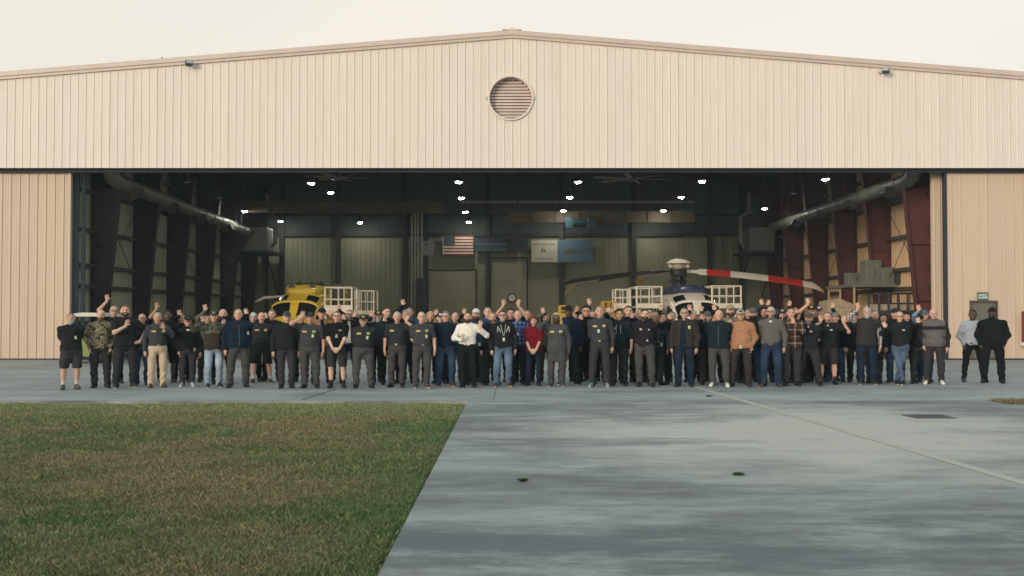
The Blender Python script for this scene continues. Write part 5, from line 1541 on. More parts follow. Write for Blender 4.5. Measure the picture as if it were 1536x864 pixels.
        if belly > 1.02: f.ell(np.array((0, -0.035, 1.08)) * s, np.array((0.125 * w, 0.10 * belly ** 1.5, 0.15)) * s + e, 0.06)
        if female: f.ell(np.array((-0.075, -0.085, 1.285)) * s, np.array((0.065, 0.055, 0.065)) * s + e, 0.05); f.ell(np.array((0.075, -0.085, 1.285)) * s, np.array((0.065, 0.055, 0.065)) * s + e, 0.05)
    def arm_prims(f, e, fore=True, part=1.0, k=0.035):
        for sd in (-1, 1):
            E, Wp, _, kd = arms[sd]
            aw = 1 + 0.35 * (w - 1)
            end = SH[sd] + (E - SH[sd]) * part
            f.cap(SH[sd], end, 0.056 * s * aw + e, (0.056 - 0.011 * part) * s * aw + e, k)
            if fore: f.cap(E, Wp - (Wp - E) * (0.0 if e == 0 else 0.02), 0.044 * s * aw + e, 0.029 * s + e * 0.85, k * 0.6)
    lo = np.min([arms[-1][1], arms[1][1], arms[-1][0], arms[1][0], (-0.24 * w, -0.2, 0)], 0) - 0.11
    hi = np.max([arms[-1][1], arms[1][1], arms[-1][0], arms[1][0], (0.24 * w, 0.2, 0)], 0) + 0.11
    for sd in (-1, 1):
        for p in arms[sd][2]:
            lo = np.minimum(lo, np.minimum(p[0], p[1]) - 0.03); hi = np.maximum(hi, np.maximum(p[0], p[1]) + 0.03)
    # ---- the body itself: head, hands and whatever skin the clothes leave bare, one surface
    fines = [(1.50 * s, 1.82 * s)]
    for sd in (-1, 1):
        if arms[sd][3] in ('up', 'chest', 'clasp'):
            zz = [q for p in arms[sd][2] for q in (p[0][2], p[1][2])]; fines.append((min(zz) - 0.02, max(zz) + 0.03))
    f = Field(grid(lo[0], hi[0], 0.0125), grid(min(lo[1], -0.25), max(hi[1], 0.2), 0.0125), zgrid((0.01, max(1.83 * s, hi[2]), fines), 0.03, 0.0125))
    torso_prims(f, -0.016)
    arm_prims(f, 0.0, k=0.03)
    lk = 1.0 if short else 0.78
    for sd in (-1, 1):
        f.cap(Hh[sd], K[sd], lk * 0.085 * s * w ** 0.5, lk * 0.056 * s * w ** 0.4, 0.03)
        f.cap(K[sd] + np.array((0, 0.0, 0)), (K[sd] + A[sd]) / 2 + np.array((0, 0.012, 0.05)) * s, lk * 0.052 * s * w ** 0.4, lk * 0.056 * s * w ** 0.4, 0.02)
        f.cap((K[sd] + A[sd]) / 2 + np.array((0, 0.012, 0.05)) * s, A[sd], lk * 0.056 * s * w ** 0.4, lk * 0.036 * s, 0.02)
        f.cap(A[sd], A[sd] + np.array((sd * 0.02, -0.10, -0.04)) * s, 0.034 * s, 0.026 * s, 0.02)
    f.cap(hc + q(0, 0.02, -0.09), q(0, 0.035, 1.46), 0.054 * s, 0.058 * s * w ** 0.4, 0.03)
    f.ell(qh(0, 0, 0), qh(0.077, 0.096, 0.088), 0.02, fr=fr)
    f.ell(qh(0, -0.035, -0.058), qh(0.059 * w ** 0.35, 0.070, 0.077), 0.03, fr=fr)
    f.ell(qh(0, -0.085, -0.112), qh(0.024, 0.02, 0.018), 0.02, fr=fr)
    for sd in (-1, 1):
        f.ell(qh(sd * 0.043, -0.072, -0.05), qh(0.022, 0.02, 0.022), 0.02, fr=fr)
        f.ell(qh(sd * 0.079, 0.012, -0.03), qh(0.012, 0.022, 0.034), 0.008, fr=fr)
        f.ell(qh(sd * 0.031, -0.104, -0.017), qh(0.017, 0.015, 0.012), 0.012, 's', fr=fr)
    f.cap(qh(-0.034, -0.088, 0.004), qh(0.034, -0.088, 0.004), 0.010 * hs, 0.010 * hs, 0.012, fr=fr)
    f.cap(qh(0, -0.094, -0.012), qh(0, -0.116, -0.046), 0.009 * hs, 0.015 * hs, 0.010, fr=fr)
    f.cap(qh(-0.02, -0.100, -0.078), qh(0.02, -0.100, -0.078), 0.010 * hs, 0.010 * hs, 0.008, fr=fr)
    for sd in (-1, 1):
        for (a, b, ra, rb, k) in arms[sd][2]: f.cap(a, b, ra, rb, k)
    V, Q = f.mesh()
    base = np.array(SKIN[skin]) * rr.uniform(0.9, 1.08)
    Cv = np.tile(base, (len(V), 1))
    HL = (V - fr[1]) @ fr[0] / hs
    def near(p, r): return np.linalg.norm((HL - np.array(p)) / np.array(r), axis=1) < 1
    inhead = np.abs(HL[:, 0]) < 0.11
    ck = near((-0.043, -0.085, -0.055), (0.024, 0.04, 0.02)) | near((0.043, -0.085, -0.055), (0.024, 0.04, 0.02)) | near((0, -0.12, -0.043), (0.016, 0.03, 0.018))
    Cv[ck] *= (1.08, 0.86, 0.82)
    for sd in (-1, 1):
        Cv[near((sd * 0.031, -0.093, -0.017), (0.019, 0.03, 0.0095))] = np.array((0.13, 0.085, 0.065)) * (1 if skin != 'D' else 0.25)
        bc = np.array(HAIR[hair[1]] if hair else HAIR['gr']) * 0.8 + base * 0.25
        Cv[near((sd * 0.033, -0.093, 0.006), (0.024, 0.03, 0.008))] = bc
    Cv[near((0, -0.108, -0.078), (0.028, 0.03, 0.011))] = base * (0.80, 0.52, 0.50)
    if rr.random() < 0.35: Cv[near((0, -0.108, -0.079), (0.018, 0.03, 0.0065))] = base * 1.15 + 0.06    # a toothy smile
    if legs[0] == 'shorts':
        sock = V[:, 2] < 0.19 * s
        Cv[sock] = (0.012, 0.012, 0.014) if legs[2:] == ('dark',) else (0.55, 0.53, 0.48)
    body = link('body', np_mesh('body', V, Q, True, Cv), skin_m, root)

    # ---- hair, beard, headgear
    def headmesh(name, build, color, mat, step=0.0125, parent=root):
        c = fr[1]
        f = Field(grid(c[0] - 0.2, c[0] + 0.2, step), grid(c[1] - 0.28, c[1] + 0.2, step), grid(c[2] - 0.32, c[2] + 0.2, step))
        build(f)
        if not (f.F < 0).any(): return
        V, Q = f.mesh()
        cc = color(((V - fr[1]) @ fr[0]) / hs) if callable(color) else np.tile(np.array(color), (len(V), 1))
        return link(name, np_mesh(name, V, Q, True, cc), mat, parent)
    if hair:
        hcol = np.array(HAIR[hair[1]]); style = hair[0]
        def bh(f):
            e = 0.007 if style in ('short', 'thin') else 0.018
            if style == 'short': cut = lambda X, Y, Z: np.maximum(-0.007 * hs - (Y * 0.62 + Z * 0.78), -0.075 * hs - Z)
            elif style == 'thin': cut = lambda X, Y, Z: np.maximum(np.maximum(-0.012 * hs - Y, -0.07 * hs - Z), Z - 0.035 * hs)
            elif style == 'bob': cut = lambda X, Y, Z: np.where(Y < -0.02 * hs, 0.028 * hs - Z - np.maximum(0, np.abs(X) - 0.055 * hs) * 3, -0.1 * hs - Z)
            else: cut = lambda X, Y, Z: np.maximum(0.0 - (Y * 0.55 + Z * 0.8) + 0.002 * hs, -0.09 * hs - Z)
            f.ell(qh(0, 0.004, 0.0), qh(0.077, 0.096, 0.088) + e, 0, fr=fr, cut=cut)
            if style == 'bob':
                for sd in (-1, 1): f.cap(qh(sd * 0.08, -0.01, 0.0), qh(sd * 0.075, -0.035, -0.10), 0.025 * hs, 0.02 * hs, 0.02, fr=fr)
                f.cap(qh(-0.05, -0.075, 0.055), qh(0.05, -0.075, 0.055), 0.022 * hs, 0.022 * hs, 0.02, fr=fr)
            if style == 'long':
                for sd in (-1, 1):
                    f.cap(qh(sd * 0.075, 0.0, 0.03), qh(sd * 0.095, 0.0, -0.13), 0.03 * hs, 0.034 * hs, 0.02, fr=fr); f.cap(qh(sd * 0.095, 0.0, -0.13), qh(sd * 0.085, -0.02, -0.21), 0.034 * hs, 0.022 * hs, 0.02, fr=fr)
                f.cap(qh(-0.05, 0.06, -0.05), qh(-0.05, 0.06, -0.2), 0.05 * hs, 0.04 * hs, 0.03, fr=fr); f.cap(qh(0.05, 0.06, -0.05), qh(0.05, 0.06, -0.2), 0.05 * hs, 0.04 * hs, 0.03, fr=fr)
            if style == 'curly':
                for i in range(26):
                    a, b = rr.uniform(0, 6.28), rr.uniform(0.15, 1.4)
                    p = np.array((math.cos(a) * math.sin(b) * 0.085, math.sin(a) * math.sin(b) * 0.1 + 0.01, math.cos(b) * 0.095))
                    if p[1] * 0.6 + p[2] * 0.8 > 0.035: f.ell(p * hs, qh(0.024, 0.024, 0.024), 0.01, fr=fr)
            f.F += (0.0045 * np.sin(f.x * 95 + ph)[:, None, None] * np.sin(f.z * 80)[None, None, :] * np.sin(f.y * 90)[None, :, None]).astype(np.float32)
        if not (hat and style != 'long'): headmesh('hair', bh, hcol, hair_m)
        else:
            def bh2(f): f.ell(qh(0, 0.004, 0.0), qh(0.077, 0.096, 0.088) + 0.010, 0, fr=fr, cut=lambda X, Y, Z: np.maximum(np.maximum(-0.012 * hs - Y, -0.07 * hs - Z), Z - 0.03 * hs))
            headmesh('hair', bh2, hcol, hair_m)
    if beard:
        full = beard[0] == 'full'
        def bb(f):
            f.ell(qh(0, -0.035, -0.060), qh(0.059, 0.070, 0.080) + (0.011 if full else 0.007), 0, fr=fr, cut=lambda X, Y, Z: np.maximum(Z + (0.053 if full else 0.058) * hs, Y - (0.005 if full else -0.06) * hs))
            if full: f.ell(qh(0, -0.08, -0.118), qh(0.035, 0.03, 0.032), 0.02, fr=fr)
            f.cap(qh(-0.03, -0.104, -0.074), qh(0.03, -0.104, -0.074), 0.006 * hs, 0.006 * hs, 0.004, 's', fr=fr)
        if beard[0] != 'moustache': headmesh('beard', bb, HAIR[beard[1]], hair_m)
        else:
            def bm_(f): f.cap(qh(-0.024, -0.105, -0.066), qh(0.024, -0.105, -0.066), 0.011 * hs, 0.011 * hs, 0, fr=fr)
            headmesh('moustache', bm_, HAIR[beard[1]], hair_m)
    if hat:
        hk, c1 = hat[0], np.array(hat[1]); c2 = np.array(hat[2]) if len(hat) > 2 else c1
        def bc_(f):
            f.ell(qh(0, 0.002, 0.008), qh(0.077, 0.097, 0.092) + 0.014, 0, fr=fr, cut=lambda X, Y, Z: (0.022 if hk == 'cap' else 0.012) * hs - Z + Y * 0.05)
            if hk == 'cap': f.ell(qh(0, -0.125, 0.026), qh(0.070, 0.072, 0.0125), 0.008, fr=fr, cut=lambda X, Y, Z: Y + 0.06 * hs)
        def cc_(P):
            o = np.tile(c1, (len(P), 1)); m = (np.abs(P[:, 0]) < 0.032) & (P[:, 1] < -0.05) & (P[:, 2] > 0.045) & (P[:, 2] < 0.088)
            o[m] = c2; return o
        headmesh('cap' if hk == 'cap' else 'beanie', bc_, cc_, felt_m)
    if glasses:
        g = MB(); to = lambda *p: Vector(fr[1] + fr[0] @ (np.array(p) * hs))
        for sd in (-1, 1):
            c = (sd * 0.032, -0.112, -0.015)
            if glasses == 'dark':
                g.add([to(c[0] + a, c[1] + dy, c[2] + b) for dy in (0, 0.006) for a, b in ((-0.026, 0.016), (0.026, 0.016), (0.02, -0.018), (-0.02, -0.018))], [(0, 1, 2, 3), (7, 6, 5, 4), (0, 4, 5, 1), (1, 5, 6, 2), (2, 6, 7, 3), (3, 7, 4, 0)])
            else:
                pl = [to(c[0] + 0.025 * math.cos(t * math.pi / 5), c[1], c[2] + 0.018 * math.sin(t * math.pi / 5)) for t in range(11)]
                g.tube(pl, 0.0032, 5)
            g.tube([to(sd * 0.058, -0.108, -0.012), to(sd * 0.083, -0.05, -0.012), to(sd * 0.086, 0.01, -0.015)], 0.0035, 5)
        g.tube([to(-0.008, -0.114, -0.012), to(0.008, -0.114, -0.012)], 0.0035, 5)
        g.build('glasses', wire_m, root, False, world=False)

    # ---- clothes
    def garment(name, cname, e, z_hem, fore, part, pat=None, extra=None, opening=None, step=0.0175, arms_on=True, ztop_=1.56):
        f = Field(grid(lo[0] - 0.03, hi[0] + 0.03, step), grid(min(lo[1], -0.26) - 0.02, max(hi[1], 0.22), step), grid(min(z_hem * s, lo[2] + 0.06) - 0.05, max(ztop_ * s, hi[2] + 0.02), step))
        torso_prims(f, e)
        if z_hem < 0.90:
            f.cap(q(-0.07 * w, 0.012, 0.93), q(-0.075 * w, 0.01, z_hem), 0.105 * s * w ** 0.5 + e, 0.10 * s * w ** 0.5 + e, 0.05); f.cap(q(0.07 * w, 0.012, 0.93), q(0.075 * w, 0.01, z_hem), 0.105 * s * w ** 0.5 + e, 0.10 * s * w ** 0.5 + e, 0.05)
        X, Y, Z = f.x[:, None, None], f.y[None, :, None], f.z[None, None, :]
        if kt in ('jacket', 'hoodie', 'sweater') and z_hem > 0.85 and not opening:        # gathered hem
            f.F += (np.clip(1 - np.abs(Z - (z_hem + 0.03) * s) / 0.05, 0, 1) * 0.012).astype(np.float32)
        f.F = np.maximum(f.F, (z_hem * s + 0.004 * np.sin(X * 23 + ph) - Z)).astype(np.float32)
        if opening: f.F = np.maximum(f.F, np.minimum(np.minimum(opening[0] * s + (1.45 * s - Z) * opening[1] - np.abs(X), 0.02 - Y), Z - 0.5)).astype(np.float32)
        if arms_on: arm_prims(f, e * (0.85 if fore else 1.25), fore, part, 0.045)
        f.F += (0.0075 * np.sin(X * 15 + Z * 13 + ph) * np.sin(Z * 21 - Y * 13 + 2 * np.sin(X * 9 + ph)) + 0.0035 * np.sin(Z * 61 + X * 17 + ph) * np.sin(X * 33 + Y * 21)).astype(np.float32)
        for sd in (-1, 1):
            E = arms[sd][0]
            if fore and arms_on: f.cap(E + np.array((0, 0.0, 0.01)), E + np.array((0, 0, -0.012)), 0.048 * s + e, 0.046 * s + e, 0.03)
        f.cap(fr[1] + q(0, 0.0, -0.10), q(0, 0.03, 1.485), 0.056 * s, 0.066 * s, 0.008, 's')
        if extra: extra(f)
        V, Q = f.mesh()
        bc = C.get(cname, C['char']); cc = np.tile(np.array(bc), (len(V), 1)) * rr.uniform(0.93, 1.1)
        if pat: cc = PATT[pat](V / s, bc)
        return link(name, np_mesh(name, V, Q, True, cc), cloth_m, root), V
    fore = sleeves == 'long'
    part = 1.0 if fore else {'short': 0.72, 'three': 1.0, 'none': 0.1}[sleeves]
    nm = {'shirt': 'shirt', 'polo': 'polo_shirt', 'tee': 'tee_shirt', 'jacket': 'jacket', 'hoodie': 'hooded_sweatshirt', 'vest': 'vest', 'sweater': 'sweater', 'coverall': 'coverall_top', 'blouse': 'blouse'}[kt]
    def collar(f):
        if kt in ('shirt', 'polo', 'jacket', 'coverall'):
            for a in range(-3, 4):
                t = math.pi / 2 + a * 0.62
                p = np.array((math.cos(t) * 0.068, math.sin(t) * 0.06 + 0.03, 1.475 + 0.012 * math.sin(t))) * s
                f.cap(p, p + q(0, 0, 0.03), 0.013, 0.011, 0.012)
        if kt == 'hoodie' or hood:
            for sd in (-1, 1): f.cap(q(sd * 0.085, 0.03, 1.475), q(sd * 0.03, 0.10, 1.49), 0.032, 0.042, 0.02)
        if kt in ('shirt', 'polo') or (kt == 'jacket' and vr.random() < 0.5):
            f.cap(q(0, -0.17, 1.50), q(0, -0.135, 1.405), 0.062 * s, 0.010, 0.004, 's')
        if kt == 'tee': f.cap(q(0, -0.14, 1.49), q(0, -0.10, 1.455), 0.07 * s, 0.05, 0.006, 's')
        if kt == 'blouse': f.cap(q(0, -0.16, 1.47), q(0, -0.13, 1.36), 0.08 * s, 0.012, 0.004, 's')
        if kt == 'sweater' and mark == 'collar': pass
    if kt == 'vest':
        garment('shirt', inner or 'white', 0.012, 0.93, True, 1.0, patt if patt else None)
        top_o, TV = garment(nm, torso[1], infl, hem_z, False, 0.12, None, collar)
    elif kt == 'jacket' and inner:
        garment('undershirt', inner, 0.008, 0.93, False, 0.5)
        top_o, TV = garment(nm, torso[1], infl, hem_z, True, 1.0, patt, collar, opening=(0.03, 0.085))
    else:
        top_o, TV = garment(nm, torso[1], infl, hem_z, fore, part, patt, collar, step=0.0150 if patt else 0.0175)
        if sleeves == 'three':
            pass
    # trousers
    f = Field(grid(-0.36 * w ** 0.6 * s, 0.36 * w ** 0.6 * s, 0.0185), grid(-0.24, 0.24, 0.0185), grid(0.0, 1.1 * s, 0.0225))
    lw = w ** 0.55
    slim = 0.86 if legs[0] == 'slim' else 1.0
    f.ell(q(0, 0.012, 0.945), np.array((0.174 * w ** 0.9, 0.122 * w ** 0.7, 0.15)) * s + 0.008, 0.05)
    for sd in (-1, 1):
        f.cap(Hh[sd], K[sd], 0.100 * s * lw * (0.95 if slim < 1 else 1), 0.076 * s * lw * slim * (1.15 if short else 1), 0.035)
        if not short: f.cap(K[sd], A[sd] + q(0, 0.005, -0.02), 0.076 * s * lw * slim, 0.066 * s * lw ** 0.6 * slim ** 1.6, 0.02)
    X, Y, Z = f.x[:, None, None], f.y[None, :, None], f.z[None, None, :]
    if belly > 1.05: f.ell(q(0, -0.03, 1.03), np.array((0.125 * w, 0.10 * belly ** 1.3, 0.09)) * s + 0.002, 0.05)
    f.F += (0.009 * np.sin(Z * 17 + X * 9 + ph) * np.sin(X * 25 + Y * 12 + ph) + 0.008 * np.sin(Z * 43 + 3 * np.sin(X * 14 + ph) + Y * 20) * np.clip((0.62 * s - Z) * 3, 0.25, 1)).astype(np.float32)
    f.F = np.maximum(f.F, Z - 1.025 * s).astype(np.float32)
    f.F = np.maximum(f.F, (K[1][2] - 0.02 * s if short else 0.028) - Z).astype(np.float32)
    V, Q = f.mesh()
    lc = np.array(C[legs[1]]); cc = np.tile(lc, (len(V), 1)) * rr.uniform(0.93, 1.1)
    if legs[1] in ('fade', 'ljeans', 'mjeans', 'jeans', 'denim'):        # washed fronts of the thighs
        fz = np.clip(1 - np.abs(V[:, 2] - 0.62 * s) / (0.25 * s), 0, 1) * np.clip(-V[:, 1] * 14, 0, 1); cc *= (1 + 0.55 * fz)[:, None]
    link('shorts' if short else ('jeans' if 'jeans' in legs[1] or legs[1] in ('fade', 'denim') else 'trousers'), np_mesh('legwear', V, Q, True, cc), cloth_m, root)
    # shoes
    up, sole = np.array(C.get(shoes[0], (0.02, 0.02, 0.02))), np.array(C.get(shoes[1], (0.01, 0.01, 0.01)))
    for sd in (-1, 1):
        a = A[sd]; f = Field(grid(a[0] - 0.13, a[0] + 0.13, 0.0135), grid(a[1] - 0.27, a[1] + 0.14, 0.0135), grid(-0.02, 0.17, 0.0135))
        toe = np.array((a[0] + sd * 0.035 * s, a[1] - 0.165 * s, 0.032)); heel = np.array((a[0], a[1] + 0.035 * s, 0.04))
        f.cap(heel, toe, 0.043, 0.040, 0.02); f.cap(np.array((a[0], a[1] + 0.015, 0.10)), heel, 0.042, 0.044, 0.03); f.cap(np.array((a[0], a[1] - 0.02, 0.085)), toe, 0.040, 0.032, 0.03)
        f.F = np.maximum(f.F, 0.003 - f.z[None, None, :]).astype(np.float32)
        V, Q = f.mesh(); cc = np.where((V[:, 2] < 0.026)[:, None], sole, up)
        link('shoe', np_mesh('shoe', V, Q, True, cc), shoe_m, root)
    # small things worn on the chest, set on the cloth
    def front(px_, pz_):
        m = (np.abs(TV[:, 0] - px_ * s) < 0.03) & (np.abs(TV[:, 2] - pz_ * s) < 0.03)
        return float(TV[m, 1].min()) if m.any() else -0.14
    def plate(name, px_, pz_, wd, hg, mat, rot=0.0, tilt=0.0):
        yy = front(px_, pz_); slope = (front(px_, pz_ + 0.035) - front(px_, pz_ - 0.035)) / 0.07
        sx = (front(px_ + 0.03, pz_) - front(px_ - 0.03, pz_)) / 0.06
        M = Matrix.Rotation(math.atan(sx), 3, 'Z') @ Matrix.Rotation(-math.atan(slope), 3, 'X') @ Matrix.Rotation(rot, 3, 'Y')
        g = MB(); g.obox((px_ * s, yy - 0.001, pz_ * s), (wd, 0.008, hg), M); g.build(name, mat, root, world=False)
    if patches:
        cx_ = 0.088 * w ** 0.6
        plate('name_patch', -cx_, 1.325, 0.10, 0.038, patch_y, rr.uniform(-0.06, 0.06))
        if patches != 'one': plate('emblem_patch', cx_, 1.33, 0.07 if patches == 'yy' else 0.075, 0.052, {'yy': patch_y, 'yg': patch_g, 'y': patch_y}[patches])
    if mark == 'logo': plate('chest_logo', 0.075, 1.325, 0.055, 0.032, patch_l)
    if mark == 'greenlogo': plate('chest_logo', 0.08, 1.33, 0.065, 0.03, patch_g)
    if mark == 'twologos': plate('chest_logo', -0.085, 1.31, 0.05, 0.04, patch_l); plate('chest_logo', 0.1, 1.305, 0.03, 0.035, patch_l); plate('pocket_tag', 0.07, 1.06, 0.035, 0.04, patch_l)
    if badge:
        m = badge_g if badge[0] == 'g' else badge_w
        plate('badge', badge[1], badge[2], 0.05, 0.075, m, rr.uniform(-0.15, 0.15))
    if lanyard:
        g = MB()
        for sd in (-1, 1): g.tube([(sd * 0.06 * s, front(sd * 0.06, 1.43) - 0.004, 1.44 * s), (sd * 0.035 * s, front(sd * 0.035, 1.32) - 0.004, 1.32 * s), (0.005 * sd, front(0, 1.18) - 0.005, 1.18 * s)], 0.005, 5)
        g.build('lanyard', paint('lanyard_' + lanyard, {'w': (0.55, 0.53, 0.48), 'b': (0.02, 0.025, 0.03)}[lanyard], 0.8), root, world=False)
    if mark == 'stripes':
        g = MB()
        for sd in (-1, 1):
            a = [(0.07, 1.40), (0.105, 1.33)]; b = [(0.105, 1.33), (0.13, 1.27)]
            for sg in ([(0.125, 1.40), (0.06, 1.26)], [(0.125, 1.40), (0.14, 1.27)]):
                g.tube([(sd * px2 * s, front(sd * px2, pz2) - 0.003, pz2 * s) for px2, pz2 in sg], 0.009, 6)
        g.build('chest_stripes', patch_l, root, world=False)
    if mark == 'cords':
        g = MB()
        for sd in (-1, 1): g.tube([(sd * 0.05 * s, front(sd * 0.05, 1.40) - 0.004, 1.41 * s), (sd * 0.052 * s, front(sd * 0.05, 1.2) - 0.006, 1.2 * s)], 0.006, 5)
        g.build('drawcord', patch_l, root, world=False)
    if mark == 'zip':
        g = MB(); g.tube([(0, front(0, zz) - 0.003, zz * s) for zz in (1.40, 1.3, 1.2, 1.1, 1.0, 0.95)], 0.005, 5); g.build('zip', paint('zip_metal', (0.2, 0.2, 0.2), 0.4, 0.5), root, world=False)
    if mark == 'buttons':
        g = MB()
        for zz in (1.38, 1.30, 1.22, 1.14, 1.06): g.lathe([(0.006, -0.004), (0.006, 0.004)], 8, (0, front(0, zz) - 0.003, zz * s), 'y')
        g.build('buttons', patch_l, root, world=False)
    if belt:
        f = Field(grid(-0.3 * w ** 0.5, 0.3 * w ** 0.5, 0.0175), grid(-0.26, 0.22, 0.0175), grid(0.93 * s, 1.08 * s, 0.0125))
        f.ell(q(0, 0.012, 0.975), np.array((0.170 * w ** 0.95, 0.122 * w ** 0.75, 0.18)) * s + 0.016, 0.05)
        if belly > 1.02: f.ell(q(0, -0.035, 1.05), np.array((0.125 * w, 0.10 * belly ** 1.5, 0.13)) * s + 0.012, 0.05)
        f.F = np.maximum(f.F, np.abs(f.z[None, None, :] - 1.005 * s) - 0.021).astype(np.float32)
        V, Q = f.mesh(); o = link('belt', np_mesh('belt', V, Q, True, None), belt_m, root)
        yb = float(V[:, 1].min()); g = MB(); g.box(-0.025, 0.025, yb - 0.008, yb + 0.004, 1.005 * s - 0.02, 1.005 * s + 0.02); g.build('buckle', paint('buckle_metal', (0.35, 0.28, 0.15), 0.35, 0.7), o, world=False)
    if inner == 'tee' or mark == 'teeneck': plate('undershirt', 0, 1.435, 0.07, 0.04, tee_m)
    if wrist:
        Wp = arms[wrist][1]; E = arms[wrist][0]; dd = (Wp - E) / np.linalg.norm(Wp - E)
        g = MB(); g.tube([Vector(Wp - dd * 0.03), Vector(Wp - dd * 0.012)], 0.036, 12); g.build('wristband', belt_m, root, True, world=False)
    return root
# ------------------------------------------------------------------ the crowd, left to right
BLK = (0.010, 0.011, 0.013); GRY = (0.05, 0.05, 0.052)
SHT, TRO = 'short', 'trousers'
WK = dict(torso=('shirt', 'char'), legs=(TRO, 'grey'))
def P(x, top, foot, lab, **k): person(x, top, foot, lab, **k)
P(109, 468, 584, 'heavy man with white beard, black polo and grey shorts, first from the left', skin='R', hair=(SHT, 'gr'), torso=('polo', 'softblack'), legs=('shorts', 'dgrey'), shoes=('grey', 'dgrey'), al='back', ar='back', w=1.2, belly=1.15, beard=('full', 'wh'), sleeves='short', badge=('g', 0.08, 1.2), stance=1.25)
P(149, 463, 582, 'bald bearded man in a tan camouflage hooded sweatshirt with hands in pockets', skin='L', hair=None, torso=('hoodie', 'beige'), legs=(TRO, 'dgrey'), al='pocket', ar='pocket', w=1.08, beard=('full', 'lb'), patt='camo')
P(168, 457, 575, 'bald man in glasses and black shirt raising one arm behind the tan camouflage sweatshirt', skin='L', hair=('thin', 'gr'), torso=('tee', 'black'), legs=(TRO, 'black'), al=('up', 157, 446), glasses='clear', sleeves='short', w=1.05)
P(190, 456, 582, 'tall brown bearded man in black tee, forearm across his chest, other hand on hip', skin='L', hair=(SHT, 'rb'), torso=('tee', 'softblack'), legs=(TRO, 'chard'), shoes=('dgrey', 'white'), al=('chest', 192, 485), ar='hip', w=1.12, beard=('full', 'br'), sleeves='short', nod=-0.08)
P(214, 469, 578, 'bald man in glasses, black polo and blue jeans beside the khaki trousers', skin='R', hair=None, torso=('polo', 'softblack'), legs=(TRO, 'denim'), glasses='clear', sleeves='short')
P(232, 468, 571.5, 'person mostly hidden behind the white-haired man in khaki trousers, one bare arm straight up', skin='T', hair=(SHT, 'br'), torso=('tee', 'black'), legs=(TRO, 'black'), al=('up', 236, 452), sleeves='short')
P(237, 467, 581.5, 'white-haired man in grey shirt with yellow patches and khaki trousers', skin='R', hair=(SHT, 'wh'), torso=('shirt', 'char'), legs=(TRO, 'khaki'), shoes=('brown', 'brown'), ar=('chest', 245, 489), patches='yy', belt=True, w=1.02)
P(253, 464, 575, 'dark-skinned man in black hooded top and shorts behind the khaki trousers', skin='D', hair=(SHT, 'bk'), torso=('hoodie', 'black'), legs=('shorts', 'black', 'dark'), shoes=('black', 'white'), ar='down')
P(271, 469, 573, 'grey-haired man with a hand up before his face, behind the short man in black cap', skin='L', hair=(SHT, 'gr'), torso=('jacket', 'black'), legs=(TRO, 'black'), al=('up', 267, 469), w=1.05)
P(283, 472, 580, 'short person in black cap, glasses and black hooded sweatshirt with green badge at hip', skin='R', hair=(SHT, 'br'), hat=('cap', BLK, GRY), torso=('hoodie', 'black'), legs=(TRO, 'dgrey'), shoes=('lgrey', 'white'), glasses='clear', al='pocket', badge=('g', 0.16, 0.94), w=1.05, mark='teeneck')
P(309, 470, 573, 'person hidden behind the camouflage cap, only one hand raised high', skin='L', hair=(SHT, 'br'), torso=('shirt', 'sage'), legs=(TRO, 'chard'), al=('up', 305, 461))
P(321, 464, 581, 'man in camouflage cap and camouflage brown jacket with pale washed jeans', skin='T', hair=(SHT, 'br'), hat=('cap', (0.03, 0.032, 0.024), (0.16, 0.17, 0.09)), torso=('jacket', 'olive'), legs=(TRO, 'ljeans'), shoes=('black', 'white'), al=('up', 304, 478), patt='camojacket', turn=0.2)
P(334, 462, 576, 'bald man with dark beard in blue jacket holding an open hand before his chest', skin='L', hair=None, torso=('jacket', 'navy'), legs=(TRO, 'dnavy'), al=('chest', 334, 484), beard=('full', 'br'))
P(360, 462, 581, 'large grey-haired man in quilted navy jacket and grey trousers', skin='R', hair=('thin', 'gr'), torso=('jacket', 'navy'), legs=(TRO, 'grey'), al='down', ar='back', w=1.22, belly=1.1, mark='zip', badge=('w', 0.2, 1.22))
P(379, 467, 572, 'man in white headband cap and grey scarf waving between navy and charcoal shirts', skin='L', hair=(SHT, 'gr'), hat=('beanie', (0.5, 0.48, 0.45)), torso=('jacket', 'dnavy'), legs=(TRO, 'black'), al=('up', 368, 467))
P(390, 467, 575, 'man with reddish moustache in charcoal shirt with yellow patches and dark shorts', skin='R', hair=('thin', 'rb'), torso=('shirt', 'chard'), legs=('shorts', 'softblack'), shoes=('dgrey', 'white'), beard=('moustache', 'rb'), patches='yy', w=1.14, belly=1.08, stance=1.3)
P(410, 463, 572, 'grey-haired man in black fleece waving in front of the yellow helicopter', skin='L', hair=(SHT, 'gr'), torso=('sweater', 'black'), legs=(TRO, 'black'), al=('up', 400, 473), w=1.05)
P(429, 465, 582, 'man in grey cap, plain black jacket and dark grey trousers left of the saluting man', skin='L', hair=(SHT, 'br'), hat=('cap', (0.06, 0.06, 0.062), GRY), torso=('jacket', 'softblack'), legs=(TRO, 'dgrey'), w=1.1)
P(452, 469, 573, 'pink-faced man half hidden behind the saluting man in black cap', skin='R', hair=(SHT, 'gr'), torso=('jacket', 'black'), legs=(TRO, 'black'))
P(463, 466, 582, 'man in black cap and grey short-sleeved shirt with yellow patches, arm bent up in salute', skin='R', hair=(SHT, 'br'), hat=('cap', (0.03, 0.03, 0.03), GRY), torso=('shirt', 'char'), legs=(TRO, 'grey'), al=('up', 451, 471, 0.3), ar='down', patches='yg', badge=('g', 0.085, 1.23), sleeves='short', w=1.24, belly=1.1)
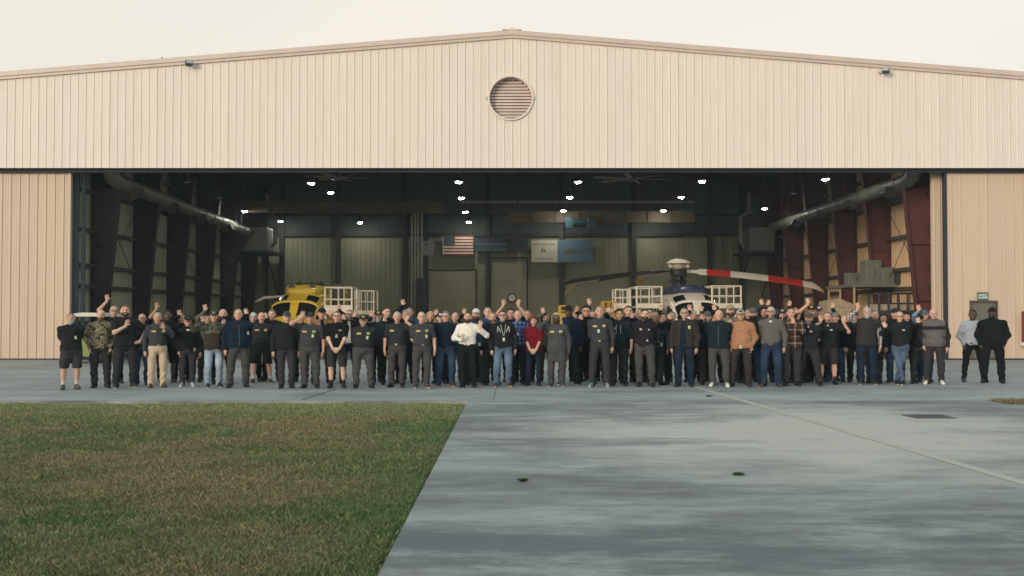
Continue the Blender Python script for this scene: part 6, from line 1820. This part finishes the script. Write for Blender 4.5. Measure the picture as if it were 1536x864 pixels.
P(484, 460, 576, 'tall man in black cap and rust brown work jacket open over black', skin='R', hair=(SHT, 'br'), hat=('cap', BLK), torso=('jacket', 'duck'), legs=(TRO, 'softblack'), inner='black', ar=('up', 497, 469), w=1.1)
P(504, 465, 582, 'man in glasses, black polo with white badge and grey shorts, hands clasped in front', skin='L', hair=(SHT, 'lb'), torso=('polo', 'black'), legs=('shorts', 'dgrey', 'dark'), shoes=('black', 'black'), al='clasp', ar='clasp', glasses='clear', sleeves='short', badge=('w', 0.0, 1.2), lanyard='b', mark='greenlogo', stance=1.35)
P(508, 468, 571, 'person hidden behind the clasped-hands man, one pink hand raised high', skin='R', hair=(SHT, 'gr'), torso=('jacket', 'black'), legs=(TRO, 'black'), ar=('up', 510.5, 460))
P(522, 463, 575, 'man in red sunglasses and black jacket over white tee with both hands beside his head', skin='R', hair=(SHT, 'gr'), torso=('jacket', 'black'), legs=(TRO, 'dnavy'), inner='white', al=('up', 513, 476), ar=('up', 530, 471), glasses='dark', beard=('full', 'gr'))
P(544, 470, 582, 'stout man in black cap and charcoal shirt with yellow patches, hands behind his back', skin='L', hair=(SHT, 'br'), hat=('cap', BLK, (0.3, 0.24, 0.08)), torso=('shirt', 'chard'), legs=(TRO, 'grey'), al='back', ar='back', patches='yg', badge=('g', 0.088, 1.23), w=1.3, belly=1.18, glasses='clear')
P(566, 464, 577, 'man with white beard in black cap and black jacket waving one hand', skin='R', hair=(SHT, 'wh'), hat=('cap', BLK, (0.3, 0.22, 0.06)), torso=('jacket', 'teal'), legs=(TRO, 'black'), al=('up', 556, 471), beard=('full', 'wh'), w=1.12)
P(579, 459, 573, 'tall young man in black jacket with pale stripe holding up an open palm', skin='L', hair=(SHT, 'br'), torso=('jacket', 'black'), legs=(TRO, 'black'), al=('chest', 576, 479), yawh=0.3)
P(597, 466, 581, 'white-haired man in charcoal short-sleeved shirt with one yellow patch, bare arm bent up', skin='R', hair=(SHT, 'wh'), torso=('shirt', 'chard'), legs=(TRO, 'grey'), ar=('up', 612, 477, 0.2), patches='one', sleeves='short', belt=True, w=1.05)
P(606, 463, 575, 'pink-faced white-haired man in black raising one hand straight above his head', skin='R', hair=(SHT, 'wh'), torso=('jacket', 'black'), legs=(TRO, 'black'), al=('up', 602, 453))
P(614, 460, 572, 'grey-haired man in blue polo behind the bent bare arm', skin='T', hair=(SHT, 'gr'), torso=('polo', 'blue'), legs=(TRO, 'black'), sleeves='short')
P(634, 466, 582, 'balding man in charcoal short-sleeved shirt with yellow patches, badge and grey trainers', skin='L', hair=('thin', 'lb'), torso=('shirt', 'char'), legs=(TRO, 'grey'), shoes=('grey', 'white'), al='back', ar='down', patches='yg', badge=('g', 0.088, 1.2), sleeves='short', belt=True, w=1.04)
P(645, 466, 573, 'person with long fair hair and a hand raised over the face', skin='R', hair=('long', 'bl'), torso=('sweater', 'black'), legs=(TRO, 'black'), ar=('up', 653, 468), female=True)
P(659, 467, 575, 'person in navy cap with white front half hidden behind the navy sweater', skin='L', hair=(SHT, 'br'), hat=('cap', (0.016, 0.022, 0.045), (0.5, 0.5, 0.5)), torso=('jacket', 'dkgreen'), legs=(TRO, 'black'))
P(670, 465, 580, 'grey-haired man in glasses, navy sweater and blue jeans', skin='L', hair=(SHT, 'gr'), torso=('sweater', 'navy'), legs=(TRO, 'denim'), shoes=('brown', 'white'), glasses='clear', w=1.1, al='back', ar='back')
P(684, 467, 575, 'balding man in blue shirt between the navy sweater and the white shirt', skin='R', hair=('thin', 'gr'), torso=('shirt', 'blue'), legs=(TRO, 'jeans'))
P(700, 466, 581, 'dark-haired man in white dress shirt and black trousers, one palm raised', skin='L', hair=(SHT, 'br'), torso=('shirt', 'white'), legs=(TRO, 'black'), al=('chest', 692, 506), ar=('up', 719, 485), beard=('full', 'br'), belt=True, w=1.04)
P(703, 464, 572, 'person in black cap behind the white dress shirt with a hand raised beside it', skin='R', hair=(SHT, 'br'), hat=('cap', BLK, (0.2, 0.17, 0.05)), torso=('jacket', 'black'), legs=(TRO, 'black'), al=('up', 694, 467))
P(715, 461, 577, 'bearded man in white cap and dark jacket behind the raised white sleeve', skin='R', hair=(SHT, 'br'), hat=('cap', (0.55, 0.52, 0.46)), torso=('jacket', 'jeans'), legs=(TRO, 'dkgreen'), beard=('full', 'br'), badge=('g', 0.06, 0.95))
P(733, 459, 573.5, 'man with greying dark hair in blue denim shirt', skin='L', hair=(SHT, 'gr'), torso=('shirt', 'blue'), legs=(TRO, 'dnavy'), w=1.08)
P(739, 468, 577, 'bald man with reddish beard in black holding a hand at his chest', skin='R', hair=None, torso=('jacket', 'black'), legs=(TRO, 'softblack'), ar=('chest', 742, 488), beard=('full', 'rb'))
P(756, 464, 580.5, 'dark-haired man in glasses, black track jacket with white stripes and faded jeans', skin='L', hair=(SHT, 'br'), torso=('hoodie', 'softblack'), legs=(TRO, 'fade'), shoes=('brown', 'white'), glasses='clear', lanyard='w', badge=('w', 0.0, 1.10), mark='stripes')
P(765, 461, 572.5, 'dark-haired pink-faced man with both arms raised below the wall clock', skin='R', hair=(SHT, 'bk'), torso=('tee', 'dnavy'), legs=(TRO, 'black'), al=('up', 753, 453), ar=('up', 776, 453), sleeves='short')
P(778, 464, 577, 'white-haired man in blue plaid shirt with hanging badge', skin='R', hair=('thin', 'wh'), torso=('shirt', 'blue'), legs=(TRO, 'black'), patt='blueplaid', hem=0.93, badge=('w', 0.0, 1.2), w=1.1)
P(794, 463, 573, 'tanned balding man in blue jacket behind the red-haired woman', skin='T', hair=(SHT, 'lb'), torso=('jacket', 'navy'), legs=(TRO, 'black'))
P(802, 472, 578.5, 'woman with short red hair in red v-neck top, hands clasped in front', skin='L', hair=('bob', 'rd'), torso=('blouse', 'red'), legs=('slim', 'djeans'), shoes=('black', 'black'), al='clasp', ar='clasp', sleeves='three', female=True, w=1.02)
P(818, 469, 573, 'person with long dark hair and sage sweater raising a hand behind the coverall', skin='R', hair=('long', 'bk'), torso=('sweater', 'sage'), legs=(TRO, 'brown'), al=('up', 813, 465), female=True)
P(837, 468, 580, 'woman with long blond hair in grey coveralls with green patches, one arm raised', skin='D', hair=('long', 'bl'), torso=('coverall', 'coverall'), legs=(TRO, 'coverall'), shoes=('grey', 'white'), al=('up', 825, 473), female=True, patches='yg', w=1.12, wrist=-1)
P(854, 456, 577, 'tall dark-skinned man in black cap and navy jacket behind the blond woman', skin='D', hair=(SHT, 'bk'), hat=('cap', BLK), torso=('jacket', 'navy'), legs=(TRO, 'teal'), shoes=('black', 'white'), w=1.06)
P(867, 462, 572, 'person in black with a hand held up across the face', skin='T', hair=(SHT, 'br'), torso=('jacket', 'black'), legs=(TRO, 'black'), ar=('up', 868, 463), w=1.02)
P(881, 457, 576, 'man with curly dark hair and glasses waving a low open palm', skin='R', hair=('curly', 'bk'), torso=('jacket', 'black'), legs=(TRO, 'black'), al=('chest', 872, 476), glasses='clear', w=1.08)
P(890, 464, 571.5, 'grey-haired man at the back with one bare arm raised highest beside the tall charcoal shirt', skin='L', hair=(SHT, 'gr'), torso=('tee', 'black'), legs=(TRO, 'black'), al=('up', 886, 450), sleeves='short')
P(901, 457, 581, 'tall man with cropped grey hair in charcoal shirt with two yellow patches and blue trainers', skin='R', hair=(SHT, 'gr'), torso=('shirt', 'char'), legs=(TRO, 'dgrey'), shoes=('lblue', 'white'), al='back', ar='down', patches='yy', badge=('w', -0.02, 1.22), belt=True)
P(912, 460, 573, 'balding man in black peering between the tall charcoal shirt and a raised bare forearm', skin='L', hair=('thin', 'br'), torso=('jacket', 'black'), legs=(TRO, 'black'))
P(928, 462, 578.5, 'dark-haired person in black hooded sweatshirt with white cords, bare forearm raised', skin='T', hair=('curly', 'br'), torso=('hoodie', 'teal'), legs=(TRO, 'softblack'), al=('up', 923, 457), mark='cords', patches='one', w=1.06, sleeves='three')
P(940, 457, 575, 'young brown-haired man in black with one big open palm in front', skin='L', hair=(SHT, 'br'), torso=('jacket', 'black'), legs=(TRO, 'black'), ar=('up', 946, 473))
P(957, 463, 573, 'fair-haired person almost hidden behind the dark bearded man', skin='L', hair=(SHT, 'bl'), torso=('sweater', 'black'), legs=(TRO, 'black'))
P(965, 462, 580, 'dark bearded man in plum black pullover with small white logos and grey trousers', skin='L', hair=(SHT, 'br'), torso=('sweater', 'plum'), legs=(TRO, 'grey'), al='back', ar='back', beard=('full', 'br'), mark='twologos', w=1.12)
P(973, 461, 573, 'dark-haired man looking over the shoulder of the plum pullover', skin='L', hair=(SHT, 'bk'), torso=('jacket', 'dkgreen'), legs=(TRO, 'black'))
P(984, 466, 577.5, 'bald man in black jacket open over dark green plaid shirt', skin='M', hair=('thin', 'gr'), torso=('shirt', 'dkgreen'), legs=(TRO, 'chard'), patt='darkplaid', hem=0.92, badge=('g', 0.12, 0.98))
P(993, 468, 572.5, 'person hidden behind the dark plaid shirt with one hand raised', skin='T', hair=(SHT, 'br'), torso=('jacket', 'black'), legs=(TRO, 'black'), al=('up', 989, 461))
P(1007, 466, 577, 'grey-haired man in black jacket with a waving palm over half his face', skin='R', hair=(SHT, 'gr'), torso=('jacket', 'black'), legs=(TRO, 'black'), al=('up', 1003, 475))
P(1026, 460, 580, 'grey-haired man in glasses, dark jacket open over navy tee with yellow badge', skin='L', hair=(SHT, 'gr'), torso=('jacket', 'dbrown'), legs=(TRO, 'djeans'), inner='navy', glasses='clear', badge=('g', 0.13, 1.33), w=1.06)
P(1038, 463, 573, 'red-faced white-haired man behind the open dark jacket, hand raised', skin='R', hair=(SHT, 'wh'), torso=('jacket', 'black'), legs=(TRO, 'black'), al=('up', 1033, 461))
P(1047, 470, 572, 'person hidden under a raised dark green sleeve left of the grey cap', skin='L', hair=(SHT, 'br'), torso=('jacket', 'dkgreen'), legs=(TRO, 'black'), ar=('up', 1050, 463))
P(1063, 465, 577, 'red-faced man in grey cap and black jacket waving at shoulder height', skin='R', hair=(SHT, 'gr'), hat=('cap', (0.085, 0.09, 0.10)), torso=('jacket', 'black'), legs=(TRO, 'dbrown'), al=('up', 1054, 475), beard=('full', 'gr'))
P(1072, 469, 572.5, 'person hidden behind the white-haired man in zipped jacket, hand above his head', skin='R', hair=(SHT, 'br'), torso=('jacket', 'black'), legs=(TRO, 'black'), al=('up', 1071, 461))
P(1076, 463, 580, 'white-haired man in zipped dark teal jacket, grey trousers and white trainers', skin='R', hair=('thin', 'wh'), torso=('jacket', 'teal'), legs=(TRO, 'grey'), shoes=('wht', 'white'), al='back', ar='back', mark='zip', w=1.14)
P(1094, 455, 574, 'tall bearded man in tan cap and tan camouflage shirt', skin='L', hair=(SHT, 'br'), hat=('cap', (0.28, 0.25, 0.16)), torso=('tee', 'beige'), legs=(TRO, 'softblack'), al=('chest', 1093, 484), beard=('full', 'br'), patt='camotee')
P(1113, 462, 580, 'man in white and black cap and tan duck jacket, hand in pocket', skin='T', hair=(SHT, 'bk'), hat=('cap', (0.40, 0.37, 0.32), (0.03, 0.03, 0.03)), torso=('jacket', 'tan'), legs=(TRO, 'dbrown'), shoes=('dbrown', 'black'), al='pocket', ar='pocket', w=1.2, belly=1.08, badge=('w', 0.0, 0.92))
P(1120, 462, 572, 'pink-faced person at the back between the tan duck jacket and a grey cap', skin='R', hair=(SHT, 'gr'), torso=('jacket', 'teal'), legs=(TRO, 'black'))
P(1128, 460, 576, 'dark bearded man in grey cap, dark jacket and blue jeans', skin='L', hair=(SHT, 'br'), hat=('cap', (0.10, 0.105, 0.115)), torso=('jacket', 'dkgreen'), legs=(TRO, 'jeans'), beard=('full', 'bk'))
P(1144, 459, 573, 'person with dark hood of hair raising both hands high left of the bald man', skin='R', hair=('long', 'bk'), torso=('jacket', 'char'), legs=(TRO, 'jeans'), al=('up', 1139, 453), ar=('up', 1150, 454))
P(1157, 458, 580, 'bald man in glasses, grey quarter-zip pullover and blue jeans', skin='L', hair=None, torso=('sweater', 'quarter'), legs=(TRO, 'jeans'), shoes=('brown', 'brown'), al='back', ar='down', glasses='clear', mark='teeneck', beard=('short', 'gr'), w=1.08, stance=1.2)
P(1171, 461, 574, 'man in black cap with grey front and blue-grey shirt', skin='R', hair=(SHT, 'br'), hat=('cap', BLK, (0.25, 0.25, 0.22)), torso=('shirt', 'lblue'), legs=('shorts', 'dgrey'), beard=('short', 'br'))
P(1178, 465, 572.5, 'person hidden behind the brown plaid jacket, reddish hand raised', skin='R', hair=(SHT, 'br'), torso=('jacket', 'black'), legs=(TRO, 'black'), ar=('up', 1183, 455))
P(1186, 460, 579, 'man in brown plaid flannel jacket holding a palm at chest height', skin='R', hair=(SHT, 'lb'), torso=('shirt', 'dbrown'), legs=(TRO, 'dgrey'), ar=('chest', 1189, 481), patt='brownplaid', hem=0.86, w=1.1)
P(1198, 463, 574, 'person right of the brown plaid jacket with a hand beside the face', skin='R', hair=(SHT, 'gr'), torso=('jacket', 'chard'), legs=(TRO, 'black'), al=('up', 1195, 466))
P(1211, 467, 578.5, 'broad man in grey cap with grey beard and black logo tee', skin='T', hair=(SHT, 'gr'), hat=('cap', (0.075, 0.072, 0.066)), torso=('tee', 'softblack'), legs=(TRO, 'dgrey'), beard=('full', 'gr'), mark='logo', sleeves='short', w=1.18, belly=1.08, al='down', ar='back', stance=1.3)
P(1216, 456, 574, 'man in black cap with yellow badge and glasses, bare arm raised over the plaid jacket', skin='R', hair=(SHT, 'br'), hat=('cap', BLK, (0.4, 0.3, 0.06)), torso=('tee', 'black'), legs=(TRO, 'black'), al=('up', 1210, 451), glasses='clear', sleeves='short')
P(1226, 457, 572.5, 'man in black and white patterned cap at the back', skin='R', hair=(SHT, 'br'), hat=('cap', (0.03, 0.03, 0.045), (0.5, 0.48, 0.48)), torso=('jacket', 'navy'), legs=(TRO, 'black'), yawh=0.3)
P(1242, 466, 576.5, 'grey-haired man in black logo tee and dark shorts with both bare arms bent up', skin='R', hair=(SHT, 'gr'), torso=('tee', 'softblack'), legs=('shorts', 'dbrown', 'dark'), shoes=('black', 'black'), al=('up', 1231, 477), ar=('up', 1267, 478, 0.1), beard=('short', 'gr'), mark='logo', sleeves='short', w=1.14, wrist=-1, stance=1.2)
P(1254, 467, 572.5, 'red-faced man in grey cap and dark jacket with blue jeans', skin='R', hair=(SHT, 'br'), hat=('beanie', (0.17, 0.17, 0.18)), torso=('jacket', 'black'), legs=(TRO, 'denim'))
P(1248, 469, 571, 'person hidden behind the black logo tee and shorts, one pale hand raised by the crate', skin='L', hair=(SHT, 'br'), torso=('jacket', 'dkgreen'), legs=(TRO, 'jeans'), ar=('up', 1250, 458))
P(1284, 463, 573, 'person in black and white cap and glasses behind a raised plaid sleeve', skin='R', hair=(SHT, 'br'), hat=('cap', (0.06, 0.06, 0.07), (0.4, 0.4, 0.4)), torso=('jacket', 'black'), legs=(TRO, 'black'), glasses='clear')
P(1299, 459, 577, 'white-bearded man in dark vest over white plaid shirt, one arm raised', skin='R', hair=(SHT, 'wh'), torso=('vest', 'vest'), legs=(TRO, 'djeans'), shoes=('dgrey', 'white'), inner='white', al=('up', 1285, 458), ar='down', beard=('full', 'wh'), patt='whiteplaid', w=1.1)
P(1312, 463, 574.5, 'red-faced grey-haired man in dark jacket turned towards the blond woman', skin='R', hair=(SHT, 'gr'), torso=('jacket', 'teal'), legs=(TRO, 'chard'), yawh=0.7)
P(1326, 470, 572, 'dark-haired person behind the blond woman in glasses and her open palm', skin='T', hair=('long', 'bk'), torso=('jacket', 'chard'), legs=(TRO, 'jeans'), female=True)
P(1343, 460, 574, 'person in dark knitted hat at the back near the black railing', skin='L', hair=(SHT, 'br'), hat=('beanie', (0.022, 0.022, 0.035)), torso=('jacket', 'black'), legs=(TRO, 'jeans'))
P(1351, 466, 577.5, 'short-haired blond woman in glasses, black sweatshirt and light jeans, ankles crossed', skin='L', hair=(SHT, 'bl'), torso=('sweater', 'softblack'), legs=('slim', 'mjeans'), shoes=('black', 'white'), al=('up', 1328, 486, -0.25), ar='back', glasses='clear', female=True, mark='logo', cross=True, hem=0.93)
P(1361, 466, 574, 'dark-haired woman in black with small badge next to the short-haired blond woman', skin='R', hair=('bob', 'bk'), torso=('sweater', 'black'), legs=(TRO, 'softblack'), badge=('w', -0.03, 1.32), female=True)
P(1381, 470, 575.5, 'person in black cap and black sweater with an open palm in front of the face', skin='L', hair=(SHT, 'br'), hat=('cap', BLK), torso=('sweater', 'black'), legs=(TRO, 'chard'), al=('up', 1378, 480))
P(1389, 463, 573, 'man in teal blue cap raising a hand above the other heads near the door edge', skin='R', hair=(SHT, 'gr'), hat=('cap', (0.075, 0.13, 0.17)), torso=('shirt', 'lblue'), legs=(TRO, 'jeans'), al=('up', 1380, 461))
P(1401, 461, 576.5, 'white-haired man in grey jacket with black chest band and big white trainers', skin='R', hair=('thin', 'wh'), torso=('jacket', 'stripe'), legs=(TRO, 'dgrey'), shoes=('wht', 'wht'), al='pocket', ar='down', patt='band', w=1.08)
P(1459, 463, 573, 'dark-skinned man in light grey sweatshirt standing apart, left one of the pair', skin='D', hair=(SHT, 'bk'), torso=('sweater', 'lgrey'), legs=('slim', 'black'), shoes=('dgrey', 'dgrey'), al='pocket', ar='pocket', w=1.15, stance=1.35, yawh=-0.2)
P(1488, 459, 574.5, 'large man in black hooded jacket and sunglasses standing apart, right one of the pair', skin='D', hair=(SHT, 'bk'), hat=('beanie', BLK), torso=('jacket', 'black'), legs=(TRO, 'black'), al='pocket', ar='pocket', glasses='dark', beard=('full', 'bk'), hood=True, w=1.28, stance=1.1, yawh=-0.25)
